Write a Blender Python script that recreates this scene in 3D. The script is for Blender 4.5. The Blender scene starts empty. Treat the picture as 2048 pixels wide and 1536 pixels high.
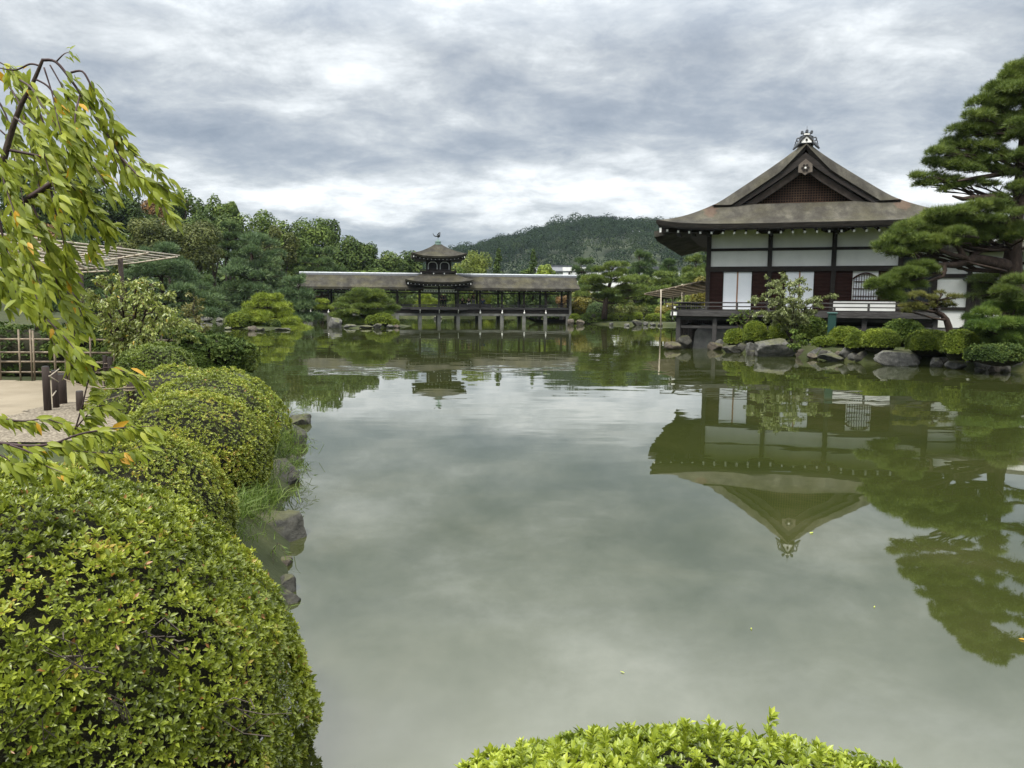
import bpy, bmesh, math, random
import numpy as np
from mathutils import Vector, Matrix

# ------------------------------------------------------------------ camera
scene = bpy.context.scene
F, EYE, PITCH, ROLL = 1538.0, 2.2, math.radians(6.17), math.radians(0.40)
_f = np.array([0, math.cos(PITCH), -math.sin(PITCH)])
_u0 = np.array([0, math.sin(PITCH), math.cos(PITCH)])
_r0 = np.array([1.0, 0, 0])
CR = math.cos(ROLL) * _r0 + math.sin(ROLL) * _u0
CU = -math.sin(ROLL) * _r0 + math.cos(ROLL) * _u0
cam_data = bpy.data.cameras.new('camera')
cam = bpy.data.objects.new('camera', cam_data)
scene.collection.objects.link(cam)
cam_data.sensor_width = 36.0
cam_data.lens = F / 2048 * 36
cam_data.clip_start, cam_data.clip_end = 0.05, 8000
cam.matrix_world = Matrix(((CR[0], CU[0], -_f[0], 0), (CR[1], CU[1], -_f[1], 0), (CR[2], CU[2], -_f[2], EYE), (0, 0, 0, 1)))
scene.camera = cam

def ray(px, py):
    return _f + (px - 1024) / F * CR - (py - 768) / F * CU
def W(px, py, Y):
    """world point seen at a photo pixel, at forward distance Y"""
    d = ray(px, py)
    return np.array([0, 0, EYE]) + d * (Y / d[1])
def Wz(px, py, z=0.0):
    """world point seen at a photo pixel on the level z"""
    d = ray(px, py)
    return np.array([0, 0, EYE]) + d * ((z - EYE) / d[2])

# ------------------------------------------------------------------ world, sun, exposure
SUN_EL, SUN_AZ = math.radians(62), math.radians(222)      # azimuth from +Y clockwise: behind the camera, to the left
world = bpy.data.worlds.new('World')
scene.world = world
world.use_nodes = True
nt = world.node_tree
for n in list(nt.nodes):
    nt.nodes.remove(n)
def N(tree, kind, **kw):
    n = tree.nodes.new(kind)
    for k, v in kw.items():
        setattr(n, k, v)
    return n
def M(tree, op, a, b=None, c=None, clamp=False):
    n = tree.nodes.new('ShaderNodeMath')
    n.operation = op
    n.use_clamp = clamp
    for i, v in enumerate((a, b, c)):
        if v is None:
            continue
        if isinstance(v, (int, float)):
            n.inputs[i].default_value = v
        else:
            tree.links.new(v, n.inputs[i])
    return n.outputs[0]
def ramp(tree, fac, stops, interp='LINEAR'):
    n = tree.nodes.new('ShaderNodeValToRGB')
    n.color_ramp.interpolation = interp
    el = n.color_ramp.elements
    while len(el) > 1:
        el.remove(el[0])
    el[0].position = stops[0][0]
    el[0].color = (*stops[0][1], 1)
    for p, c in stops[1:]:
        e = el.new(p)
        e.color = (*c, 1)
    tree.links.new(fac, n.inputs[0])
    return n.outputs[0]

L = nt.links
tc = N(nt, 'ShaderNodeTexCoord')
sep = N(nt, 'ShaderNodeSeparateXYZ')
L.new(tc.outputs['Generated'], sep.inputs[0])
dx, dy, dz = sep.outputs
zc = M(nt, 'MAXIMUM', dz, 0.0)
den = M(nt, 'ADD', zc, 0.22)
cpx, cpy = M(nt, 'DIVIDE', dx, den), M(nt, 'DIVIDE', dy, den)
comb = N(nt, 'ShaderNodeCombineXYZ')
L.new(cpx, comb.inputs[0]); L.new(M(nt, 'MULTIPLY', cpy, 1.1), comb.inputs[1])
def noise(tree, vec, scale, detail=6, rough=0.55, dist=0.0, off=None):
    n = N(tree, 'ShaderNodeTexNoise')
    n.inputs['Scale'].default_value = scale
    n.inputs['Detail'].default_value = detail
    n.inputs['Roughness'].default_value = rough
    n.inputs['Distortion'].default_value = dist
    if vec is not None:
        tree.links.new(vec, n.inputs['Vector'])
    return n
n_big = noise(nt, comb.outputs[0], 0.85, 8, 0.55, 0.25)
n_mid = noise(nt, comb.outputs[0], 3.8, 10, 0.66, 0.2)
n_warp = noise(nt, comb.outputs[0], 2.2, 5, 0.55)
wsep = N(nt, 'ShaderNodeSeparateColor')
L.new(n_warp.outputs['Color'], wsep.inputs[0])
deg = 180 / math.pi
az = M(nt, 'MULTIPLY', M(nt, 'ARCTAN2', dx, dy), deg)
el = M(nt, 'MULTIPLY', M(nt, 'ARCSINE', dz), deg)
azw = M(nt, 'ADD', az, M(nt, 'MULTIPLY', M(nt, 'SUBTRACT', wsep.outputs[0], 0.5), 14))
elw = M(nt, 'ADD', el, M(nt, 'MULTIPLY', M(nt, 'SUBTRACT', wsep.outputs[1], 0.5), 6))
t = M(nt, 'ADD', 0.36, M(nt, 'MULTIPLY', M(nt, 'SUBTRACT', n_big.outputs['Fac'], 0.5), 1.0))
t = M(nt, 'ADD', t, M(nt, 'MULTIPLY', M(nt, 'SUBTRACT', n_mid.outputs['Fac'], 0.5), 1.05))
# larger cloud banks, as directions in the sky (azimuth, elevation, half widths, lighter / darker)
for a0, e0, sa, se, am in ((-17, 16.0, 11, 3.6, .20), (-31, 20, 8, 5, .22), (-22, 11.6, 10, 2.2, -.18), (-14, 9.6, 9, 1.4, -.12),
                           (-6, 8.0, 10, 1.8, .22), (7, 7.6, 10, 2.1, .24), (-8, 4.4, 8, 1.3, -.30), (6, 12.6, 11, 2.4, -.16),
                           (0, 19.5, 10, 3.0, -.06), (26, 16.5, 7, 3.2, .20), (14, 9.4, 7, 1.3, .16), (-14.5, 6.3, 6, 1.3, .30),
                           (-25, 8.0, 6, 1.2, .10), (24, 10.5, 8, 1.8, -.06), (29, 7, 8, 2, .25), (8, 30, 22, 6, .22), (-12, 27, 9, 4, -.15)):
    q = M(nt, 'ADD', M(nt, 'POWER', M(nt, 'ABSOLUTE', M(nt, 'DIVIDE', M(nt, 'SUBTRACT', azw, a0), sa)), 2),
          M(nt, 'POWER', M(nt, 'ABSOLUTE', M(nt, 'DIVIDE', M(nt, 'SUBTRACT', elw, e0), se)), 2))
    t = M(nt, 'ADD', t, M(nt, 'MULTIPLY', M(nt, 'EXPONENT', M(nt, 'MULTIPLY', q, -1)), am))
cloud = ramp(nt, t, [(0.0, (.165, .19, .225)), (0.22, (.24, .266, .298)), (0.42, (.345, .368, .388)), (0.62, (.51, .535, .55)), (0.82, (.70, .715, .715)), (1.0, (.95, .95, .94))])
# the high overcast is brighter than the low one
gain = M(nt, 'ADD', 1.0, M(nt, 'MULTIPLY', M(nt, 'SMOOTH_MIN', M(nt, 'MAXIMUM', M(nt, 'DIVIDE', M(nt, 'SUBTRACT', el, 17), 22), 0), 1.0, 0.1), 2.4))
hi = M(nt, 'DIVIDE', M(nt, 'SUBTRACT', el, 19), 16, clamp=True)
cm = N(nt, 'ShaderNodeMix', data_type='RGBA')
nt.links.new(M(nt, 'MULTIPLY', hi, .80), cm.inputs[0]); nt.links.new(cloud, cm.inputs[6]); cm.inputs[7].default_value = (.60, .60, .565, 1)
cloud = cm.outputs[2]
sky = N(nt, 'ShaderNodeTexSky', sky_type='NISHITA')
sky.sun_disc = False
sky.sun_elevation = SUN_EL
sky.sun_rotation = SUN_AZ
bg1 = N(nt, 'ShaderNodeBackground'); bg1.inputs[1].default_value = 0.08
L.new(sky.outputs[0], bg1.inputs[0])
bg2 = N(nt, 'ShaderNodeBackground')
L.new(cloud, bg2.inputs[0]); L.new(gain, bg2.inputs[1])
mixw = N(nt, 'ShaderNodeMixShader')
cover = M(nt, 'ADD', 0.86, M(nt, 'MULTIPLY', t, 0.16), clamp=True)
L.new(cover, mixw.inputs[0]); L.new(bg1.outputs[0], mixw.inputs[1]); L.new(bg2.outputs[0], mixw.inputs[2])
wout = N(nt, 'ShaderNodeOutputWorld')
L.new(mixw.outputs[0], wout.inputs[0])

sun_data = bpy.data.lights.new('sun', 'SUN')
sun_data.energy = 2.6
sun_data.angle = math.radians(12)
sun_data.color = (1.0, 0.95, 0.86)
sun = bpy.data.objects.new('sun', sun_data)
scene.collection.objects.link(sun)
sd_ = Vector((math.sin(SUN_AZ) * math.cos(SUN_EL), math.cos(SUN_AZ) * math.cos(SUN_EL), math.sin(SUN_EL)))
sun.rotation_euler = sd_.to_track_quat('Z', 'Y').to_euler()

vs = scene.view_settings
vs.view_transform = 'Standard'
vs.look = 'None'
vs.exposure = 0.88
vs.gamma = 1.0
scene.cycles.max_bounces = 6
scene.cycles.diffuse_bounces = 3
scene.cycles.glossy_bounces = 3
scene.cycles.transmission_bounces = 4
scene.cycles.transparent_max_bounces = 4
scene.cycles.caustics_reflective = False
scene.cycles.caustics_refractive = False

# ------------------------------------------------------------------ helpers
rng = np.random.default_rng(7)
random.seed(7)
COL = scene.collection

def vnoise(p, seed=0):
    """smooth value noise in [0,1] for an (n,3) array"""
    p = np.asarray(p, float)
    i = np.floor(p).astype(np.int64)
    fr = p - i
    fr = fr * fr * (3 - 2 * fr)
    def h(ix, iy, iz):
        n = (ix * 374761393 + iy * 668265263 + iz * 2147483647 + seed * 1274126177) & 0xffffffff
        n = ((n ^ (n >> 13)) * 1274126177) & 0xffffffff
        n = (n ^ (n >> 16)) & 0xffffffff
        return (n & 0xffff) / 65535.0
    r = 0
    for a in (0, 1):
        for b in (0, 1):
            for c in (0, 1):
                w = (fr[:, 0] if a else 1 - fr[:, 0]) * (fr[:, 1] if b else 1 - fr[:, 1]) * (fr[:, 2] if c else 1 - fr[:, 2])
                r = r + w * h(i[:, 0] + a, i[:, 1] + b, i[:, 2] + c)
    return r
def fbm(p, octv=4, seed=0):
    r, a, s = 0, 0.5, 1.0
    for k in range(octv):
        r = r + a * (vnoise(np.asarray(p) * s + 17.3 * k, seed + k) - 0.5)
        a *= 0.5
        s *= 2.03
    return r
def unit(v):
    return v / np.maximum(np.linalg.norm(v, axis=-1, keepdims=True), 1e-9)

def link(o, parent=None):
    COL.objects.link(o)
    if parent is not None:
        o.parent = parent
    return o
def mesh_obj(name, verts, faces, mat, parent=None, smooth=False, tint=None):
    """ONE mesh object. faces: an (m,k) array or a list of index lists"""
    me = bpy.data.meshes.new(name)
    verts = np.asarray(verts, np.float32).reshape(-1, 3)
    if isinstance(faces, np.ndarray):
        k = faces.shape[1]
        me.vertices.add(len(verts)); me.vertices.foreach_set('co', verts.ravel())
        me.loops.add(faces.size); me.loops.foreach_set('vertex_index', faces.astype(np.int32).ravel())
        me.polygons.add(len(faces))
        me.polygons.foreach_set('loop_start', np.arange(0, faces.size, k, dtype=np.int32))
        me.update(calc_edges=True)
    else:
        me.from_pydata([tuple(map(float, v)) for v in verts], [], [tuple(int(i) for i in f) for f in faces])
        me.update()
    if smooth:
        me.polygons.foreach_set('use_smooth', np.ones(len(me.polygons), bool))
    if tint is not None:
        at = me.attributes.new('tint', 'FLOAT', 'FACE')
        at.data.foreach_set('value', np.asarray(tint, np.float32))
    if mat is not None:
        me.materials.append(mat)
    return link(bpy.data.objects.new(name, me), parent)
def tag(o, label=None, cat=None, group=None, kind=None):
    if label: o['label'] = label
    if cat: o['category'] = cat
    if group: o['group'] = group
    if kind: o['kind'] = kind
    return o
def thing(name, loc, label, cat, group=None, rz=0.0):
    o = bpy.data.objects.new(name, None)
    o.empty_display_size = 0.2
    o.location = [float(v) for v in loc]
    o.rotation_euler = (0, 0, rz)
    link(o)
    return tag(o, label, cat, group)
def copy_tree(o, parent=None):
    c = o.copy()
    COL.objects.link(c)
    c.parent = parent
    for ch in list(o.children):
        copy_tree(ch, c)
    return c

class MB:
    """collects simple solids into one mesh"""
    def __init__(s):
        s.v, s.f = [], []
    def add(s, v, f):
        n = len(s.v)
        s.v += [tuple(map(float, p)) for p in v]
        s.f += [tuple(n + i for i in q) for q in f]
        return s
    def box(s, x0, x1, y0, y1, z0, z1):
        return s.add([(x0, y0, z0), (x1, y0, z0), (x1, y1, z0), (x0, y1, z0), (x0, y0, z1), (x1, y0, z1), (x1, y1, z1), (x0, y1, z1)],
                     [(0, 3, 2, 1), (4, 5, 6, 7), (0, 1, 5, 4), (1, 2, 6, 5), (2, 3, 7, 6), (3, 0, 4, 7)])
    def bar(s, p, q, w, h, up=(0, 0, 1)):
        p, q = Vector(p), Vector(q)
        d = (q - p).normalized()
        a = d.cross(Vector(up))
        if a.length < 1e-4: a = d.cross(Vector((0, 1, 0)))
        a.normalize()
        b = a.cross(d)
        c = [(-w / 2, -h / 2), (w / 2, -h / 2), (w / 2, h / 2), (-w / 2, h / 2)]
        v = [p + a * i + b * j for i, j in c] + [q + a * i + b * j for i, j in c]
        return s.add(v, [(0, 3, 2, 1), (4, 5, 6, 7), (0, 1, 5, 4), (1, 2, 6, 5), (2, 3, 7, 6), (3, 0, 4, 7)])
    def tube(s, pts, rad, n=7, caps=True):
        pts = [Vector([float(c) for c in p]) for p in pts]
        if not hasattr(rad, '__len__'): rad = [rad] * len(pts)
        a = None
        base = len(s.v)
        for i, p in enumerate(pts):
            d = (pts[min(i + 1, len(pts) - 1)] - pts[max(i - 1, 0)]).normalized()
            if a is None:
                a = d.cross(Vector((0, 0, 1)))
                if a.length < 1e-3: a = d.cross(Vector((1, 0, 0)))
            a = (a - d * a.dot(d)).normalized()
            b = d.cross(a)
            for k in range(n):
                t = 2 * math.pi * k / n
                s.v.append(tuple(p + (a * math.cos(t) + b * math.sin(t)) * rad[i]))
        for i in range(len(pts) - 1):
            for k in range(n):
                k2 = (k + 1) % n
                s.f.append((base + i * n + k, base + i * n + k2, base + (i + 1) * n + k2, base + (i + 1) * n + k))
        if caps:
            s.f.append(tuple(base + k for k in reversed(range(n))))
            s.f.append(tuple(base + (len(pts) - 1) * n + k for k in range(n)))
        return s
    def lathe(s, prof, n=14, c=(0, 0, 0)):
        base = len(s.v)
        for r, z in prof:
            for k in range(n):
                t = 2 * math.pi * k / n
                s.v.append((c[0] + r * math.cos(t), c[1] + r * math.sin(t), c[2] + z))
        for i in range(len(prof) - 1):
            for k in range(n):
                k2 = (k + 1) % n
                s.f.append((base + i * n + k, base + i * n + k2, base + (i + 1) * n + k2, base + (i + 1) * n + k))
        return s
    def prism(s, poly, y0, y1):
        """closed polygon in x,z extruded along y"""
        n = len(poly)
        v = [(x, y0, z) for x, z in poly] + [(x, y1, z) for x, z in poly]
        f = [tuple(range(n)), tuple(reversed(range(n, 2 * n)))] + [(i, n + i, n + (i + 1) % n, (i + 1) % n) for i in range(n)]
        return s.add(v, f)
    def build(s, name, mat, parent=None, smooth=False, bevel=0.0):
        o = mesh_obj(name, s.v, s.f, mat, parent, smooth)
        if bevel:
            m = o.modifiers.new('edge', 'BEVEL'); m.width = bevel; m.segments = 1; m.limit_method = 'ANGLE'
        return o
def box(name, mat, parent, *a, bevel=0.0):
    return MB().box(*a).build(name, mat, parent, bevel=bevel)

# ------------------------------------------------------------------ materials
MATS = {}
def principled(name):
    m = bpy.data.materials.new(name)
    m.use_nodes = True
    t = m.node_tree
    b = t.nodes['Principled BSDF']
    MATS[name] = m
    return m, t, b
def surf(name, stops, scale=4.0, detail=6, rough=0.8, bump=0.0, bscale=None, stretch=(1, 1, 1), spec=0.3, dist=0.0, coord='Object'):
    """base colour from a noise ramp, with optional bump"""
    m, t, b = principled(name)
    c = N(t, 'ShaderNodeTexCoord')
    mp = N(t, 'ShaderNodeMapping')
    mp.inputs['Scale'].default_value = stretch
    t.links.new(c.outputs[coord], mp.inputs[0])
    n = noise(t, mp.outputs[0], scale, detail, 0.62, dist)
    t.links.new(ramp(t, n.outputs['Fac'], stops), b.inputs['Base Color'])
    b.inputs['Roughness'].default_value = rough
    b.inputs['Specular IOR Level'].default_value = spec
    if bump:
        n2 = noise(t, mp.outputs[0], bscale or scale * 4, 5, 0.6)
        bp = N(t, 'ShaderNodeBump')
        bp.inputs['Strength'].default_value = 0.8
        bp.inputs['Distance'].default_value = bump
        t.links.new(n2.outputs['Fac'], bp.inputs['Height'])
        t.links.new(bp.outputs[0], b.inputs['Normal'])
    return m
def foliage(name, stops, trans=0.30, rough=0.5, spec=0.35, big=0.0):
    """leaves: colour from each leaf's own tint, some light passing through"""
    m, t, b = principled(name)
    at = N(t, 'ShaderNodeAttribute', attribute_name='tint')
    col = ramp(t, at.outputs['Fac'], stops)
    t.links.new(col, b.inputs['Base Color'])
    b.inputs['Roughness'].default_value = rough
    b.inputs['Specular IOR Level'].default_value = spec
    tr = N(t, 'ShaderNodeBsdfTranslucent')
    t.links.new(col, tr.inputs[0])
    mx = N(t, 'ShaderNodeMixShader')
    mx.inputs[0].default_value = trans
    t.links.new(b.outputs[0], mx.inputs[1]); t.links.new(tr.outputs[0], mx.inputs[2])
    t.links.new(mx.outputs[0], t.nodes['Material Output'].inputs[0])
    return m

timber = surf('dark_timber', [(.3, (.010, .008, .007)), (.55, (.020, .016, .014)), (.75, (.036, .030, .026))], 3, rough=.75, stretch=(1, 1, 6), bump=.004)
wood_grey = surf('weathered_timber', [(.3, (.022, .021, .021)), (.55, (.045, .043, .043)), (.75, (.080, .077, .075))], 2.5, rough=.8, stretch=(1, 4, 8), bump=.004)
red_wood = surf('red_brown_timber', [(.3, (.018, .006, .005)), (.55, (.034, .012, .009)), (.75, (.055, .022, .016))], 3, rough=.6, stretch=(1, 1, 5))
lattice_wood = surf('brown_lattice_wood', [(.3, (.04, .020, .012)), (.5, (.085, .046, .028)), (.75, (.14, .09, .06))], 1.2, rough=.7)
plaster = surf('white_plaster', [(.3, (.66, .67, .65)), (.6, (.76, .77, .75)), (.8, (.80, .80, .79))], 1.2, rough=.9)
paper = surf('white_door_paper', [(.3, (.72, .76, .82)), (.7, (.80, .83, .88))], 1.5, rough=.8)
tan_wood = surf('tan_wood', [(.3, (.26, .14, .09)), (.7, (.36, .21, .14))], 3, rough=.6)
white_paint = surf('white_end_paint', [(.3, (.68, .68, .66)), (.7, (.80, .80, .78))], 6, rough=.6)
stone = surf('grey_stone', [(.3, (.090, .090, .086)), (.55, (.150, .150, .143)), (.78, (.240, .232, .217))], 2.2, rough=.9, bump=.012)
pale_stone = surf('pale_stone', [(.3, (.092, .092, .086)), (.55, (.147, .147, .137)), (.78, (.220, .220, .208))], 1.5, rough=.9, bump=.01)
tile = surf('grey_tile', [(.3, (.035, .040, .048)), (.6, (.065, .072, .084)), (.8, (.12, .13, .15))], 5, rough=.5, spec=.5)
tile_pale = surf('pale_ridge_tile', [(.3, (.30, .33, .36)), (.7, (.48, .51, .54))], 4, rough=.45, spec=.5)
bark = surf('bark', [(.3, (.020, .014, .011)), (.55, (.045, .032, .025)), (.78, (.085, .064, .05))], 6, rough=.95, bump=.03, stretch=(1, 1, .35))
pine_bark = surf('pine_bark', [(.3, (.018, .012, .009)), (.55, (.040, .027, .021)), (.78, (.085, .058, .045))], 7, rough=.95, bump=.03, stretch=(1, 1, .5))
twig = surf('twig', [(.3, (.028, .016, .018)), (.7, (.060, .036, .036))], 20, rough=.7)
shade_core = surf('shaded_core', [(.3, (.009, .010, .004)), (.6, (.019, .019, .009)), (.8, (.038, .032, .020))], 9, rough=1.0, bump=.03)  # near-black tones put the shade inside the bushes into the colour
bamboo = surf('old_bamboo', [(.3, (.20, .17, .13)), (.55, (.33, .29, .23)), (.8, (.46, .42, .36))], 5, rough=.5, stretch=(1, 1, 1))
bamboo_dark = surf('aged_bamboo', [(.3, (.11, .085, .06)), (.55, (.20, .16, .115)), (.8, (.30, .25, .19))], 6, rough=.6)
rope_mat = surf('straw_rope', [(.3, (.14, .11, .075)), (.7, (.25, .21, .15))], 40, rough=.9)
post_wood = surf('dark_post_wood', [(.3, (.016, .010, .008)), (.6, (.032, .022, .018)), (.8, (.06, .045, .038))], 9, rough=.8, stretch=(1, 1, .3), bump=.006)
copper = surf('green_copper', [(.3, (.07, .11, .10)), (.7, (.16, .24, .21))], 6, rough=.6)
green_paint = surf('green_metal_paint', [(.3, (.007, .034, .029)), (.7, (.010, .046, .038))], 3, rough=.4, spec=.5)
green_light = surf('pale_green_lid', [(.3, (.05, .12, .11)), (.7, (.07, .16, .15))], 3, rough=.4)
bronze = surf('dark_bronze', [(.3, (.012, .014, .016)), (.7, (.03, .034, .036))], 6, rough=.5)

# thatch of cypress bark: grey brown, mottled, moss and pale weathering in long runs down the slope, rusty worn patches
def thatch_material(name, moss=0.35, rust=None, k=1.0):
    m, t, b = principled(name)
    c = N(t, 'ShaderNodeTexCoord')
    mp = N(t, 'ShaderNodeMapping'); mp.inputs['Scale'].default_value = (1.2, .6, .6)
    t.links.new(c.outputs['Object'], mp.inputs[0])
    n1 = noise(t, mp.outputs[0], 1.3, 8, .68)
    base = ramp(t, n1.outputs['Fac'], [(p_, tuple(q * k for q in c_)) for p_, c_ in ((.30, (.026, .024, .021)), (.46, (.046, .043, .037)), (.58, (.070, .066, .056)), (.74, (.125, .118, .096)))])
    n2 = noise(t, c.outputs['Object'], 0.55, 5, .6)
    mk = ramp(t, n2.outputs['Fac'], [(.47, (0, 0, 0)), (.66, (moss, moss, moss))])
    mx = N(t, 'ShaderNodeMix', data_type='RGBA')
    t.links.new(mk, mx.inputs[0])
    t.links.new(base, mx.inputs[6]); mx.inputs[7].default_value = (.085, .078, .038, 1)
    col = mx.outputs[2]
    n3 = noise(t, c.outputs['Object'], 26, 4, .7)
    g = N(t, 'ShaderNodeMix', data_type='RGBA', blend_type='MULTIPLY')
    g.inputs[0].default_value = .75
    t.links.new(col, g.inputs[6]); t.links.new(ramp(t, n3.outputs['Fac'], [(.3, (.55, .55, .55)), (.7, (1.25, 1.25, 1.22))]), g.inputs[7])
    col = g.outputs[2]
    if rust:
        sp = N(t, 'ShaderNodeSeparateXYZ'); t.links.new(c.outputs['Object'], sp.inputs[0])
        for (x0, y0, z0, rx, ry, rz) in rust:
            q = None
            for ax, (o0, rr) in enumerate(((x0, rx), (y0, ry), (z0, rz))):
                e = M(t, 'POWER', M(t, 'ABSOLUTE', M(t, 'DIVIDE', M(t, 'SUBTRACT', sp.outputs[ax], o0), rr)), 2)
                q = e if q is None else M(t, 'ADD', q, e)
            q = M(t, 'MULTIPLY', M(t, 'SUBTRACT', M(t, 'ADD', 1.0, M(t, 'MULTIPLY', M(t, 'SUBTRACT', n1.outputs['Fac'], .5), 4.5)), q), 2.2, clamp=True)
            r = N(t, 'ShaderNodeMix', data_type='RGBA')
            t.links.new(M(t, 'MULTIPLY', q, .26), r.inputs[0])
            t.links.new(col, r.inputs[6]); r.inputs[7].default_value = (.12, .05, .036, 1)
            col = r.outputs[2]
    t.links.new(col, b.inputs['Base Color'])
    b.inputs['Roughness'].default_value = .95
    b.inputs['Specular IOR Level'].default_value = .15
    bp = N(t, 'ShaderNodeBump'); bp.inputs['Distance'].default_value = .03; bp.inputs['Strength'].default_value = .8
    t.links.new(n3.outputs['Fac'], bp.inputs['Height']); t.links.new(bp.outputs[0], b.inputs['Normal'])
    return m
thatch = thatch_material('bark_thatch', .30, [(.05, .1, 6.6, .35, 1.2, .6), (8.35, .1, 6.6, .4, 1.2, .6)])
thatch_bridge = thatch_material('bridge_bark_thatch', .45, None, .72)

# leaves (each leaf has its own shade: old dark leaf .. fresh yellow-green leaf)
lf_azalea = foliage('azalea_leaf', [(0, (.055, .075, .010)), (.35, (.14, .18, .018)), (.7, (.26, .31, .030)), (.95, (.38, .41, .055)), (.985, (.30, .14, .04))], .34, .36, .5)
lf_azalea_olive = foliage('olive_azalea_leaf', [(0, (.065, .085, .012)), (.4, (.16, .20, .022)), (.8, (.29, .32, .036)), (1, (.34, .22, .05))], .30, .42, .4)
lf_moss = foliage('clipped_bush_leaf', [(0, (.048, .072, .010)), (.5, (.120, .168, .017)), (1, (.252, .300, .034))], .22, .6, .25)
lf_dark = foliage('dark_evergreen_leaf', [(0, (.023, .042, .012)), (.5, (.056, .089, .021)), (1, (.123, .158, .035))], .15, .6, .12)
lf_mid = foliage('mid_green_leaf', [(0, (.036, .062, .014)), (.5, (.081, .125, .025)), (1, (.163, .202, .042))], .20, .6, .12)
lf_olive = foliage('olive_maple_leaf', [(0, (.036, .050, .012)), (.5, (.080, .098, .020)), (1, (.15, .155, .032))], .25, .55, .25)
lf_pale = foliage('pale_green_leaf', [(0, (.066, .094, .017)), (.5, (.144, .186, .026)), (1, (.252, .288, .048))], .30, .5, .3)
lf_bright = foliage('bright_green_leaf', [(0, (.07, .11, .012)), (.5, (.16, .22, .022)), (1, (.28, .32, .045))], .32, .5, .3)
lf_rust = foliage('rusty_maple_leaf', [(0, (.084, .054, .018)), (.5, (.156, .090, .030)), (1, (.240, .120, .042))], .25, .55, .25)
lf_yellow = foliage('yellowing_maple_leaf', [(0, (.07, .075, .012)), (.5, (.16, .15, .02)), (1, (.27, .19, .035))], .3, .5, .3)
nd_dark = foliage('dark_pine_needle', [(0, (.030, .057, .018)), (.5, (.062, .107, .030)), (1, (.125, .175, .045))], .12, .5, .3)
nd_mid = foliage('pine_needle', [(0, (.044, .073, .014)), (.5, (.107, .153, .028)), (1, (.197, .241, .045))], .15, .5, .3)
nd_soft = foliage('soft_blue_pine_needle', [(0, (.042, .075, .031)), (.5, (.083, .137, .052)), (1, (.143, .195, .072))], .15, .5, .3)
nd_bright = foliage('fresh_pine_needle', [(0, (.09, .13, .014)), (.5, (.20, .26, .026)), (1, (.33, .37, .05))], .25, .5, .3)
lf_hill = foliage('hill_forest_leaf', [(0, (.007, .015, .005)), (.5, (.015, .028, .009)), (1, (.036, .050, .015))], .1, .8, .02)
lf_cherry = foliage('cherry_leaf', [(0, (.100, .135, .019)), (.4, (.182, .229, .021)), (.86, (.293, .328, .031)), (.94, (.328, .328, .035)), (.96, (.585, .386, .023)), (1, (.468, .234, .023))], .45, .46, .30)
lf_willow = foliage('drooping_shrub_leaf', [(0, (.07, .09, .026)), (.5, (.15, .185, .055)), (1, (.27, .30, .12))], .3, .4, .5)
gr_blade = foliage('grass_blade', [(0, (.05, .09, .012)), (.5, (.11, .17, .03)), (1, (.20, .25, .07))], .35, .5, .3)

# ground: earth, moss and short grass
ground_mat = surf('mossy_ground', [(.30, (.014, .020, .006)), (.48, (.026, .034, .010)), (.62, (.042, .046, .016)), (.80, (.070, .060, .034))], .9, 8, rough=1.0, bump=.03, bscale=9)
path_mat = surf('sand_path', [(.3, (.136, .115, .081)), (.5, (.186, .158, .115)), (.75, (.236, .205, .155))], .8, 9, rough=1.0, bump=.008, bscale=60)
gravel_mat = surf('gravel', [(.35, (.060, .050, .036)), (.5, (.135, .115, .088)), (.66, (.24, .21, .165))], 28, 3, rough=1.0, bump=.02, bscale=28)
hill_mat = surf('hill_earth', [(.3, (.016, .024, .012)), (.7, (.04, .05, .022))], .05, rough=1.0)

def rock_material(name, stops, moss=.5):
    m, t, b = principled(name)
    c = N(t, 'ShaderNodeTexCoord')
    n1 = noise(t, c.outputs['Object'], 4.5, 10, .72, .3)
    col = ramp(t, n1.outputs['Fac'], stops)
    n2 = noise(t, c.outputs['Object'], 1.8, 6, .6)
    geo = N(t, 'ShaderNodeNewGeometry')
    sp = N(t, 'ShaderNodeSeparateXYZ'); t.links.new(geo.outputs['Normal'], sp.inputs[0])
    up = M(t, 'MULTIPLY', M(t, 'SUBTRACT', M(t, 'ADD', sp.outputs[2], M(t, 'MULTIPLY', n2.outputs['Fac'], 1.6)), 1.45), 3.0, clamp=True)
    mx = N(t, 'ShaderNodeMix', data_type='RGBA')
    t.links.new(M(t, 'MULTIPLY', up, moss), mx.inputs[0])
    t.links.new(col, mx.inputs[6]); mx.inputs[7].default_value = (.075, .08, .022, 1)
    t.links.new(mx.outputs[2], b.inputs['Base Color'])
    b.inputs['Roughness'].default_value = .85
    b.inputs['Specular IOR Level'].default_value = .3
    bp = N(t, 'ShaderNodeBump'); bp.inputs['Distance'].default_value = .05; bp.inputs['Strength'].default_value = .9
    n3 = noise(t, c.outputs['Object'], 9, 8, .7)
    t.links.new(n3.outputs['Fac'], bp.inputs['Height']); t.links.new(bp.outputs[0], b.inputs['Normal'])
    return m
rock_grey = rock_material('grey_rock', [(.3, (.035, .035, .034)), (.5, (.081, .081, .076)), (.64, (.142, .138, .128)), (.78, (.338, .331, .311))], .65)
rock_brown = rock_material('brown_rock', [(.3, (.036, .031, .025)), (.5, (.081, .068, .055)), (.66, (.156, .135, .111)), (.8, (.338, .305, .260))], .6)
rock_dark = rock_material('dark_rock', [(.3, (.018, .018, .016)), (.5, (.044, .043, .037)), (.66, (.080, .078, .066)), (.8, (.17, .165, .14))], .55)

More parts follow.
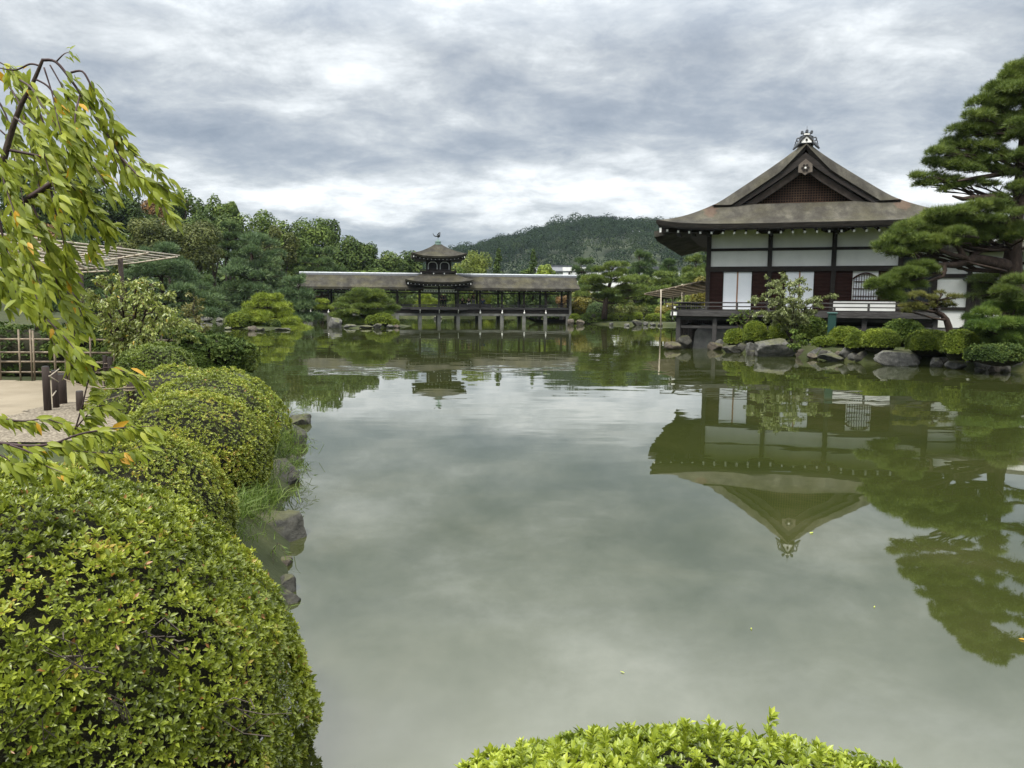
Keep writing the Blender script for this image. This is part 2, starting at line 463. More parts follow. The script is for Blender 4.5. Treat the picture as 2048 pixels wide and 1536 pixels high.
# water: murky green body under a mirror surface with long low ripples
def water_material():
    m, t, b = principled('pond_water')
    c = N(t, 'ShaderNodeTexCoord')
    def rip(sx, sy, scale, detail, rough):
        mp = N(t, 'ShaderNodeMapping'); mp.inputs['Scale'].default_value = (sx, sy, 1)
        t.links.new(c.outputs['Object'], mp.inputs[0])
        n = noise(t, mp.outputs[0], scale, detail, rough)
        s = N(t, 'ShaderNodeSeparateColor'); t.links.new(n.outputs['Color'], s.inputs[0])
        return M(t, 'SUBTRACT', s.outputs[0], .5), M(t, 'SUBTRACT', s.outputs[1], .5)
    ax, ay = rip(.55, 1.6, 1.6, 3, .5)
    bx, by = rip(.35, 1.0, .55, 2, .5)
    mask = noise(t, c.outputs['Object'], .055, 3, .6)
    mk = ramp(t, mask.outputs['Fac'], [(.40, (.25, .25, .25)), (.62, (1, 1, 1))])
    sp = N(t, 'ShaderNodeSeparateXYZ'); t.links.new(c.outputs['Object'], sp.inputs[0])
    far = M(t, 'MULTIPLY', M(t, 'SUBTRACT', sp.outputs[1], 5.0), 1 / 16.0, clamp=True)
    amp = M(t, 'MULTIPLY', mk, M(t, 'ADD', .35, M(t, 'MULTIPLY', far, .65)))
    nx = M(t, 'MULTIPLY', M(t, 'ADD', M(t, 'MULTIPLY', ax, .014), M(t, 'MULTIPLY', bx, .008)), amp)
    ny = M(t, 'MULTIPLY', M(t, 'ADD', M(t, 'MULTIPLY', ay, .042), M(t, 'MULTIPLY', by, .022)), amp)
    cb = N(t, 'ShaderNodeCombineXYZ'); cb.inputs[2].default_value = 1
    t.links.new(nx, cb.inputs[0]); t.links.new(ny, cb.inputs[1])
    vn = N(t, 'ShaderNodeVectorMath', operation='NORMALIZE'); t.links.new(cb.outputs[0], vn.inputs[0])
    t.links.new(vn.outputs[0], b.inputs['Normal'])
    n2 = noise(t, c.outputs['Object'], .45, 5, .6, .6)
    t.links.new(ramp(t, n2.outputs['Fac'], [(.32, (.021, .027, .007)), (.55, (.027, .033, .009)), (.72, (.040, .043, .016))]), b.inputs['Base Color'])
    b.inputs['Roughness'].default_value = .015
    b.inputs['IOR'].default_value = 2.0
    return m
water_mat = water_material()

# ------------------------------------------------------------------ foliage builders
def frames(n):
    """two unit vectors across each direction n"""
    ref = np.where(np.abs(n[:, 2:3]) < .9, np.array([[0, 0, 1.0]]), np.array([[1.0, 0, 0]]))
    a = unit(np.cross(n, ref))
    return a, np.cross(n, a)
def sphere_dirs(n, lower=-1.0):
    k = np.arange(n) + .5
    z = 1 - (1 - lower) * k / n
    ph = math.pi * (1 + 5 ** .5) * k + rng.uniform(-.5, .5, n)
    z = np.clip(z + rng.uniform(-1, 1, n) * .8 / math.sqrt(n), -1, 1)
    r = np.sqrt(np.maximum(1 - z * z, 0))
    return np.stack([r * np.cos(ph), r * np.sin(ph), z], 1)

def leaf_quads(p, nrm, size, aspect=.55, jitter=.7, up=.25):
    """one rhombic leaf clump per point: verts (4n,3), faces (n,4)"""
    n = len(p)
    d = unit(nrm * .55 + rng.normal(size=(n, 3)) * jitter * .6 + np.array([0, 0, up]))
    a, b = frames(d)
    th = rng.uniform(0, 2 * math.pi, (n, 1))
    u = a * np.cos(th) + b * np.sin(th)
    v = np.cross(d, u)
    s = (size * rng.uniform(.6, 1.35, (n, 1)))
    bend = d * s * rng.uniform(-.15, .25, (n, 1))
    V = np.stack([p - u * s * .5, p + v * s * aspect * .5 + bend, p + u * s * .5, p - v * s * aspect * .5 + bend], 1).reshape(-1, 3)
    return V, np.arange(4 * n).reshape(n, 4)
def whorls(p, nrm, k, length, width, t0=.45, t1=1.15):
    """rosettes of k leaves: 2 tris each, folded along the midrib"""
    n = len(p)
    a, b = frames(nrm)
    ph = rng.uniform(0, 2 * math.pi, (n, 1)) + np.arange(k)[None] * (2 * math.pi / k) + rng.normal(0, .25, (n, k))
    tl = rng.uniform(t0, t1, (n, k))
    d = (nrm[:, None] * np.cos(tl)[..., None] + (a[:, None] * np.cos(ph)[..., None] + b[:, None] * np.sin(ph)[..., None]) * np.sin(tl)[..., None])
    side = unit(np.cross(d, nrm[:, None]))
    upv = np.cross(side, d)
    ln = (length * rng.uniform(.65, 1.25, (n, k)))[..., None]
    wd = ln * (width / length if np.isscalar(length) else (width / length)[..., None])
    P = p[:, None]
    base = P + d * ln * .08
    tip = P + d * ln - nrm[:, None] * ln * .10
    Lp = P + d * ln * .55 + side * wd * .5 + upv * wd * .18
    Rp = P + d * ln * .55 - side * wd * .5 + upv * wd * .18
    V = np.stack([base, Rp, tip, Lp], 2).reshape(-1, 3)
    m = n * k
    q = np.arange(4 * m).reshape(m, 4)
    return V, np.concatenate([q[:, [0, 1, 2]], q[:, [0, 2, 3]]], 1).reshape(-1, 3)
def needles(p, nrm, k, length, width, spread=.8):
    """tufts of k needles: one thin triangle each"""
    n = len(p)
    d = unit(nrm[:, None] + rng.normal(size=(n, k, 3)) * spread)
    s = unit(np.cross(d, rng.normal(size=(n, k, 3))))
    ln = (length * rng.uniform(.6, 1.2, (n, k)))[..., None]
    P = p[:, None] + d * ln * .05
    V = np.stack([P - s * width * .5, P + s * width * .5, P + d * ln], 2).reshape(-1, 3)
    m = n * k
    return V, np.arange(3 * m).reshape(m, 3)

def clump_tint(p, scale, seed, spread=.30, centre=.45):
    return centre + (vnoise(p * scale, seed) - .5) * 1.0 * spread * 2

def bush(name, c, r, mat, label, cat, group=None, n=2500, k=6, leaf=.05, width=.02, lump=.10, lscale=3.0, lower=-.25, seed=1, sparse=0.0, core=.90, core_mat=None, sq=1.0, holes=()):
    """clipped shrub: rosettes of leaves over a lumpy mound with a solid shade-dark core inside"""
    c = np.asarray(c, float); r = np.asarray(r, float)
    root = thing(name, (c[0], c[1], c[2] - r[2] * .6), label, cat, group)
    o = np.array([c[0], c[1], c[2] - r[2] * .6])
    d = sphere_dirs(n, lower)
    if sq != 1.0:
        d2 = np.sign(d) * np.abs(d) ** sq
        d = unit(d) * 0 + d2 / np.maximum(np.linalg.norm(d2, axis=1, keepdims=True), .2) * np.minimum(np.linalg.norm(d2, axis=1, keepdims=True), 1.12)
    q = d * r
    hgt = fbm(q * lscale / max(r.mean(), .1) * 1.0 + seed * 3.1, 4, seed)
    fine = fbm(q * (1.6 / leaf * .10) + seed, 2, seed + 5)
    rad = 1 + lump * hgt * 2 + fine * .10
    p = q * rad[:, None] + (c - o)
    nrm = unit(d / r)
    if sparse:
        keep = (vnoise(q * (2.2 / leaf * .11) + 31, seed + 9) > sparse * .62) | (rng.random(n) > .8)
        p, nrm, fine = p[keep], nrm[keep], fine[keep]
    for (hx_, hy_, hz_), hr in holes:
        dd = np.linalg.norm(p + o - np.array([hx_, hy_, hz_]), axis=1)
        keep = (dd > hr * (.6 + .8 * vnoise(p * 9, seed))) | (rng.random(len(p)) < .05)
        p, nrm, fine = p[keep], nrm[keep], fine[keep]
    nn = unit(nrm + rng.normal(size=p.shape) * .28 + np.array([0, 0, .30]))
    p = p + nrm * rng.normal(0, leaf * .35, (len(p), 1))
    lsz = leaf * np.clip(.62 + .75 * vnoise(p * (1.0 / leaf * .16), seed + 4) + rng.normal(0, .12, len(p)), .4, 1.5)[:, None]
    V, Fc = whorls(p, nn, k, lsz, width / leaf * lsz)
    tw = np.repeat(clump_tint(p, 2.2 / leaf * .12, seed, .30, .46) + rng.normal(0, .10, len(p)) + fine * .8, k)
    tl = np.clip(tw + rng.normal(0, .12, len(tw)), 0, .97)
    tl = np.where(rng.random(len(tl)) < .010, 1.0, tl)
    mesh_obj('foliage', V, Fc, mat, root, False, np.repeat(tl, 2))
    # solid core, its dark colour standing in for shade among the twigs
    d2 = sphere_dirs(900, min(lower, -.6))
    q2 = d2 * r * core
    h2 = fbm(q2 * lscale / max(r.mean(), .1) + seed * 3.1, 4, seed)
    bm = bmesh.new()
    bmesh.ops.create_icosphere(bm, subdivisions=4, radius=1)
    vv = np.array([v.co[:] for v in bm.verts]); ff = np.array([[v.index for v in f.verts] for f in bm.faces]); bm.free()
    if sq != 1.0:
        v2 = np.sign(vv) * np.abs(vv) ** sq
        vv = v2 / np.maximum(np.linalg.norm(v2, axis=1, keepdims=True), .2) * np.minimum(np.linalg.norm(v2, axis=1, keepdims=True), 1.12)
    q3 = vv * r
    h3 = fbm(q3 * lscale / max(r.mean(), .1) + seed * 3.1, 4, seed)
    mesh_obj('twigs', q3 * (core * (1 + lump * h3 * 2))[:, None] + (c - o), ff, core_mat or shade_core, root, True)
    return root

def crown_blobs(c, r, k, size=(.32, .5), seed=0, low=-.5, fill=.45):
    """sub-clumps of a crown ellipsoid: list of (centre, radii)"""
    g = np.random.default_rng(seed)
    out = []
    i = 0
    while len(out) < k and i < k * 6:
        i += 1
        d = unit(g.normal(size=3))
        if d[2] < low: continue
        rr = g.uniform(fill, .82)
        s = g.uniform(*size)
        out.append((np.asarray(c) + d * np.asarray(r) * rr, np.asarray(r) * s * np.array([1, 1, g.uniform(.7, 1.0)])))
    return out
def blob_points(blobs, n, lump=.22, seed=0, low=-.55, inner=.8):
    ar = np.array([(b[1][0] * b[1][1] * b[1][2]) ** (2 / 3) for b in blobs])
    cnt = np.maximum((ar / ar.sum() * n).astype(int), 6)
    P, Nn, B = [], [], []
    for i, ((c, r), k) in enumerate(zip(blobs, cnt)):
        d = sphere_dirs(k, low)
        h = fbm(d * 2.2 + i * 5.7 + seed, 3, seed)
        rr = (1 + lump * 2 * h) * rng.uniform(inner, 1.03, k)
        P.append(c + d * r * rr[:, None]); Nn.append(unit(d / r)); B.append(np.full(k, i))
    return np.concatenate(P), np.concatenate(Nn), np.concatenate(B)

def trunk_mb(base, top, r0, r1, bend=.3, n=7, seed=0, seg=6):
    g = np.random.default_rng(seed)
    base, top = np.asarray(base, float), np.asarray(top, float)
    o1, o2 = g.normal(size=3) * bend, g.normal(size=3) * bend
    pts, rad = [], []
    for i in range(seg + 1):
        t = i / seg
        pts.append(base * (1 - t) + top * t + (o1 * math.sin(math.pi * t) + o2 * math.sin(2 * math.pi * t) * .5) * np.array([1, 1, .2]))
        rad.append(r0 * (1 - t) + r1 * t + r0 * .35 * max(0, 1 - t * 6))
    return pts, rad

def broad_tree(name, x, y, z0, crown, r, mat, label, cat='tree', group=None, n=2600, leaf=.42, k=16, seed=1, trunk=.22, low=-.8, size=(.28, .46), aspect=.6, lump=.28, fill=.45, limbs=5):
    """broadleaf tree: crown centre height above z0 and radii, leaves in clumps on limbs"""
    root = thing(name, (x, y, z0), label, cat, group, )
    c = np.array([0, 0, crown])
    blobs = crown_blobs(c, r, k, size, seed, low, fill)
    P, Nn, B = blob_points(blobs, n, lump, seed)
    V, Fc = leaf_quads(P, Nn, leaf, aspect, .45)
    g = np.random.default_rng(seed + 99)
    bt = g.uniform(-.16, .16, len(blobs))[B]
    tint = np.clip(.45 + bt + clump_tint(P, .9, seed, .22, 0) + rng.normal(0, .12, len(P)), 0, .99)
    mesh_obj('crown', V, Fc, mat, root, False, tint)
    mb = MB()
    pts, rad = trunk_mb((0, 0, -.3), (0, 0, crown + r[2] * .35), trunk, trunk * .3, trunk * .8, seed=seed)
    mb.tube(pts, rad)
    for i, (bc, br) in enumerate(blobs[:limbs * 2:2]):
        s = pts[2 + i % 3]
        mid = (np.asarray(s) + bc) / 2 + np.array([0, 0, -.12 * r[2]])
        mb.tube([s, mid, bc], [trunk * .5, trunk * .33, trunk * .12], 5, False)
    mb.build('trunk', bark, root, True)
    return root

def pad_points(pads, n, seed=0, low=-.25, lump=.22):
    return blob_points(pads, n, lump, seed, low, .82)
def pine_tree(name, base, pads, mat, label, group=None, n=3000, k=6, length=.30, width=.03, spread=.75, seed=1, trunk_pts=None, trunk_rad=None, limbs=True, low=-.25, cat='pine tree', limb_r=.05, bk=None, lump=.22, sub=0):
    """pine with cloud-like pads of needles held on crooked limbs. pads: world (centre, radii)"""
    base = np.asarray(base, float)
    root = thing(name, base, label, cat, group)
    pads = [(np.asarray(c, float) - base, np.asarray(r, float)) for c, r in pads]
    full = pads
    if sub:
        g0 = np.random.default_rng(seed + 3)
        full = []
        for c, r in pads:
            for j in range(sub):
                d = unit(g0.normal(size=3)); d[2] = abs(d[2]) * .8 - .15
                full.append((c + d * r * g0.uniform(.35, .85), r * g0.uniform(.36, .58) * np.array([1, 1, 1.1])))
    P, Nn, B = pad_points(full, n, seed, low, lump)
    nn = unit(Nn * .75 + np.array([0, 0, .65]) + rng.normal(size=P.shape) * .2)
    V, Fc = needles(P, nn, k, length, width, spread)
    g = np.random.default_rng(seed + 7)
    bt = g.uniform(-.14, .14, len(full))[B]
    tw = .45 + bt + (vnoise(P * 2.0, seed) - .5) * .5 + rng.normal(0, .15, len(P))
    tint = np.clip(np.repeat(tw, k) + rng.normal(0, .10, len(P) * k), 0, 1)
    mesh_obj('crown', V, Fc, mat, root, False, tint)
    mb = MB()
    if trunk_pts is None:
        top = max(pads, key=lambda b: b[0][2])[0]
        tr = trunk_rad or .16
        trunk_pts, rad = trunk_mb((0, 0, -.3), top, tr, tr * .3, tr * 1.6, seed=seed)
    else:
        trunk_pts = [np.asarray(p, float) - base for p in trunk_pts]
        rad = trunk_rad
    mb.tube(trunk_pts, rad, 9)
    mb.build('trunk', bk or pine_bark, root, True)
    if limbs:
        tp = np.array(trunk_pts)
        lm = MB()
        for i, (c, r) in enumerate(pads):
            tgt = c - np.array([0, 0, r[2] * .35])
            zs = tp[:, 2]
            zt = min(max(tgt[2] - .12 * np.linalg.norm(tgt[:2]), zs.min() + .25 * (zs.max() - zs.min())), zs.max() * .98)
            j = int(np.argmin(np.abs(zs - zt)))
            s = tp[j]
            if np.linalg.norm(s - tgt) < .15: continue
            dv = tgt - s
            side = np.cross(dv, [0, 0, 1.0]) * g.uniform(-.18, .18)
            m1 = s + dv * .35 + side + np.array([0, 0, -.03 * np.linalg.norm(dv)])
            m2 = s + dv * .7 - side * .6 + np.array([0, 0, .03 * np.linalg.norm(dv)])
            lr = limb_r * (.6 + .5 * np.linalg.norm(r[:2]))
            lm.tube([s, m1, m2, tgt], [lr, lr * .75, lr * .55, lr * .3], 6, False)
            for q in range(4):
                e = c + np.array([g.uniform(-.8, .8), g.uniform(-.8, .8), g.uniform(-.1, .3)]) * r
                lm.tube([m2, (m2 + e) / 2 + g.normal(size=3) * r * .08, e], [lr * .35, lr * .25, lr * .12], 4, False)
        lm.build('limbs', bk or pine_bark, root, True)
    return root

_bm = bmesh.new(); bmesh.ops.create_icosphere(_bm, subdivisions=4, radius=1)
ICO_V = np.array([v.co[:] for v in _bm.verts]); ICO_F = np.array([[v.index for v in f.verts] for f in _bm.faces]); _bm.free()
def rock(c, r, mat, label, seed, group=None, cuts=9, name='rock', flat=.75, rz=0.0):
    """angular boulder: a ball cut by random planes, roughened"""
    g = np.random.default_rng(seed)
    v = ICO_V.copy()
    for i in range(cuts):
        d = unit(g.normal(size=3))
        if i == 0: d = unit(np.array([g.normal() * .25, g.normal() * .25, 1]))
        lim = g.uniform(.52, .82) if i else flat
        v = v - np.maximum(v @ d - lim, 0)[:, None] * d * .93
    v = v * (1 + .16 * fbm(ICO_V * 2.3 + seed * 1.7, 4, seed) * 2)[:, None]
    v = v + .05 * fbm(ICO_V * 7 + seed, 3, seed + 2)[:, None] * ICO_V
    v = v / np.abs(v).max(0)
    o = mesh_obj(name, v * np.asarray(r, float), ICO_F, mat, None, True)
    o.location = [float(q) for q in c]
    o.rotation_euler = (0, 0, rz)
    m = o.modifiers.new('edges', 'EDGE_SPLIT'); m.split_angle = math.radians(38)
    return tag(o, label, 'rock', group)

# ------------------------------------------------------------------ the setting: pond, ground, hill
def wz2(px, py): return tuple(Wz(px, py, 0)[:2])
POND = [(-1.15, 2.9), wz2(540, 1400), wz2(572, 1200), wz2(572, 1090), wz2(560, 1000), wz2(592, 930), wz2(585, 880), wz2(560, 835), wz2(500, 765), wz2(420, 722), wz2(352, 700), wz2(270, 678),
        wz2(215, 664), (-48, 62), (-46, 76), wz2(400, 642.5), wz2(470, 641), wz2(600, 640.5), wz2(640, 639), (-24, 96), (-10, 101), (2, 101), (8, 92), wz2(1150, 647), wz2(1215, 649), wz2(1320, 651), (19, 72), (24, 66), (26, 58), (13.5, 44), wz2(1400, 693),
        wz2(1440, 700), wz2(1500, 708), wz2(1590, 713), wz2(1640, 719), wz2(1740, 726), wz2(1850, 730), wz2(1940, 737), wz2(2050, 744), (19, 20), (26, 12), (30, 2), (14, 1.2), (5, 2.0), (2.2, 2.75)]
ISL1 = [wz2(456, 655), wz2(500, 658), wz2(556, 658), wz2(584, 655), (-17, 61), (-18, 62), (-20, 62), (-21.6, 61)]
ISL2 = [wz2(656, 655), wz2(720, 657), wz2(797, 655), (-8.6, 66), (-11, 68), (-14.5, 67.5)]
def sdist(poly, x, y):
    """signed distance, negative inside"""
    poly = np.array(poly)
    d = np.full(x.shape, 1e9)
    ins = np.zeros(x.shape, bool)
    for i in range(len(poly)):
        a, b = poly[i], poly[(i + 1) % len(poly)]
        e = b - a
        wx, wy = x - a[0], y - a[1]
        t = np.clip((wx * e[0] + wy * e[1]) / (e @ e), 0, 1)
        d = np.minimum(d, (wx - e[0] * t) ** 2 + (wy - e[1] * t) ** 2)
        c1 = (a[1] <= y) & (b[1] > y) | (b[1] <= y) & (a[1] > y)
        with np.errstate(divide='ignore', invalid='ignore'):
            xi = a[0] + (y - a[1]) / (e[1] if e[1] else 1e-9) * e[0]
        ins ^= c1 & (x < xi)
    d = np.sqrt(d)
    return np.where(ins, -d, d)
def ground_h(x, y):
    s = sdist(POND, x, y)
    s = np.maximum(s, -sdist(ISL1, x, y)); s = np.maximum(s, -sdist(ISL2, x, y))
    top = np.where(y > 48, .28, np.where(x > 5, .46, .62))
    top = np.where((sdist(ISL1, x, y) < 1) | (sdist(ISL2, x, y) < 1), .16, top)
    bank = np.where(s > 0, top * (1 - np.exp(-np.maximum(s, 0) / np.where((x > 5) & (y < 48), .13, .38))), np.maximum(s * .9, -.8))
    rough = fbm(np.stack([x.ravel() * .5, y.ravel() * .5, x.ravel() * 0], 1), 4, 4).reshape(x.shape) * .14
    rise = np.clip((s - 8) / 30, 0, 1) * np.clip((y - 55) / 30, 0, 1) * 1.6
    return bank + np.where(s > .3, rough * np.clip(s / 2, 0, 1), 0) * np.where((x < -3) & (y < 16), .15, 1) + rise
def gh(x, y):
    return float(ground_h(np.array([[x]], float), np.array([[y]], float))[0, 0])
def axis(a, b, step, lo, hi, grow=1.35):
    m = list(np.arange(a, b + step / 2, step))
    l, s = [a], step
    while l[-1] > lo: s *= grow; l.append(l[-1] - s)
    r, s = [b], step
    while r[-1] < hi: s *= grow; r.append(r[-1] + s)
    return np.array(l[:0:-1] + m + r[1:])
gx = axis(-30, 32, .32, -3000, 3000)
gy = np.concatenate([axis(-4, 42, .25, -300, 42)[:], axis(42.6, 112, .6, 42, 4200)])
gy = np.unique(np.round(gy, 3))
GX, GY = np.meshgrid(gx, gy)
GZ = ground_h(GX, GY)
nx_, ny_ = len(gx), len(gy)
ii = np.arange(nx_ * ny_).reshape(ny_, nx_)
quads = np.stack([ii[:-1, :-1], ii[:-1, 1:], ii[1:, 1:], ii[1:, :-1]], -1).reshape(-1, 4)
tag(mesh_obj('ground', np.stack([GX, GY, GZ], -1).reshape(-1, 3), quads, ground_mat, None, True), kind='structure')
tag(mesh_obj('water', [(-90, -6, 0), (60, -6, 0), (60, 130, 0), (-90, 130, 0)], np.array([[0, 1, 2, 3]]), water_mat), kind='structure')

def sheet(name, poly, mat, lift):
    """flat lying sheet draped over the ground"""
    poly = np.array(poly)
    x0, y0 = poly.min(0); x1, y1 = poly.max(0)
    xs, ys = np.arange(x0, x1 + .1, .12), np.arange(y0, y1 + .1, .12)
    X, Y = np.meshgrid(xs, ys)
    Z = ground_h(X, Y) + lift
    ed = sdist(poly, X, Y) + fbm(np.stack([X.ravel() * 1.3, Y.ravel() * 1.3, X.ravel() * 0], 1), 3, 8).reshape(X.shape) * .8
    n = len(xs)
    id_ = np.arange(X.size).reshape(X.shape)
    q = np.stack([id_[:-1, :-1], id_[:-1, 1:], id_[1:, 1:], id_[1:, :-1]], -1).reshape(-1, 4)
    keep = (ed[:-1, :-1] < 0).ravel() & (ed[1:, 1:] < 0).ravel()
    return tag(mesh_obj(name, np.stack([X, Y, Z], -1).reshape(-1, 3), q[keep], mat, None, True), kind='structure')
sheet('path', [(-12, 8.2), (-6.2, 8.4), (-5.8, 10), (-6.6, 12), (-7.2, 13.6), (-7.6, 14.6), (-14, 15.2), (-16, 11)], path_mat, .012)
sheet('gravel', [(-6.9, 8.0), (-4.6, 8.3), (-4.7, 9.6), (-5.6, 11.2), (-6.6, 11.6), (-6.9, 10)], gravel_mat, .020)

# wooded hill far behind
def hill_z(x, y):
    cx = np.array([-400, -160, -45, -31, -10, 11, 32, 53, 74, 95, 116, 134, 170, 230, 330, 500, 900])
    cz = np.array([4, 10, 44, 48, 53, 58.5, 65, 69.5, 71, 69, 68.5, 67, 64, 58, 45, 20, 4])
    crest = np.interp(x, cx, cz)
    w = np.where(y < 650, 170, 320)
    return (crest - 7 * np.clip(crest / 40, 0, 1)) * np.exp(-((y - 650) / w) ** 2) + 6 * fbm(np.stack([np.ravel(x) / 45, np.ravel(y) / 45, np.ravel(x) * 0], 1), 3, 3).reshape(np.shape(x)) * np.clip(crest / 40, 0, 1)
hx, hy = np.linspace(-420, 920, 130), np.linspace(330, 1250, 90)
HX, HY = np.meshgrid(hx, hy)
hi_ = np.arange(HX.size).reshape(HX.shape)
hq = np.stack([hi_[:-1, :-1], hi_[:-1, 1:], hi_[1:, 1:], hi_[1:, :-1]], -1).reshape(-1, 4)
tag(mesh_obj('hill', np.stack([HX, HY, hill_z(HX, HY) - 2.5], -1).reshape(-1, 3), hq, hill_mat, None, True), kind='structure')
n_c = 3200
tx, ty = rng.uniform(-150, 420, n_c * 2), 650 - np.abs(rng.normal(0, 1, n_c * 2)) * 115 + 25
ok = (ty > 400) & (hill_z(tx, ty) > 4)
tx, ty = tx[ok][:n_c], ty[ok][:n_c]
tz = hill_z(tx, ty)
blobs = [(np.array([x, y, z + q]), np.array([w, w, w * h])) for x, y, z, q, w, h in zip(tx, ty, tz, rng.uniform(0, 2.5, len(tx)), 2.6 + 5.6 * rng.random(len(tx)) ** 1.8, rng.uniform(.75, 1.3, len(tx)))]
P, Nn, B = blob_points(blobs, 300000, .22, 5, -.1, .93)
V, Fc = leaf_quads(P, Nn, 1.1, .9, .14, .1)
bc_ = np.array([b[0] for b in blobs])
bt = ((vnoise(bc_ / 38, 9) - .5) * .55 + rng.normal(0, .15, len(blobs)))[B]
tag(mesh_obj('hill_forest', V, Fc, lf_hill, None, False, np.clip(.40 + bt + rng.normal(0, .05, len(P)), 0, 1)), 'dense dark evergreen forest covering the distant hill', 'forest', kind='stuff')

# ------------------------------------------------------------------ wooden hall (local x along the front, y into the building)
HALL_YAW = math.radians(-17.6)
hall_o = (9.391, 37.30, 0.0)
hall = thing('wooden_hall', hall_o, 'large dark timber hall with white walls and curved bark roof, raised over the water', 'hall', rz=HALL_YAW)
HW, HB = 8.34, 14.0
MIDX = 4.17
box('inner_wall', timber, hall, .05, 9.72, .10, HB - .1, .9, 5.75)
for i, x in enumerate((0, 2.78, 5.56, 8.34)):
    box('post', timber, hall, x - .10, x + .10, -.10, .12, .55, 5.62, bevel=.008)
for i in range(3):
    x0, x1 = i * 2.78 + .102, (i + 1) * 2.78 - .102
    box('plaster_panel', plaster, hall, x0, x1, .02, .07, 4.75, 5.60)
    box('plaster_panel', plaster, hall, x0, x1, .02, .07, 3.89, 4.62)
box('tie_beam', timber, hall, -.12, 9.70, -.04, .09, 4.62, 4.75)
box('lintel_beam', timber, hall, -.14, 9.70, -.13, .09, 3.66, 3.89)
box('sill_beam', timber, hall, -.12, 9.70, -.12, .09, 1.78, 1.87)
box('top_beam', timber, hall, -2.0, 10.3, -.09, .09, 5.60, 5.78)
for x in (0, 2.78, 5.56, 8.34):                                         # boat-shaped bracket arms
    MB().prism([(x - .62, 5.60), (x - .60, 5.50), (x - .40, 5.40), (x + .40, 5.40), (x + .60, 5.50), (x + .62, 5.60)], -.16, .10).build('bracket_arm', timber, hall)
def louvre(x0, x1, z0=1.87, z1=3.66):
    m = MB().box(x0, x1, 0.0, .06, z0, z1)
    k = int((z1 - z0) / .062)
    for j in range(k):
        z = z0 + (j + .5) * (z1 - z0) / k
        m.add([(x0, -.012, z - .022), (x1, -.012, z - .022), (x1, -.030, z + .006), (x0, -.030, z + .006), (x0, 0, z + .022), (x1, 0, z + .022)],
              [(0, 1, 2, 3), (3, 2, 5, 4)])
    return m.build('louvre_panel', red_wood, hall)
for x0, x1 in ((.102, .69), (2.02, 2.678), (2.882, 3.48), (4.76, 5.458), (5.662, 6.39), (7.47, 8.238)):
    louvre(x0, x1)
for x0, x1 in ((.72, 2.0), (3.51, 4.74)):
    xm = (x0 + x1) / 2
    for a, b in ((x0, xm - .035), (xm + .035, x1)):
        d = box('sliding_door', paper, hall, a, b, -.02, .03, 1.87, 3.64)
    box('door_stile', tan_wood, hall, xm - .035, xm + .035, -.035, .03, 1.87, 3.64)
    box('door_jamb', timber, hall, x0 - .03, x0, -.05, .04, 1.87, 3.66)
    box('door_jamb', timber, hall, x1, x1 + .03, -.05, .04, 1.87, 3.66)
# arched lattice window in white plaster
wx0, wx1 = 6.42, 7.44
win = box('arched_window', plaster, hall, wx0 - .02, wx1 + .02, .0, .05, 2.33, 3.66)
box('pane', paper, win, wx0 + .02, wx1 - .02, -.012, -.003, 2.36, 3.40)
arch = []
for k in range(13):
    s = -1 + k / 6
    arch.append(((wx0 + wx1) / 2 + s * .52, 3.56 - .20 * abs(s) ** 2.2 - .05 * abs(s)))
a_ = MB()
for (xa, za), (xb, zb) in zip(arch[:-1], arch[1:]):
    a_.bar((xa, -.05, za), (xb, -.05, zb), .07, .09, (0, 1, 0))
a_.build('arch_frame', red_wood, win)
lt = MB()
for k in range(10):
    x = wx0 + .03 + k * (wx1 - wx0 - .06) / 9
    s = abs((x - (wx0 + wx1) / 2) / .52)
    lt.box(x - .012, x + .012, -.055, -.03, 2.36, 3.50 - .22 * s * s)
for z in (2.52, 2.86, 3.18):
    lt.box(wx0, wx1, -.065, -.056, z - .02, z + .02)
lt.box(wx0 - .02, wx1 + .02, -.06, -.02, 2.33, 2.37)
lt.build('lattice', red_wood, win)
box('low_panel', plaster, hall, 5.62, 8.20, -.19, -.14, 1.86, 2.29)
box('low_rail', timber, hall, 5.60, 8.22, -.20, -.13, 2.29, 2.33)
# dark lattice bay at the right end
dl = MB().box(8.45, 9.62, .0, .05, 1.9, 4.30)
for k in range(12):
    x = 8.50 + k * .098
    dl.box(x - .018, x + .018, -.03, -.002, 1.95, 4.26)
dl.build('lattice_bay', surf('blue_black_lattice', [(.3, (.012, .015, .020)), (.7, (.032, .038, .045))], 3), hall)
box('plaster_panel', plaster, hall, 8.45, 9.62, .02, .07, 4.75, 5.3)
box('plaster_panel', plaster, hall, 8.45, 9.62, .02, .07, 4.36, 4.62)

# veranda
box('veranda_floor', wood_grey, hall, -1.42, 9.74, -1.30, -.12, 1.72, 1.79)
box('veranda_floor', wood_grey, hall, -1.42, -.12, -.12, HB, 1.72, 1.79)
box('edge_beam', wood_grey, hall, -1.55, 9.78, -1.36, -1.18, 1.54, 1.775, bevel=.01)
box('edge_beam', wood_grey, hall, -1.46, -1.28, -1.18, HB, 1.54, 1.715, bevel=.01)
box('floor_beam', wood_grey, hall, -1.35, 9.7, -1.12, -1.00, 1.36, 1.52)
box('top_rail', wood_grey, hall, -2.0, 9.78, -1.29, -1.22, 2.16, 2.215)
box('middle_rail', wood_grey, hall, -1.75, 9.78, -1.29, -1.22, 1.985, 2.035)
box('bottom_rail', wood_grey, hall, -1.6, 9.78, -1.30, -1.20, 1.792, 1.84)
box('top_rail', wood_grey, hall, -1.40, -1.33, -1.9, HB, 2.10, 2.155)
box('middle_rail', wood_grey, hall, -1.40, -1.33, -1.6, HB, 1.93, 1.98)
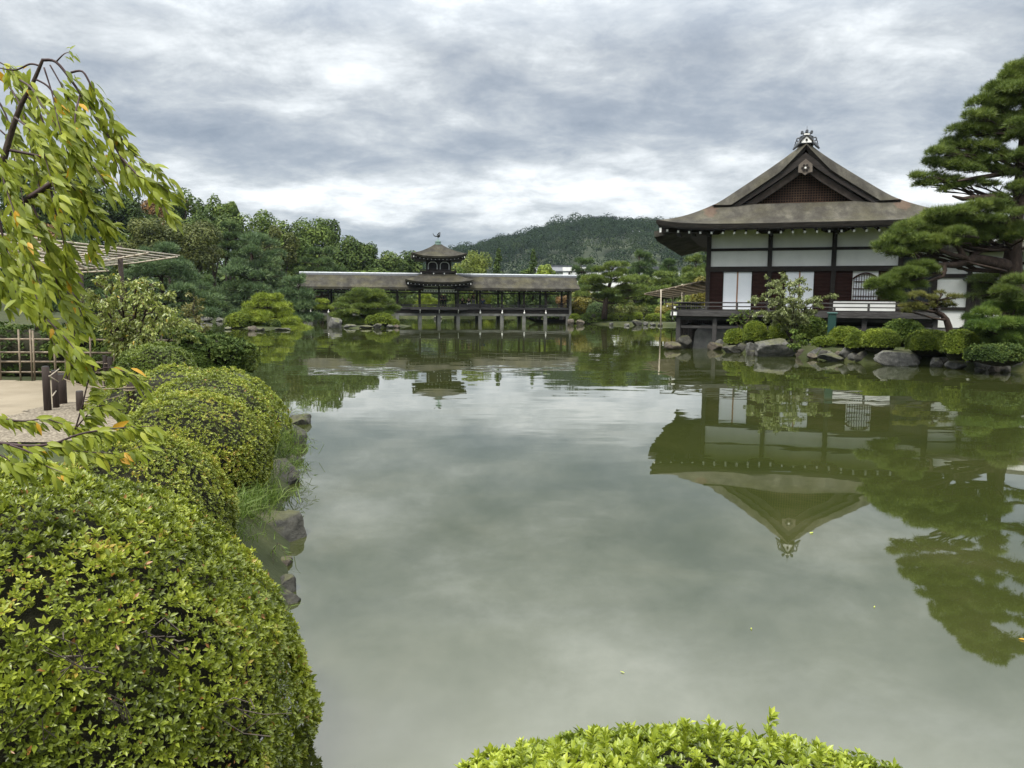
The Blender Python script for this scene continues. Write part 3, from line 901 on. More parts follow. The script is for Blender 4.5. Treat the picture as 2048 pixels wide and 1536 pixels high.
for k in range(9):
    x = -1.365 + k * 1.39
    tall = k % 2 == 0
    box('rail_post', wood_grey, hall, x - .045, x + .045, -1.30, -1.21, 1.84, 2.16 if tall and k else 1.985)
for k in range(1, 9):
    box('rail_post', wood_grey, hall, -1.41, -1.32, -1.25 + k * 1.6, -1.16 + k * 1.6, 1.79, 2.10)
for (x, y, z, s, q) in ((-1.565, -1.27, 1.66, .085, 0), (-1.37, -1.375, 1.66, .085, 1), (-1.37, -1.615, 1.955, .05, 1), (-1.76, -1.255, 2.01, .045, 0), (-1.50, -1.10, 1.44, .06, 0), (9.79, -1.27, 1.66, .085, 0)):
    if q: box('painted_end', white_paint, hall, x - s, x + s, y - .012, y + .012, z - s, z + s)
    else: box('painted_end', white_paint, hall, x - .012, x + .012, y - s, y + s, z - s, z + s)
for x in (-1.23, .44, 1.9, 3.55, 5.2, 6.85, 8.4, 9.65):
    box('veranda_post', wood_grey, hall, x - .10, x + .10, -1.20, -1.00, -.2, 1.54, bevel=.012)
box('brace_beam', wood_grey, hall, -1.15, 9.6, -1.14, -1.06, .98, 1.11)
for k in range(8):
    y = .25 + k * 1.6
    box('veranda_post', timber, hall, -1.33, -1.15, y, y + .18, -.6, 1.54)
    if k < 6: box('veranda_post', timber, hall, -.72, -.56, y + .5, y + .66, -.6, 1.72)
box('brace_beam', timber, hall, -1.29, -1.19, -.9, HB, .98, 1.10)
MB().add([(-.62, -.62, -.5), (9.7, -.62, -.5), (9.7, HB, -.5), (-.62, HB, -.5), (-.50, -.50, .78), (9.7, -.50, .78), (9.7, HB, .78), (-.50, HB, .78), (-.25, -.18, 1.14), (9.7, -.18, 1.14), (9.7, HB, 1.14), (-.25, HB, 1.14)],
         [(0, 1, 5, 4), (1, 2, 6, 5), (2, 3, 7, 6), (3, 0, 4, 7), (4, 5, 9, 8), (5, 6, 10, 9), (6, 7, 11, 10), (7, 4, 8, 11), (8, 9, 10, 11)]).build('stone_base', stone, hall)

# roof: hip-and-gable of thick cypress bark
RD = np.array([0, .75, 1.84, 3.24, 4.15, 5.3, 6.47])
RZ = np.array([9.72, 9.13, 8.36, 7.45, 6.84, 6.19, 5.72])
rpoly = np.polyfit(RD, RZ, 4)
def zs(d): return np.polyval(rpoly, np.abs(d))
EAV, DE, YM = 1.9, 6.47, 6.5                      # eave overhang in front, half width, middle of the depth
def lift(s): return .26 * np.clip(np.abs(s), 0, 1) ** 5
def side_patch(sign):
    ds = np.concatenate([np.linspace(DE, 4.15, 10), np.linspace(4.05, 0, 16)])
    rows = []
    for d in ds:
        yf = -EAV + (EAV + .6) * (DE - d) / (DE - 4.15) if d >= 4.149 else .30
        e_ = np.array([0, .04, .10, .20, .34, .52, .75]) / (YM - yf)
        tt = np.concatenate([-1 + e_, np.linspace(-.82, .82, 17), 1 - e_[::-1]])
        yy = YM + (YM - yf) * tt
        z = zs(d) + lift(tt) * np.clip((d - 4.15) / (DE - 4.15), 0, 1) ** 1.5
        if d < 4.149:                                              # the thatch rolls over at the gable edge
            m_ = np.minimum(yy - yf, 2 * YM - yf - yy)
            z = z - .62 * np.clip(1 - m_ / .80, 0, 1) ** 2.2 * min(1, (4.149 - d) / .9) * min(1, .45 + d * .5)
        rows.append(np.stack([np.full(31, MIDX + sign * d), yy, z], 1))
    v = np.concatenate(rows)
    n = len(ds)
    i = np.arange(n * 31).reshape(n, 31)
    q = np.stack([i[:-1, :-1], i[:-1, 1:], i[1:, 1:], i[1:, :-1]], -1).reshape(-1, 4)
    return v, (q[:, ::-1] if sign < 0 else q)
def front_patch(back=False):
    rows = []
    for t_ in np.linspace(0, 1, 10):
        d = DE - (DE - 4.15) * t_
        y = -EAV + (EAV + .6) * t_
        s = np.linspace(-1, 1, 41)
        z = zs(d) + lift(s) * (1 - t_) ** 1.5
        rows.append(np.stack([MIDX + s * d, np.full(41, 2 * YM - y if back else y), z], 1))
    v = np.concatenate(rows)
    i = np.arange(10 * 41).reshape(10, 41)
    q = np.stack([i[:-1, :-1], i[:-1, 1:], i[1:, 1:], i[1:, :-1]], -1).reshape(-1, 4)
    return v, (q[:, ::-1] if back else q)
vv, qq = [], []
for v, q in (side_patch(-1), side_patch(1), front_patch(), front_patch(True)):
    qq.append(q + sum(len(a) for a in vv)); vv.append(v)
roof = mesh_obj('roof', np.concatenate(vv), np.concatenate(qq), thatch, hall, True)
roof.data.materials.append(surf('cut_thatch_edge', [(.3, (.010, .009, .008)), (.55, (.024, .021, .018)), (.8, (.05, .045, .038))], 3, rough=1.0, stretch=(1, 1, 9)))
bm = bmesh.new(); bm.from_mesh(roof.data); bmesh.ops.remove_doubles(bm, verts=bm.verts, dist=.004)
bmesh.ops.recalc_face_normals(bm, faces=bm.faces)
if sum(f.normal.z for f in bm.faces) < 0: bmesh.ops.reverse_faces(bm, faces=bm.faces)
bm.to_mesh(roof.data); bm.free()
m_ = roof.modifiers.new('thickness', 'SOLIDIFY'); m_.thickness = .22; m_.offset = -1; m_.material_offset_rim = 1
m_ = roof.modifiers.new('edges', 'EDGE_SPLIT'); m_.split_angle = math.radians(35)
# dark board layer under the thatch edge, following the eaves
def eave_board(name, y_in, drop, mat, th, inset):
    mb = MB()
    s = np.linspace(-1, 1, 41)
    for sg, dim in (('front', 0), ('left', 1), ('right', 2), ('back', 3)):
        rows = []
        for u, extra in ((inset, 0), (y_in, .10)):
            if dim in (0, 3):
                x = MIDX + s * (DE - u); y = np.full(41, -EAV + u)
                if dim == 3: y = 2 * YM - y
            else:
                y = YM + s * (YM + EAV - u); x = np.full(41, MIDX + (-1 if dim == 1 else 1) * (DE - u))
            z = zs(DE) - drop + lift(s) * (1 - u / 2.6) + extra * u
            rows.append((x, y, z))
        v = []
        for (x, y, z) in rows: v += list(zip(x, y, z))
        for (x, y, z) in rows: v += list(zip(x, y, z - th))
        f = []
        for i in range(40):
            f += [(i, i + 1, 41 + i + 1, 41 + i), (82 + i, 123 + i, 123 + i + 1, 82 + i + 1), (i, 82 + i, 82 + i + 1, i + 1)]
        mb.add(v, f)
    return mb.build(name, mat, hall)
eave_board('eave_soffit', 2.05, .215, timber, .06, .10)
for k in range(22):                                                    # rafters with white painted ends
    x = -2.0 + k * .50 + .18
    r_ = MB().bar((x, -1.62, 5.35 + .26 * abs((x - MIDX) / DE) ** 5), (x, .0, 5.66), .085, .10).build('rafter', timber, hall)
    MB().bar((x, -1.632, 5.328 + .26 * abs((x - MIDX) / DE) ** 5), (x, -1.62, 5.33 + .26 * abs((x - MIDX) / DE) ** 5), .085, .10).build('painted_end', white_paint, r_)
r_ = MB().bar((-2.12, -1.72, 5.52), (.0, .0, 5.62), .15, .20).build('hip_rafter', timber, hall)
MB().bar((-2.13, -1.728, 5.52), (-2.12, -1.72, 5.52), .16, .21).build('painted_end', white_paint, r_)
for x in (-1.35, -.68, .0, 2.78, 5.56):
    MB().box(x - .07, x + .07, -1.05, -.95, 5.26, 5.42).build('bracket_end', wood_grey, hall)
    MB().box(x - .06, x + .06, -.95, 0, 5.30, 5.42).build('bracket_arm', timber, hall)
# gable: bargeboards, lattice, pendant
def rake(off, y0, y1, wid, dmax, d0=0.0, name='bargeboard', mat=timber, sag=0.0):
    for sg in (-1, 1):
        ds = np.linspace(d0, dmax, 15)
        up_ = zs(ds) - off
        lo_ = up_ - wid * (1 - .25 * (ds / dmax))
        poly = [(MIDX + sg * d, z) for d, z in zip(ds, up_)] + [(MIDX + sg * d, z) for d, z in zip(ds[::-1], lo_[::-1])]
        mb = MB()
        n = 15
        v = [(x, y0, z) for x, z in poly] + [(x, y1, z) for x, z in poly]
        f = []
        for i in range(n - 1):
            j = 2 * n - 1 - i
            f += [(i, i + 1, j - 1, j), (2 * n + i, 2 * n + j, 2 * n + j - 1, 2 * n + i + 1), (j, j - 1, 2 * n + j - 1, 2 * n + j), (i, 2 * n + i, 2 * n + i + 1, i + 1)]
        f += [(0, 2 * n - 1, 4 * n - 1, 2 * n), (n - 1, 3 * n - 1, 3 * n, n)]
        mb.add(v, f).build(name, mat, hall)
rake(.62, .40, .80, .34, 4.0, name='rake_board', mat=timber)  # near-black timber paints in the shade on the underside of the rake
rake(.98, .62, .74, .40, 3.4, name='bargeboard', mat=surf('brown_board', [(.3, (.030, .022, .018)), (.6, (.055, .043, .036)), (.8, (.09, .075, .065))], 3, rough=.8))
gv = MB()
for sg in (-1, 1):
    ds = np.linspace(0, 4.1, 14)
    v = [(MIDX + sg * d, 1.30, zs(d) - .45) for d in ds] + [(MIDX + sg * d, 1.30, 6.7) for d in ds]
    gv.add(v, [(i, i + 1, 15 + i, 14 + i) for i in range(13)])
gv.build('gable_wall', timber, hall)
gl = MB()
top_ = lambda x: float(zs(x - MIDX)) - 1.0
x = MIDX - 2.9
while x < MIDX + 2.9:
    if top_(x) > 6.95: gl.box(x - .018, x + .018, 1.02, 1.06, 6.85, top_(x))
    x += .118
z = 6.93
while z < 8.9:
    h_ = [d for d in np.linspace(0, 3.4, 80) if zs(d) - 1.0 > z]
    if h_: gl.box(MIDX - h_[-1], MIDX + h_[-1], 1.062, 1.09, z - .018, z + .018)
    z += .118
gl.build('gable_lattice', lattice_wood, hall)
box('gable_sill', wood_grey, hall, MIDX - 3.3, MIDX + 3.3, .85, 1.25, 6.68, 6.86)
gx0, gz0 = MIDX, 8.34
gg = MB().prism([(gx0, gz0 + .46), (gx0 - .30, gz0 + .20), (gx0 - .31, gz0 - .14), (gx0 - .13, gz0 - .17), (gx0, gz0 - .28), (gx0 + .13, gz0 - .17), (gx0 + .31, gz0 - .14), (gx0 + .30, gz0 + .20)], .30, .395).build('gable_pendant', surf('pale_worn_wood', [(.3, (.075, .06, .05)), (.7, (.14, .12, .10))], 4, rough=.8), hall)
lb = MB()
for k in range(6):
    a = k * math.pi / 3
    lb.prism([(gx0 + .13 * math.cos(a) + .06 * math.cos(q), gz0 + .05 + .13 * math.sin(a) + .06 * math.sin(q)) for q in np.linspace(0, 2 * math.pi, 7)[:-1]], .275, .299)
lb.build('flower_boss', timber, gg)
MB().prism([(gx0 + .045 * math.cos(q), gz0 + .05 + .045 * math.sin(q)) for q in np.linspace(0, 2 * math.pi, 11)[:-1]], .24, .273).build('boss_stud', white_paint, gg)
# ridge of tiles with a scrolled end ornament
MB().prism([(MIDX - .34, 9.50), (MIDX - .30, 9.86), (MIDX - .16, 9.92), (MIDX - .14, 10.02), (MIDX + .14, 10.02), (MIDX + .16, 9.92), (MIDX + .30, 9.86), (MIDX + .34, 9.50)], .62, 2 * YM - .62).build('roof_ridge', tile, hall)
on = MB().prism([(MIDX - .36, 9.62), (MIDX - .36, 9.84), (MIDX - .22, 10.10), (MIDX - .20, 10.24), (MIDX + .20, 10.24), (MIDX + .22, 10.10), (MIDX + .36, 9.84), (MIDX + .36, 9.62)], .40, .62).build('ridge_ornament', tile, hall)
MB().prism([(MIDX - .29, 9.66), (MIDX - .29, 9.78), (MIDX, 10.06), (MIDX + .29, 9.78), (MIDX + .29, 9.66)], .375, .398).build('ornament_face', white_paint, on)
MB().prism([(MIDX - .16, 10.12), (MIDX - .16, 10.20), (MIDX + .16, 10.20), (MIDX + .16, 10.12)], .38, .398).build('ornament_face', white_paint, on)
rf = MB()
rf.bar((MIDX - .36, .37, 9.74), (MIDX + .02, .37, 10.12), .06, .07, (0, 1, 0)); rf.bar((MIDX + .36, .37, 9.74), (MIDX - .02, .37, 10.12), .06, .07, (0, 1, 0))
rf.prism([(MIDX + .07 * math.cos(q), 9.83 + .07 * math.sin(q)) for q in np.linspace(0, 2 * math.pi, 13)[:-1]], .34, .372)
rf.build('ornament_gable', timber, on)
def disc(cx, cz, r, y0, y1, n=12):
    return [(cx + r * math.cos(q), cz + r * math.sin(q)) for q in np.linspace(0, 2 * math.pi, n + 1)[:-1]], y0, y1
for sx, sz, sr in ((-.27, 10.28, .085), (0, 10.34, .09), (.27, 10.28, .085)):
    MB().prism(*disc(MIDX + sx, sz, sr, .36, .66)).build('ornament_knob', tile, on)
MB().tube([(MIDX, .5, 10.40), (MIDX, .5, 10.68)], [.018, .008], 6).build('ornament_spike', tile, on)
for sg in (-1, 1):
    sc_ = MB()
    for cx, cz, r in ((.46, 9.86, .15), (.54, 9.70, .12), (.60, 9.56, .09), (.66, 9.42, .07), (.73, 9.32, .055)):
        pts = [(MIDX + sg * (cx + r * .72 * math.cos(a)), .47, cz + r * .72 * math.sin(a)) for a in np.linspace(-.6, 5.0, 12)]
        sc_.tube(pts, [r * .30] * 12, 6)
    sc_.tube([(MIDX + sg * .36, .47, 9.74), (MIDX + sg * .48, .47, 9.60), (MIDX + sg * .60, .47, 9.44), (MIDX + sg * .74, .47, 9.28)], [.10, .10, .08, .04], 7)
    sc_.build('ornament_scroll', tile, on, True)
on.location = (MIDX * .24, .50 * .24, 9.60 * .24 - .10)
on.scale = (.76, .76, .76)
# lower roof along the left side
lr = MB()
ys = np.linspace(.15, HB, 16)
v = []
for y in ys:
    e = .14 * max(0, 1 - (y - .15) / 1.5) ** 2
    v += [(-2.66, y, 5.50 + e), (-1.5, y, 5.72 + e * .4), (-.1, y, 5.98), (-.1, y, 5.80), (-1.5, y, 5.48 + e * .4), (-2.62, y, 5.22 + e)]
f = [(0, 1, 4, 5), (1, 2, 3, 4)]
for i in range(15):
    a = i * 6
    f += [(a + k, a + (k + 1) % 6, a + 6 + (k + 1) % 6, a + 6 + k)[::-1] for k in range(6)]
lr.add(v, f).build('side_roof', thatch, hall)

# ------------------------------------------------------------------ annex to the right of the hall
ann = thing('annex_building', hall_o, 'low white-walled annex with dark beams, behind the tall pine', 'building', rz=HALL_YAW)
box('wall', plaster, ann, 9.85, 17.5, .22, 9, 1.15, 5.1)
box('base', stone, ann, 9.85, 17.5, .26, 8.9, .3, 1.15)
for x in (9.80, 11.15, 13.0, 14.6, 16.4):
    box('post', timber, ann, x - .08, x + .08, .10, .30, .5, 5.05)
for z0, z1 in ((3.34, 3.52), (3.90, 4.02), (1.92, 2.06)):
    box('beam', timber, ann, 9.72, 17.5, .14, .28, z0, z1)
dk = MB().box(11.23, 12.9, .16, .21, 2.06, 3.34)
for k in range(14): dk.box(11.30 + k * .115, 11.33 + k * .115, .12, .158, 2.06, 3.34)
dk.build('dark_shutter', timber, ann)
MB().prism([(10.9, 3.22), (10.85, 3.30), (11.0, 3.38), (13.2, 3.38), (13.25, 3.22)], -.42, .12).build('window_hood', tile, ann)
MB().add([(9.7, -.75, 4.62), (17.8, -.75, 4.62), (17.8, 4.2, 6.15), (10.6, 4.2, 6.15), (9.7, -.75, 4.40), (17.8, -.75, 4.40), (17.8, 4.2, 5.9), (10.6, 4.2, 5.9), (17.8, 9.4, 4.62), (9.7, 9.4, 4.62), (17.8, 9.4, 4.4), (9.7, 9.4, 4.4)],
         [(0, 1, 2, 3), (4, 7, 6, 5), (0, 4, 5, 1), (3, 2, 8, 9), (7, 11, 10, 6), (0, 3, 7, 4), (3, 9, 11, 7), (1, 5, 6, 2), (2, 6, 10, 8), (9, 8, 10, 11)]).build('roof', thatch, ann)

# ------------------------------------------------------------------ covered bridge with a two-storey pavilion
BR_YAW = math.radians(8.2)
br_o = (-7.154, 75.2, 0.0)
br = thing('covered_bridge', br_o, 'long dark roofed wooden bridge on stone piles with a two-tier pavilion in its middle', 'bridge', rz=BR_YAW)
XP = [-12.15, -10.5, -8.35, -6.2, -4.02, -1.84, 0.0, 1.85, 4.01, 6.18, 8.38, 10.54, 12.82]
for x in XP:
    for y, m in ((.12, pale_stone), (3.2, pale_stone)):
        box('stone_pile', m, br, x - .17, x + .17, y - .17, y + .17, -1.0, .70, bevel=.02)
for y in (.12, 3.2):
    box('stone_beam', pale_stone, br, -12.8, 13.0, y - .14, y + .14, .70, .93, bevel=.015)
for k in range(28):
    x = -12.6 + k * .945
    box('joist', timber, br, x - .08, x + .08, -.05, 3.4, .935, 1.20)
box('girder', timber, br, -12.8, 13.0, .04, .24, .932, 1.34)
box('girder', timber, br, -12.8, 13.0, 3.08, 3.28, .932, 1.34)
box('deck', wood_grey, br, -12.9, 13.05, -.16, 3.5, 1.345, 1.54)
box('pavilion_deck', wood_grey, br, -2.75, 2.75, -.62, -.165, 1.30, 1.52)
for y0, y1, x0, x1 in ((-.12, -.06, -12.8, -2.8), (-.12, -.06, 2.8, 12.9), (-.58, -.52, -2.7, 2.7), (3.38, 3.44, -12.8, 12.9)):
    box('top_rail', wood_grey, br, x0, x1, y0, y1, 1.75, 1.80)
    box('middle_rail', wood_grey, br, x0, x1, y0, y1, 1.64, 1.675)
for k in range(24):
    x = -12.13 + k * 1.085
    y = -.55 if abs(x) < 2.7 else -.09
    box('rail_post', wood_grey, br, x - .035, x + .035, y - .035, y + .035, 1.54, 1.76)
for x in XP:
    for y in (.12, 3.2):
        if x == 0.0 and y > 1: continue
        box('post', timber, br, x - .09, x + .09, y - .09, y + .09, 1.54, 3.56)
box('post', pale_stone, br, 12.92, 13.12, -.22, -.02, -.2, 3.3)
for x in (4.01, 6.18, 8.38, 10.54, -12.15, -10.5):                      # pale hanging ends under the deck
    MB().lathe([(.001, .36), (.018, .36), (.018, .18), (.05, .16), (.085, .09), (.085, .03), (.05, -.04), (.001, -.06)], 10, (x, -.20, .96)).build('hanging_boss', white_paint, br, True)
for x in (-1.84, 0.0, 1.85):
    MB().bar((x, -.60, 1.28), (x, -.30, .98), .06, .08).build('painted_strut', white_paint, br)
for y in (.12, 3.2):
    box('tie_beam', timber, br, -12.8, 13.0, y - .05, y + .05, 2.86, 2.98)
    box('top_beam', timber, br, -12.8, 13.1, y - .08, y + .08, 3.30, 3.48)
# bridge roof: two thatched wings
def wing(x0, x1, name):
    v, f = [], []
    prof = [(-.85, 3.42), (-.2, 3.72), (.6, 4.15), (1.62, 4.70), (2.65, 4.15), (3.5, 3.72), (4.15, 3.42)]
    for x in (x0, x1):
        v += [(x, y, z) for y, z in prof] + [(x, y, z - .22) for y, z in prof]
    n = 7
    for i in range(n - 1):
        f += [(i, i + 1, 2 * n + i + 1, 2 * n + i)[::-1], (n + i, 3 * n + i, 3 * n + i + 1, n + i + 1)[::-1], (i, i + 1, n + i + 1, n + i), (2 * n + i, 3 * n + i, 3 * n + i + 1, 2 * n + i + 1)]
    f += [(0, n, 3 * n, 2 * n), (n - 1, 3 * n - 1, 4 * n - 1, 2 * n - 1)]
    return mesh_obj(name, v, f, thatch_bridge, br)
wing(-13.3, -1.5, 'wing_roof'); wing(1.5, 13.85, 'wing_roof')
for x0, x1 in ((-13.35, -1.55), (1.6, 14.0)):
    rp = MB().prism([(1.34, 4.58), (1.40, 4.76), (1.84, 4.76), (1.90, 4.58)], x0, x1)
    rp.v = [(y, x, z) for x, y, z in rp.v]
    rp.build('roof_ridge', tile, br)
    c_ = MB().tube([(x0, 1.62, 4.785), (x1, 1.62, 4.785)], .085, 8)
    c_.build('ridge_cap', tile_pale, br)
for x0, x1 in ((-13.0, -3.2), (3.3, 13.7)):
    k = int((x1 - x0) / .72)
    for j in range(k + 1):
        if j % 5 == 2 and False: continue
        x = x0 + j * (x1 - x0) / k
        box('rafter_end', white_paint, br, x - .028, x + .028, -.74, -.705, 3.12, 3.18)
box('eave_board', timber, br, -13.1, -1.5, -.70, .3, 3.13, 3.24); box('eave_board', timber, br, 1.5, 13.7, -.70, .3, 3.13, 3.24)
box('eave_board', timber, br, -13.1, 13.7, 3.0, 3.9, 3.13, 3.24)
# pavilion roofs (square, curved, corners lifted)
def square_roof(name, cy, prof, th, up_amt, mat):
    """prof: (half size, z) from eave to top"""
    v, f = [], []
    n = 17
    for h, z in prof:
        for sd in range(4):
            s = np.linspace(-1, 1, n)
            e = up_amt * np.abs(s) ** 3.2 * max(0, (h - prof[-1][0]) / (prof[0][0] - prof[-1][0])) ** 1.6
            X, Y = s * h, np.full(n, -h)
            for _ in range(sd): X, Y = -Y, X
            v += [(a, b + cy, c) for a, b, c in zip(X, Y, z + e)]
    m = 4 * n
    for i in range(len(prof) - 1):
        for sd in range(4):
            for k in range(n - 1):
                a = i * m + sd * n + k
                f.append((a, a + 1, a + m + 1, a + m))
    o = mesh_obj(name, v, f, mat, br, True)
    md = o.modifiers.new('thickness', 'SOLIDIFY'); md.thickness = th; md.offset = -1
    md = o.modifiers.new('edges', 'EDGE_SPLIT'); md.split_angle = math.radians(40)
    return o
PY = 1.66
def rows(a, b, k, bow):
    return [(a[0] + (b[0] - a[0]) * t_, a[1] + (b[1] - a[1]) * (t_ ** bow)) for t_ in np.linspace(0, 1, k)]
square_roof('lower_roof', PY, rows((3.25, 3.93), (1.6, 4.78), 7, 1.15), .20, .26, thatch_bridge)
square_roof('upper_roof', PY, rows((2.62, 6.40), (.34, 7.66), 9, 1.28), .20, .33, thatch_bridge)
MB().box(-2.9, 2.9, PY - 2.9, PY + 2.9, 3.60, 3.76).build('eave_frame', timber, br)
MB().box(-2.3, 2.3, PY - 2.3, PY + 2.3, 6.08, 6.22).build('eave_frame', timber, br)
for k in range(15):
    x = -2.7 + k * .386
    e = .26 * abs(x / 3.1) ** 3.2
    box('rafter_end', white_paint, br, x - .03, x + .03, PY - 3.06, PY - 3.0, 3.60 + e, 3.66 + e)
for k in range(13):
    x = -2.2 + k * .367
    e = .33 * abs(x / 2.5) ** 3.2
    box('rafter_end', white_paint, br, x - .03, x + .03, PY - 2.44, PY - 2.38, 6.06 + e, 6.12 + e)
for sx in (-1, 1):
    box('corner_end', white_paint, br, sx * 2.98 - .05, sx * 2.98 + .05, PY - 3.10, PY - 3.0, 3.72, 3.88)
    box('corner_end', white_paint, br, sx * 2.42 - .05, sx * 2.42 + .05, PY - 2.50, PY - 2.40, 6.28, 6.44)
box('upper_body', timber, br, -1.12, 1.12, PY - 1.12, PY + 1.12, 4.7, 6.15)
for x in (-1.16, 0.0, 1.16):
    box('upper_post', timber, br, x - .07, x + .07, PY - 1.22, PY - 1.121, 4.9, 6.1)
for x in (-.58, .58):                                                  # bell-shaped openings bordered in white
    q = MB()
    pts = [(x - .43, 5.18), (x - .43, 5.62), (x - .36, 5.80), (x - .18, 5.90), (x + .18, 5.90), (x + .36, 5.80), (x + .43, 5.62), (x + .43, 5.18)]
    for (a, b), (c, d) in zip(pts[:-1], pts[1:]):
        q.bar((a, PY - 1.16, b), (c, PY - 1.16, d), .06, .10, (0, 1, 0))
    q.build('window_border', plaster, br)
box('balcony', timber, br, -1.72, 1.72, PY - 1.72, PY + 1.72, 4.84, 4.93)
for (a, b, c, d) in ((-1.75, 1.75, PY - 1.74, PY - 1.68), (-1.75, 1.75, PY + 1.68, PY + 1.74), (-1.74, -1.68, PY - 1.66, PY + 1.66), (1.68, 1.74, PY - 1.66, PY + 1.66)):
    box('balcony_rail', timber, br, a, b, c, d, 5.12, 5.18)
    box('balcony_rail', timber, br, a, b, c, d, 4.93, 5.05)
for x in (-1.70, -.52, .52, 1.70):
    box('painted_end', white_paint, br, x - .05, x + .05, PY - 1.80, PY - 1.74, 4.72, 4.84)
for a, b in ((-1.74, -.10), (.10, 1.74)):                              # pale lintel panels with dark fretwork
    p_ = box('lintel_panel', plaster, br, a, b, .08, .13, 3.0, 3.20)
    q = MB()
    for k in range(6):
        xx = a + .18 + k * (b - a - .36) / 5
        q.box(xx - .07, xx + .07, .06, .079, 3.05, 3.15)
    q.build('fretwork', tile, p_)
    box('plaster_panel', plaster, br, a, b, .08, .13, 3.24, 3.50)
MB().lathe([(.40, 7.58), (.40, 7.70), (.30, 7.72), (.27, 7.90), (.33, 7.93), (.30, 7.98), (.12, 8.02), (.10, 8.10), (.06, 8.14), (.03, 8.16), (.03, 8.32)], 12, (0, PY, 0)).build('finial', copper, br)
bird = MB()
bird.tube([(-.16, PY, 8.50), (-.05, PY, 8.46), (.06, PY, 8.46), (.14, PY, 8.52), (.17, PY, 8.62), (.15, PY, 8.70), (.22, PY, 8.72), (.27, PY, 8.68)], [.03, .10, .12, .10, .055, .05, .045, .012], 8)
bird.tube([(-.10, PY, 8.47), (-.28, PY, 8.46), (-.42, PY, 8.58), (-.50, PY, 8.76)], [.06, .05, .04, .02], 6)
for sg in (-1, 1):
    bird.tube([(.05, PY + sg * .07, 8.50), (-.02, PY + sg * .16, 8.64), (.10, PY + sg * .20, 8.80), (.24, PY + sg * .16, 8.82)], [.06, .07, .05, .015], 6)
    bird.tube([(.03, PY + sg * .03, 8.40), (.02, PY + sg * .03, 8.30)], .015, 5)
bird.build('bird_finial', bronze, br, True)

# ------------------------------------------------------------------ far trees: (pixel x, crown top y, crown bottom y, half width px, distance, leaf, style, label)
def far_tree(px, yt, yb, hw, Y, mat, name, label, seed, n=1800, leaf=.5, k=15, cat='tree', group=None, **kw):
    c = W(px, (yt + yb) / 2, Y)
    rz = (yb - yt) / 2 * Y / F * 1.02
    rx = hw * Y / F
    z0 = max(gh(c[0], c[1]) - .1, .1) if Y < 112 else 1.0
    return broad_tree(name, c[0], c[1], z0, c[2] - z0, np.array([rx, rx * .85, rz]), mat, label, cat, group, n=int(n * 4.0), leaf=leaf * .70, k=int(k * 1.7), seed=seed, trunk=max(.14, rz * .055), **kw)
G_TL = 'trees on the far left shore'
G_BR = 'trees behind the covered bridge'
far_tree(20, 320, 560, 120, 92, lf_dark, 'broadleaf_tree', 'tall dark tree at the far left, half hidden by the near cherry', 11, 2600, .6, group=G_TL)
far_tree(150, 338, 540, 85, 96, lf_dark, 'broadleaf_tree', 'dark tree whose top shows through the cherry twigs', 12, 2600, .6, group=G_TL)
far_tree(262, 380, 545, 55, 98, lf_dark, 'broadleaf_tree', 'dense dark rounded evergreen just right of the cherry', 13, 2600, .5, group=G_TL)
far_tree(338, 388, 500, 50, 112, lf_rust, 'broadleaf_tree', 'loose tree with rusty brown leaves on the left skyline', 14, 1400, .6, fill=.6, group=G_TL)
far_tree(372, 385, 500, 38, 106, lf_mid, 'broadleaf_tree', 'thin feathery tree on the skyline left of the two round-topped trees', 15, 1100, .5, fill=.6, group=G_TL)
far_tree(424, 392, 520, 36, 108, lf_mid, 'broadleaf_tree', 'left of the two round-topped trees on the skyline', 16, 1500, .5, group=G_TL)
far_tree(464, 390, 470, 24, 110, lf_mid, 'broadleaf_tree', 'small round ball-topped tree highest on the left skyline', 17, 1100, .5, k=9, group=G_TL)
far_tree(398, 418, 520, 45, 101, lf_dark, 'broadleaf_tree', 'dark spreading tree in front of the two round-topped trees', 18, 1800, .5, group=G_TL)
far_tree(450, 428, 530, 48, 100, lf_dark, 'broadleaf_tree', 'greyish dark tree below the ball-topped tree', 19, 1800, .5, group=G_TL)
far_tree(520, 414, 560, 52, 106, lf_mid, 'broadleaf_tree', 'mid green tree with pale tips above the big pine', 20, 2000, .5, group=G_TL)
far_tree(575, 440, 570, 42, 108, lf_dark, 'broadleaf_tree', 'dark tree right above the big pine crown', 21, 1700, .5, group=G_TL)
far_tree(618, 436, 570, 50, 110, lf_mid, 'broadleaf_tree', 'olive topped tree left of the spiky one', 22, 1900, .5, group=G_TL)
far_tree(655, 438, 570, 26, 112, lf_dark, 'broadleaf_tree', 'spiky narrow tree rising above its neighbours', 23, 1100, .5, k=12, fill=.6, group=G_TL)
far_tree(592, 468, 580, 48, 98, lf_mid, 'broadleaf_tree', 'grey green tree with whitish tips above the bridge roof left end', 24, 1900, .5, group=G_TL)
far_tree(695, 470, 585, 44, 104, lf_dark, 'broadleaf_tree', 'dark tree above the left bridge roof, behind the rounded pine', 25, 1800, .5, group=G_BR)
far_tree(728, 482, 590, 40, 104, lf_dark, 'broadleaf_tree', 'dark rounded tree halfway between the big pine and the pavilion', 26, 1700, .5, group=G_BR)
far_tree(772, 508, 600, 42, 106, lf_dark, 'broadleaf_tree', 'low dark tree left of the pavilion upper floor', 27, 1500, .5, group=G_BR)
far_tree(812, 502, 600, 34, 110, lf_dark, 'broadleaf_tree', 'tree with spiky top directly behind the pavilion left eave', 28, 1400, .5, fill=.6, group=G_BR)
far_tree(735, 538, 610, 50, 101, lf_mid, 'broadleaf_tree', 'low mid green tree peeping over the left bridge roof', 29, 1400, .45, group=G_BR)
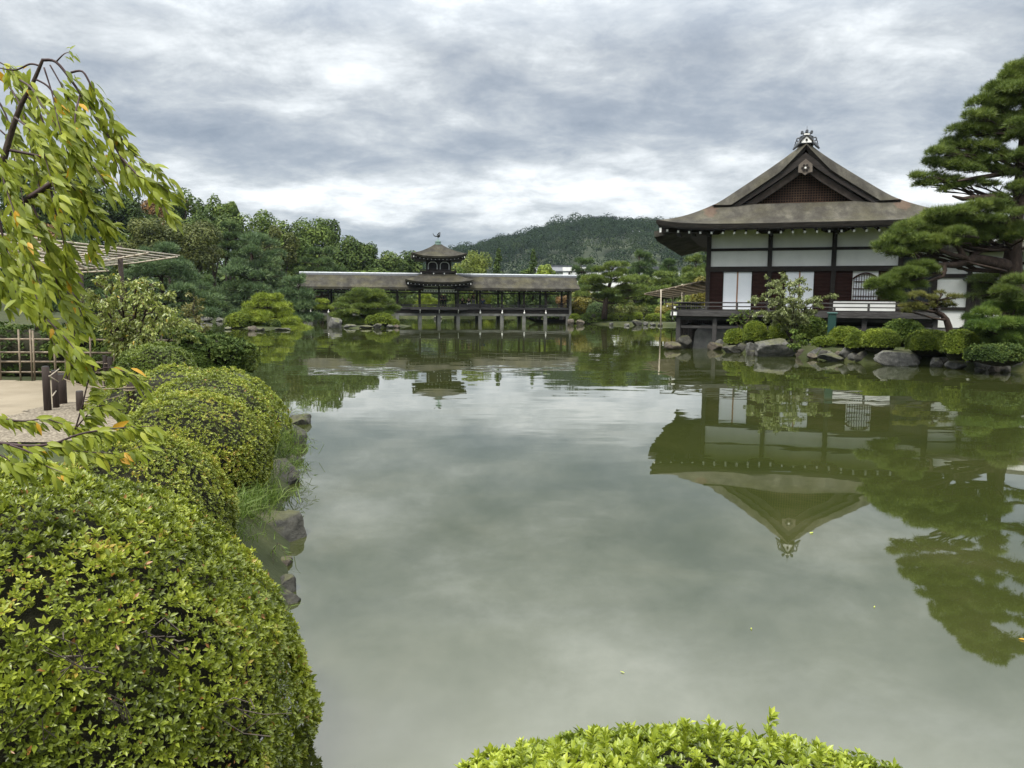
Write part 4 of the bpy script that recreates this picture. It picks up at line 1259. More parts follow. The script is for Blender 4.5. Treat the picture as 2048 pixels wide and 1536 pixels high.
far_tree(292, 432, 560, 62, 84, lf_olive, 'maple_tree', 'olive maple behind the bamboo trellis', 30, 2600, .42, aspect=.5, size=(.28, .42), group='olive maples on the left shore')
far_tree(385, 432, 560, 68, 86, lf_olive, 'maple_tree', 'broad olive maple between the trellis and the big pine', 31, 2800, .42, aspect=.5, size=(.28, .42), group='olive maples on the left shore')
far_tree(560, 455, 545, 34, 92, lf_olive, 'maple_tree', 'brownish maple just above the top of the big pine', 32, 1200, .42, group='olive maples on the left shore')
far_tree(85, 450, 540, 50, 70, lf_rust, 'maple_tree', 'reddish brown maple behind the cherry at the left edge', 33, 1600, .4)
far_tree(948, 499, 640, 44, 104, lf_pale, 'broadleaf_tree', 'pale green rounded tree right beside the pavilion', 34, 3600, .38, k=26, size=(.26, .40), group=G_BR)
far_tree(915, 530, 620, 24, 100, lf_mid, 'broadleaf_tree', 'small green tree tucked against the pavilion right side', 35, 900, .4, group=G_BR)
far_tree(1040, 532, 620, 20, 104, lf_mid, 'broadleaf_tree', 'small rounded tree between the two dark conifers', 36, 900, .4, group=G_BR)
far_tree(1092, 526, 600, 27, 100, lf_bright, 'maple_tree', 'bright yellow-green maple above the right bridge roof', 37, 1500, .42, size=(.28, .42), fill=.55, aspect=.7, group=G_BR)
def conifer(px, yt, yb, hw, Y, label, seed, n=1700, mat=lf_dark):
    c = W(px, (yt + yb) / 2, Y)
    h = (yb - yt) * Y / F
    w = hw * Y / F
    base = np.array([c[0], c[1], .8])
    zt = W(px, yt, Y)[2]
    bl = []
    for i in range(11):
        t_ = i / 10
        g = np.random.default_rng(seed + i)
        for q in range(4):
            a = g.uniform(0, 6.28)
            rr = w * (1 - t_) ** .55 * .55
            bl.append((np.array([math.cos(a) * rr, math.sin(a) * rr, zt - base[2] - h * (1 - t_) * .96 - .2]), np.array([w * .42 * (1 - .55 * t_), w * .42 * (1 - .55 * t_), h * .085])))
    P, Nn, B = blob_points(bl, n, .25, seed, -.5)
    V, Fc = leaf_quads(P, Nn, .40, .45, .7, .4)
    root = thing('conifer_tree', base, label, 'conifer', G_BR)
    mesh_obj('crown', V, Fc, mat, root, False, np.clip(.40 + np.random.default_rng(seed).uniform(-.2, .2, len(bl))[B] + rng.normal(0, .12, len(P)), 0, 1))
    MB().tube([(0, 0, -.3), (0, 0, zt - base[2] - .3)], [.2, .04], 7).build('trunk', bark, root, True)
conifer(997, 503, 620, 19, 102, 'dark narrow conifer right of the pale green tree', 41)
conifer(1066, 505, 620, 19, 104, 'dark narrow conifer beside the bright maple', 42)

# the wood that closes the view behind the far shore
wbl = []
g_ = np.random.default_rng(41)
for k in range(1000):
    x, y = g_.uniform(-125, 62), g_.uniform(122, 150)
    px_ = 1024 + F * x / y
    top = np.interp(px_, [-400, 150, 330, 480, 640, 720, 800, 1000, 1400, 1700], [12, 12, 11.5, 11, 9.5, 7.5, 5.5, 4.6, 4.6, 4.6])
    r_ = g_.uniform(2.0, 3.4)
    wbl.append((np.array([x, y, g_.uniform(.8, max(top - r_, 1.2))]), np.array([r_, r_, r_ * .9])))
P, Nn, B = blob_points(wbl, 80000, .3, 6, -.8, .8)
V, Fc = leaf_quads(P, Nn, .85, .65, .6, .25)
tag(mesh_obj('woodland', V, Fc, lf_dark, None, False, np.clip(.36 + g_.uniform(-.22, .22, len(wbl))[B] + rng.normal(0, .12, len(P)), 0, 1)), 'dark mass of woodland closing the view behind the shore trees', 'woodland', kind='stuff')

# pines: pads in the picture -> pads in the place
def pads_px(lst, Y, dpt=1.0, rzk=.9, seed=0, back=0):
    g = np.random.default_rng(seed)
    out = []
    for px, py, rx, ry in lst:
        y = Y + g.uniform(-.6, .6) * rx * Y / F * dpt
        c = W(px, py, y)
        out.append((c, np.array([rx * y / F, rx * y / F * .9, ry * y / F * rzk])))
    return out
def mound_pine(name, px, yt, yb, hw, Y, mat, label, seed, tiers=5, n=4000, top=.35, group=None, length=.42, width=.05, k=5, trunk=.2, per=5, z0=None, flat=.55, sub=3):
    """pine trained as a broad mound: rings of pads, wider towards the ground"""
    g = np.random.default_rng(seed)
    c = W(px, (yt + yb) / 2, Y)
    zt, zb = W(px, yt, Y)[2], W(px, yb, Y)[2]
    w = hw * Y / F
    pads = []
    for i in range(tiers):
        t_ = i / max(tiers - 1, 1)
        z = zb + (zt - zb) * (.10 + .80 * t_)
        R = w * (1 - (1 - top) * t_ ** 1.4)
        kk = max(1, int(per * (1 - .55 * t_)) + 1)
        a0 = g.uniform(0, 6)
        for q in range(kk):
            a = a0 + q * 2 * math.pi / kk + g.uniform(-.3, .3)
            pr = R * g.uniform(.42, .55)
            rr = R - pr * .85
            pads.append((np.array([c[0] + math.cos(a) * rr, c[1] + math.sin(a) * rr * .85, z + g.uniform(-.05, .05) * (zt - zb)]), np.array([pr, pr, (zt - zb) / tiers * flat * g.uniform(.85, 1.25)])))
    pads.append((np.array([c[0], c[1], zt - (zt - zb) * .07]), np.array([w * top * .75, w * top * .75, (zt - zb) * .075])))
    base = np.array([c[0], c[1], z0 if z0 is not None else max(gh(c[0], c[1]), .2)])
    return pine_tree(name, base, pads, mat, label, group, n=n, k=k, length=length, width=width, seed=seed, trunk_rad=trunk, sub=sub, limb_r=.05, spread=.62, low=-.45)
mound_pine('pine_tree', 515, 468, 640, 92, 84, nd_soft, 'big soft-crowned pine standing left of the bridge', 51, 7, 9000, .45, group=G_TL, length=.50, width=.07, trunk=.34)
mound_pine('pine_tree', 330, 488, 640, 108, 66, nd_soft, 'broad bluish pine spreading behind the bamboo trellis', 52, 6, 9500, .42, group=G_TL, length=.42, width=.055, trunk=.28)
mound_pine('pine_tree', 150, 470, 640, 100, 68, nd_dark, 'dark pine behind the trellis at the left, partly hidden by cherry leaves', 53, 6, 6000, .45, group=G_TL, length=.42, width=.055, trunk=.26)
mound_pine('pine_tree', 462, 445, 520, 34, 92, nd_dark, 'small layered dark pine left of the big pine top', 54, 4, 2200, .5, group=G_TL, length=.42, width=.06, trunk=.2)
mound_pine('pine_tree', 640, 498, 590, 58, 92, nd_dark, 'rounded dark pine right of the big pine, over the bridge roof', 55, 5, 4200, .45, group=G_TL, length=.45, width=.065, trunk=.24)
mound_pine('pine_tree', 592, 556, 648, 50, 70, nd_soft, 'low pine hiding the left end of the bridge', 56, 4, 3600, .45, group=G_TL, length=.40, width=.055, trunk=.16)
mound_pine('pine_tree', 398, 560, 642, 56, 80, nd_dark, 'low dark pine on the shore left of the yellow-green island', 57, 4, 3600, .5, group=G_TL, length=.42, width=.06, trunk=.18)
mound_pine('pine_tree', 645, 602, 618, 20, 71.5, nd_bright, 'small flat bright pine branch in front of the bridge left end', 58, 2, 900, .7, group=G_TL, length=.28, width=.05, trunk=.06)
# behind the bridge, seen between its posts
for i, (px, yt, yb, hw, Y, mt, lab) in enumerate((
        (705, 575, 626, 40, 106, nd_mid, 'pine behind the bridge, seen left of the pavilion posts'),
        (800, 572, 626, 40, 106, nd_mid, 'pine behind the bridge, seen at the left pavilion post'),
        (850, 590, 628, 30, 104, nd_bright, 'light green pine seen through the left half of the pavilion'),
        (930, 578, 628, 36, 106, nd_mid, 'layered pine seen just right of the pavilion'),
        (985, 596, 630, 36, 104, nd_bright, 'low light pine behind the bridge, right of the seated visitors'),
        (1040, 588, 630, 34, 106, nd_dark, 'dark low pine behind the middle of the right bridge wing'),
        (1095, 585, 630, 34, 106, nd_dark, 'dark low pine behind the right end of the bridge'))):
    mound_pine('pine_tree', px, yt, yb, hw, Y, mt, lab, 60 + i, 4, 2000, .5, group='pines seen through the bridge', length=.45, width=.07, trunk=.14, per=4)
far_tree(885, 560, 632, 70, 118, lf_dark, 'broadleaf_tree', 'very dark tree mass behind the pavilion opening', 45, 1500, .7, group=G_BR)
far_tree(1010, 560, 632, 80, 120, lf_dark, 'broadleaf_tree', 'very dark tree mass behind the right bridge wing', 46, 1600, .7, group=G_BR)
far_tree(1100, 556, 632, 70, 120, lf_dark, 'broadleaf_tree', 'dark tree mass behind the bridge end post', 47, 1500, .7, group=G_BR)
far_tree(690, 560, 632, 90, 118, lf_dark, 'broadleaf_tree', 'dark tree mass behind the left bridge wing', 48, 1600, .7, group=G_BR)

# right shore between the bridge and the hall
G_RS = 'trees on the shore between bridge and hall'
mound_pine('pine_tree', 1170, 520, 585, 34, 98, nd_dark, 'dark clipped pine right of the white storehouse gable', 71, 4, 3000, .55, group=G_RS, length=.45, width=.06, trunk=.2)
mound_pine('pine_tree', 1284, 506, 585, 38, 98, nd_dark, 'dome-shaped dark pine in front of the hill', 72, 5, 3600, .45, group=G_RS, length=.45, width=.06, trunk=.22)
mound_pine('pine_tree', 1338, 522, 580, 24, 94, nd_dark, 'smaller dark pine right of the dome-shaped pine', 73, 4, 2200, .55, group=G_RS, length=.45, width=.06, trunk=.18)
mound_pine('pine_tree', 1388, 516, 590, 36, 92, nd_mid, 'green pine close to the hall corner, under its eave', 74, 4, 3000, .55, group=G_RS, length=.45, width=.06, trunk=.2)
mound_pine('pine_tree', 1415, 500, 560, 24, 98, nd_dark, 'tall dark pine half behind the hall corner post', 75, 4, 1800, .5, group=G_RS, length=.45, width=.06, trunk=.2)
mound_pine('pine_tree', 1330, 546, 598, 46, 84, nd_mid, 'rounded mid green pine above the right trellis', 76, 4, 3600, .55, group=G_RS, length=.38, width=.05, trunk=.16)
mound_pine('pine_tree', 1392, 550, 600, 34, 84, nd_mid, 'rounded green pine between trellis and hall corner', 77, 4, 2600, .55, group=G_RS, length=.38, width=.05, trunk=.16)
mound_pine('pine_tree', 1275, 552, 620, 42, 86, nd_mid, 'mid green pine left of the right trellis', 78, 5, 3400, .55, group=G_RS, length=.38, width=.05, trunk=.16)
jp = [(1228, 532, 28, 9), (1205, 540, 18, 7), (1248, 545, 20, 8), (1222, 552, 24, 7), (1190, 558, 22, 9), (1178, 566, 20, 7), (1210, 565, 26, 8), (1255, 562, 26, 9), (1262, 578, 32, 9), (1188, 580, 26, 8), (1235, 586, 30, 8), (1275, 592, 28, 8), (1168, 590, 22, 7), (1205, 595, 24, 8), (1250, 604, 34, 8)]
jb = Wz(1208, 632, .8)
jY = jb[1]
pine_tree('pine_tree', jb, pads_px(jp, jY, .8, 1.0, 5), nd_mid, 'open garden pine with a visible leaning trunk, right of the bridge end', G_RS, n=6500, k=5, length=.34, width=.05, seed=79, sub=3,
          trunk_pts=[jb - [0, 0, .3], W(1211, 605, jY), W(1216, 580, jY), W(1222, 560, jY), W(1224, 538, jY)], trunk_rad=[.30, .25, .2, .15, .06], limb_r=.07, low=-.4, spread=.65)
far_tree(1165, 578, 642, 32, 82, lf_yellow, 'maple_tree', 'yellowing maple right beside the bridge end post', 81, 1500, .28, group=G_RS)
far_tree(1205, 588, 640, 26, 80, lf_olive, 'maple_tree', 'olive maple under the open garden pine', 82, 1100, .28, group=G_RS)
far_tree(1128, 585, 625, 18, 90, lf_rust, 'maple_tree', 'small orange-leaved maple behind the last bridge post', 83, 500, .28, group=G_RS)
far_tree(1250, 600, 640, 24, 80, lf_olive, 'broadleaf_tree', 'thin spreading tree with sparse yellowish leaves on the right shore', 84, 600, .24, fill=.6, group=G_RS)
far_tree(1350, 598, 650, 36, 78, lf_yellow, 'broadleaf_tree', 'yellow-green tree under the right trellis', 85, 1300, .26, group=G_RS)
far_tree(1405, 555, 640, 24, 66, lf_yellow, 'broadleaf_tree', 'yellowish tree against the hall corner post', 86, 1300, .24, group=G_RS)
far_tree(1375, 590, 640, 22, 70, lf_pale, 'broadleaf_tree', 'pale green tree behind the veranda rail corner', 87, 900, .24, group=G_RS)

# buildings behind
sh = W(1160, 560, 150)
st = thing('storehouse', (sh[0], sh[1], 1.0), 'long white-walled storehouse with a dark tiled ridge, behind the pines', 'building', rz=math.radians(3))
zt = W(1160, 532, 150)[2] - 1
box('wall', plaster, st, -8.0, 8.0, 0, 7, 0, zt - .9)
MB().add([(-8.5, -.6, zt - 1.0), (8.5, -.6, zt - 1.0), (8.5, 3.5, zt), (-8.5, 3.5, zt), (8.5, 7.6, zt - 1.0), (-8.5, 7.6, zt - 1.0), (-8.5, -.6, zt - 1.15), (8.5, -.6, zt - 1.15)], [(0, 1, 2, 3), (3, 2, 4, 5), (6, 7, 1, 0)]).build('roof', tile, st)
box('ridge', tile, st, -8.6, 8.6, 3.3, 3.7, zt - .05, zt + .25)
box('wall', plaster, st, -3.4, 4.2, -.5, -.02, zt - 3.2, zt - .28)
MB().tube([(-2.2, -.55, zt - 2.1), (-2.2, -.8, zt - 1.3), (-1.95, -.8, zt - 1.05), (-1.7, -.8, zt - 1.35)], .16, 7).build('wall_ornament', timber, st)
sh2 = W(1335, 545, 140)
s2 = thing('storehouse', (sh2[0], sh2[1], 1.0), 'small white storehouse showing between dark pines below the hill', 'building')
z2 = W(1335, 534, 140)[2] - 1
box('wall', plaster, s2, -9, 2.2, 0, 5, 0, z2 - .5)
MB().prism([(-9.3, z2 - .5), (-9.3, z2 - .3), (-8.4, z2), (1.6, z2), (2.5, z2 - .3), (2.5, z2 - .5)], -.5, 5.5).build('roof', tile, s2)
hp = W(1207, 437, 655)
hv = thing('hilltop_building', (hp[0], hp[1], hill_z(hp[0], hp[1]) - 1), 'tiny pale building on the top of the wooded hill', 'building')
hz = hp[2] - hv.location[2]
box('wall', plaster, hv, -9, 9, 0, 9, 0, hz - .6)
box('roof', tile, hv, -10.2, 10.2, -1.2, 10, hz - .6, hz + 1.6)
box('window_band', timber, hv, -8.4, 8.4, -.3, -.02, hz - 3.0, hz - 1.4)

# the air itself: faint even haze round the whole scene
hz_m = bpy.data.materials.new('haze_air'); hz_m.use_nodes = True
for n in list(hz_m.node_tree.nodes):
    if n.type == 'BSDF_PRINCIPLED': hz_m.node_tree.nodes.remove(n)
pv = N(hz_m.node_tree, 'ShaderNodeVolumePrincipled')
pv.inputs['Color'].default_value = (.62, .76, .95, 1)
pv.inputs['Density'].default_value = .00008
pv.inputs['Anisotropy'].default_value = .2
hz_m.node_tree.links.new(pv.outputs[0], hz_m.node_tree.nodes['Material Output'].inputs['Volume'])
tag(MB().box(-3400, 3400, -400, 4700, -2.2, 95).build('haze', hz_m), kind='stuff')

# ------------------------------------------------------------------ islands
def px_bush(name, x0, x1, yt, yb, mat, label, cat='bush', group=None, Y=None, zb=.35, n=1500, k=5, leaf=.07, width=.03, seed=1, lump=.07, sq=.85, dy=.85, **kw):
    cx = (x0 + x1) / 2
    if Y is None:
        b = Wz(cx, yb, zb); Y = b[1]
    c = W(cx, yt, Y)
    b = W(cx, yb, Y)
    rx = (x1 - x0) / 2 * Y / F
    h = c[2] - b[2]
    return bush(name, (c[0], Y + rx * .3, b[2] + h * .40), np.array([rx, rx * dy, h * .58]), mat, label, cat, group, n=n, k=k, leaf=leaf, width=width, seed=seed, lump=lump, sq=sq, **kw)
def px_rock(x0, x1, yt, yb, mat, label, seed, group=None, z=0.0, dy=.8, back=.55, **kw):
    cx = (x0 + x1) / 2
    b = Wz(cx, yb, z)
    rx = (x1 - x0) / 2 * b[1] / F
    h = (yb - yt) * b[1] / F
    return rock((b[0], b[1] + rx * dy * back, z + h * .40), (rx, rx * dy, h * .62), mat, label, seed, group, **kw)
mound_pine('pine_tree', 533, 591, 666, 74, 60.5, nd_bright, 'yellow-green low pine mound on the left island', 91, 5, 9000, .45, length=.26, width=.035, trunk=.15, z0=.5, k=6, per=7, sub=4, flat=.7)
px_bush('clipped_bush', 451, 503, 626, 659, lf_moss, 'round clipped bush at the left end of the left island', Y=58.5, leaf=.11, width=.05, n=1600, seed=92)
px_bush('clipped_bush', 528, 558, 640, 660, lf_dark, 'small dark bush under the yellow-green pine', Y=58.5, leaf=.11, width=.05, n=600, seed=93)
G_I1, G_I2 = 'rocks around the left island', 'rocks around the right island'
px_rock(493, 512, 651, 662, rock_brown, 'brown stone at the waterline, middle of the left island', 301, G_I1)
px_rock(447, 462, 653, 659, rock_grey, 'flat grey stone at the left tip of the left island', 302, G_I1)
px_rock(512, 530, 655, 662, rock_dark, 'dark low stone right of the brown stone on the left island', 303, G_I1)
px_rock(548, 580, 655, 661, rock_dark, 'long dark stone under the drooping pine edge of the left island', 304, G_I1)
ip = [(733, 585, 34, 8), (715, 592, 26, 8), (755, 594, 28, 8), (700, 604, 28, 8), (735, 602, 36, 8), (770, 606, 26, 8), (690, 614, 26, 7), (722, 614, 30, 7), (752, 614, 30, 7), (782, 620, 20, 8), (705, 624, 34, 7), (770, 628, 26, 7), (683, 632, 20, 8), (742, 628, 26, 7), (700, 640, 36, 7), (740, 646, 34, 6), (715, 648, 30, 6)]
ib = W(733, 645, 63.5)
pine_tree('pine_tree', (ib[0], ib[1], .45), pads_px(ip, 63.0, .9, 1.0, 8), nd_mid, 'low layered green pine on the right island, in front of the bridge', None, n=8000, k=6, length=.26, width=.034, seed=94, sub=3, trunk_pts=[(ib[0], ib[1], .2), W(731, 630, 63.5), W(736, 615, 63.5), W(733, 595, 63.5)], trunk_rad=[.2, .16, .12, .06], limb_r=.05, low=-.4, spread=.65)
for i, (x0, x1, yt, yb, lab) in enumerate(((748, 782, 626, 652, 'largest clipped bush on the right island'), (732, 760, 632, 652, 'clipped bush left of the largest one on the right island'), (736, 764, 624, 640, 'clipped bush behind the two others on the right island'), (752, 768, 642, 655, 'small ball-shaped bush at the waterline of the right island'), (783, 796, 640, 653, 'small dark bush at the right end of the right island'), (668, 694, 624, 646, 'clipped bush above the grey boulder on the right island'))):
    px_bush('clipped_bush', x0, x1, yt, yb, lf_moss, lab, group='clipped bushes on the right island', Y=61.5 + (2 if i in (2, 5) else 0), leaf=.10, width=.045, n=1100, seed=95 + i)
px_rock(655, 684, 634, 656, rock_grey, 'big grey boulder at the left end of the right island', 311, G_I2)
px_rock(684, 712, 648, 656, rock_grey, 'low grey stone beside the boulder of the right island', 312, G_I2)
px_rock(716, 745, 650, 657, rock_dark, 'dark stone in the middle of the right island shore', 313, G_I2)
px_rock(745, 766, 645, 657, rock_dark, 'dark upright stone between the bushes of the right island', 314, G_I2)
px_rock(772, 786, 649, 656, rock_grey, 'small stone below the dark bush of the right island', 315, G_I2)
px_rock(786, 801, 649, 656, rock_brown, 'pale stone at the right tip of the right island', 316, G_I2)

# far right shore: bushes and stones
G_FS, G_FR = 'bushes on the far right shore', 'stones on the far right shore'
for i, (x0, x1, yt, yb, mt, lab) in enumerate((
        (1140, 1159, 629, 648, lf_moss, 'ball-shaped bush at the right foot of the bridge'),
        (1176, 1213, 605, 640, nd_soft, 'soft bluish dome-shaped bush on the right shore'),
        (1160, 1216, 626, 650, lf_mid, 'feathery low bush hanging over the water right of the bridge'),
        (1214, 1264, 628, 648, lf_moss, 'long clipped bush in the middle of the right shore'),
        (1248, 1266, 631, 649, lf_moss, 'bright round bush beside the grey shore boulder'),
        (1212, 1228, 637, 650, lf_moss, 'small low bush left of the long clipped bush'),
        (1264, 1284, 626, 640, lf_moss, 'clipped bush behind the grey shore boulder'),
        (1292, 1332, 629, 646, lf_moss, 'low hedge-like bush left of the veranda'),
        (1330, 1360, 622, 646, lf_mid, 'darker bush behind the veranda corner'))):
    px_bush('clipped_bush' if mt is lf_moss else 'shore_bush', x0, x1, yt, yb, mt, lab, group=G_FS, Y=76.3 + (3 if i in (1, 6) else 0), leaf=.13, width=.055, n=900, seed=110 + i)
for i, (x0, x1, yt, yb, mt, lab) in enumerate((
        (1152, 1170, 638, 650, rock_brown, 'brown stone beside the feathery bush'),
        (1264, 1286, 638, 651, rock_dark, 'dark grey boulder in the middle of the far right shore'),
        (1286, 1298, 642, 651, rock_grey, 'grey stone right of the shore boulder'),
        (1300, 1313, 644, 651, rock_grey, 'small pale stone below the low hedge'),
        (1315, 1326, 645, 652, rock_grey, 'last small stone before the veranda'),
        (1218, 1228, 645, 651, rock_grey, 'small stone below the long clipped bush'),
        (1248, 1260, 646, 652, rock_grey, 'flat stone below the bright round bush'),
        (1133, 1148, 636, 650, rock_brown, 'stone at the foot of the bridge end post'))):
    px_rock(x0, x1, yt, yb, mt, lab, 320 + i, G_FR)
# stones along the far shore, under the bridge and at the left
for i, (px, py, w, h, lab) in enumerate(((690, 636, 16, 6, 'left'), (745, 635, 14, 5, 'second'), (925, 634, 16, 6, 'a'), (975, 634, 18, 6, 'b'), (1030, 634, 16, 6, 'c'), (1060, 635, 14, 6, 'd'))):
    px_rock(px - w / 2, px + w / 2, py - h, py, rock_grey, 'small grey stone on the far shore, seen under the bridge deck', 340 + i, 'stones under the bridge')
px_rock(864, 884, 631, 638, rock_grey, 'pale rock in the water under the pavilion', 347)
for i, (x0, x1, yt, yb, lab) in enumerate(((395, 425, 632, 643, 'grey stone below the low dark pine on the left shore'), (606, 624, 630, 642, 'grey stone at the foot of the bridge left end'), (430, 445, 634, 643, 'dark stone left of the yellow-green island'))):
    px_rock(x0, x1, yt, yb, rock_grey, lab, 350 + i, 'stones on the left shore')
for i, (x0, x1, yt, yb, Y, lab) in enumerate(((250, 300, 606, 650, 84, 'dark shore bush behind the drooping cherry'), (300, 352, 610, 648, 84, 'dark shore bush left of the low pine'), (425, 470, 606, 642, 86, 'dark clipped bush behind the round island bush'), (352, 400, 616, 644, 83, 'low dark bush at the foot of the bluish pine'), (150, 250, 596, 655, 78, 'wide dark bush behind the trellis post'))):
    px_bush('shore_bush', x0, x1, yt, yb, lf_dark, lab, group='dark bushes on the left shore', Y=Y, leaf=.2, width=.09, n=900, seed=130 + i)

for i, (x0, x1, yt, yb, Y) in enumerate(((660, 712, 616, 637, 99), (712, 770, 618, 637, 102), (770, 830, 617, 637, 103), (826, 880, 619, 637, 103), (876, 935, 617, 637, 103), (930, 985, 619, 637, 104), (980, 1040, 617, 637, 103), (1035, 1090, 618, 638, 100), (1085, 1140, 616, 640, 92))):
    px_bush('shore_bush', x0, x1, yt, yb, lf_dark if i % 3 else lf_mid, 'low dark bush on the far bank, seen between the bridge piles', group='bushes behind the bridge piles', Y=Y, leaf=.22, width=.10, n=800, seed=170 + i)
for i, (x0, x1, yt, yb, mt, lab) in enumerate(((1212, 1260, 617, 634, lf_moss, 'second-row clipped bush above the long one'), (1256, 1300, 615, 634, lf_olive, 'second-row olive bush behind the boulder on the far right shore'), (1296, 1345, 612, 634, lf_mid, 'second-row green bush under the right trellis'), (1140, 1180, 614, 634, lf_olive, 'olive bush below the yellowing maple'))):
    px_bush('shore_bush', x0, x1, yt, yb, mt, lab, group=G_FS, Y=82, leaf=.18, width=.08, n=900, seed=185 + i)

# moored boat under the bridge
bo = W(1098, 643, 79)
boat = thing('boat', (bo[0], bo[1], 0), 'dark flat wooden boat moored under the right end of the bridge', 'boat', rz=math.radians(6))
bv, bf = [], []
for i, (x, w, zb, zt_) in enumerate(((-2.1, .05, .30, .55), (-1.5, .38, .05, .36), (-.5, .55, -.10, .28), (.6, .55, -.10, .28), (1.6, .45, -.02, .32), (2.0, .36, .08, .38))):
    bv += [(x, -w, zt_), (x, -w * .7, zb), (x, w * .7, zb), (x, w, zt_), (x, w * .86, zt_), (x, w * .6, zb + .06), (x, -w * .6, zb + .06), (x, -w * .86, zt_)]
for i in range(5):
    for k in range(8):
        bf.append((i * 8 + k, i * 8 + (k + 1) % 8, i * 8 + 8 + (k + 1) % 8, i * 8 + 8 + k))
bf += [(0, 1, 2, 3, 4, 5, 6, 7)[::-1], tuple(range(40, 48))]
mesh_obj('hull', bv, bf, timber, boat)
box('thwart', wood_grey, boat, -.2, .05, -.5, .5, .18, .22); box('thwart', wood_grey, boat, 1.0, 1.25, -.42, .42, .20, .24)
box('prow_tip', tan_wood, boat, -2.2, -2.0, -.06, .06, .50, .60)

# visitors on the bridge
skin = surf('skin', [(.3, (.30, .18, .13)), (.7, (.38, .24, .17))], 8, rough=.6)
hair_m = surf('black_hair', [(.3, (.008, .007, .007)), (.7, (.02, .017, .015))], 20, rough=.5)
def cloth(name, c): return surf(name, [(.3, tuple(q * .8 for q in c)), (.7, tuple(min(1, q * 1.15) for q in c))], 6, rough=.9)
CL = [cloth('navy_cloth', (.012, .016, .035)), cloth('black_cloth', (.012, .012, .013)), cloth('grey_cloth', (.14, .14, .15)), cloth('pale_cloth', (.50, .50, .48)), cloth('blue_cloth', (.03, .06, .13))]
def skinned(name, joints, edges, mat, parent):
    me = bpy.data.meshes.new(name)
    me.from_pydata([j[0] for j in joints], edges, [])
    o = link(bpy.data.objects.new(name, me), parent)
    me.materials.append(mat)
    sk = o.modifiers.new('skin', 'SKIN')
    for v, j in zip(me.skin_vertices[0].data, joints):
        r = j[1]
        v.radius = r if isinstance(r, tuple) else (r, r)
    me.skin_vertices[0].data[0].use_root = True
    sb = o.modifiers.new('smooth', 'SUBSURF'); sb.levels = 1; sb.render_levels = 1
    return o
def person(loc, rz, pose, top, legs, label, sc=1.0):
    root = thing('person', loc, label, 'person', None, rz)
    root.scale = (sc, sc, sc)
    sit = pose == 'sit'
    hz = .46 if sit else .92
    J = [((0, 0, hz), (.15, .11)), ((0, .01, hz + .22), (.14, .10)), ((0, 0, hz + .45), (.18, .11)), ((0, 0, hz + .55), .055), ((0, -.02, hz + .62), .06), ((0, -.03, hz + .72), (.075, .095)), ((0, -.02, hz + .80), (.06, .075)), ((0, -.115, hz + .70), .018)]
    Ed = [(0, 1), (1, 2), (2, 3), (3, 4), (4, 5), (5, 6), (5, 7)]
    arm_i = []
    for s in (-1, 1):
        n = len(J)
        if sit: pts = [((s * .20, 0, hz + .46), .055), ((s * .25, -.08, hz + .22), .045), ((s * .12, -.30, hz + .20), .035), ((s * .08, -.38, hz + .20), (.035, .02))]
        else: pts = [((s * .20, 0, hz + .46), .055), ((s * .25, .0, hz + .20), .045), ((s * .22, -.12, hz - .02), .035), ((s * .21, -.16, hz - .10), (.02, .035))]
        J += pts; Ed += [(2, n), (n, n + 1), (n + 1, n + 2), (n + 2, n + 3)]
    leg_i = len(J)
    for s in (-1, 1):
        n = len(J)
        if sit: pts = [((s * .10, -.05, hz - .02), .085), ((s * .12, -.44, hz + .0), .065), ((s * .12, -.44, .08), .042), ((s * .12, -.58, .04), (.04, .03))]
        else: pts = [((s * .10, 0, hz - .10), .085), ((s * .11, -.02, .50), .062), ((s * .11, .02, .09), .042), ((s * .12, -.14, .04), (.04, .03))]
        J += pts; Ed += [(0, n), (n, n + 1), (n + 1, n + 2), (n + 2, n + 3)]
    skinned('body', J, Ed, skin, root)
    g = lambda p, e: (p[0], tuple(q + e for q in p[1]) if isinstance(p[1], tuple) else p[1] + e)
    tj = [g(J[0], .012), g(J[1], .014), g(J[2], .014)] + [g(J[i], .016) for i in (8, 9, 10, 12, 13, 14)]
    skinned('shirt', tj, [(0, 1), (1, 2), (2, 3), (3, 4), (4, 5), (2, 6), (6, 7), (7, 8)], top, root)
    lj = [g(J[0], .018)] + [g(J[leg_i + i], .016) for i in (0, 1, 2, 4, 5, 6)]
    skinned('trousers', lj, [(0, 1), (1, 2), (2, 3), (0, 4), (4, 5), (5, 6)], legs, root)
    v = ICO_V * np.array([.092, .108, .085]) + np.array([0, .005, hz + .775])
    keep = [f for f in ICO_F if not (v[f][:, 1].mean() < -.03 and v[f][:, 2].mean() < hz + .79) and v[f][:, 2].mean() > hz + .68]
    mesh_obj('hair', v, [tuple(f) for f in keep], hair_m, root, True)
    return root
def on_bridge(lx, ly):
    c, s = math.cos(BR_YAW), math.sin(BR_YAW)
    return (br_o[0] + lx * c - ly * s, br_o[1] + lx * s + ly * c, 1.54)
for lx, ly, rz, pose, a, b, lab in ((.30, .9, .2, 'stand', 0, 1, 'person in dark clothes standing beside the middle pavilion post'), (.62, 1.3, -.4, 'stand', 2, 1, 'person in a grey top standing right of the one in dark clothes'),
                                   (2.35, .75, 2.6, 'sit', 1, 1, 'seated person in black just right of the pavilion'), (2.95, .7, 3.3, 'sit', 1, 3, 'seated person in black leaning by the rail, middle of the seated row'),
                                   (3.45, .9, .4, 'stand', 1, 2, 'person in black standing behind the seated row'), (4.35, .7, 2.9, 'sit', 4, 1, 'seated person in dark blue at the right end of the seated row')):
    person(on_bridge(lx, ly), BR_YAW + rz, pose, CL[a], CL[b], lab, .82)
box('bench', wood_grey, br, 1.9, 5.2, .62, .95, 1.56, 1.88)

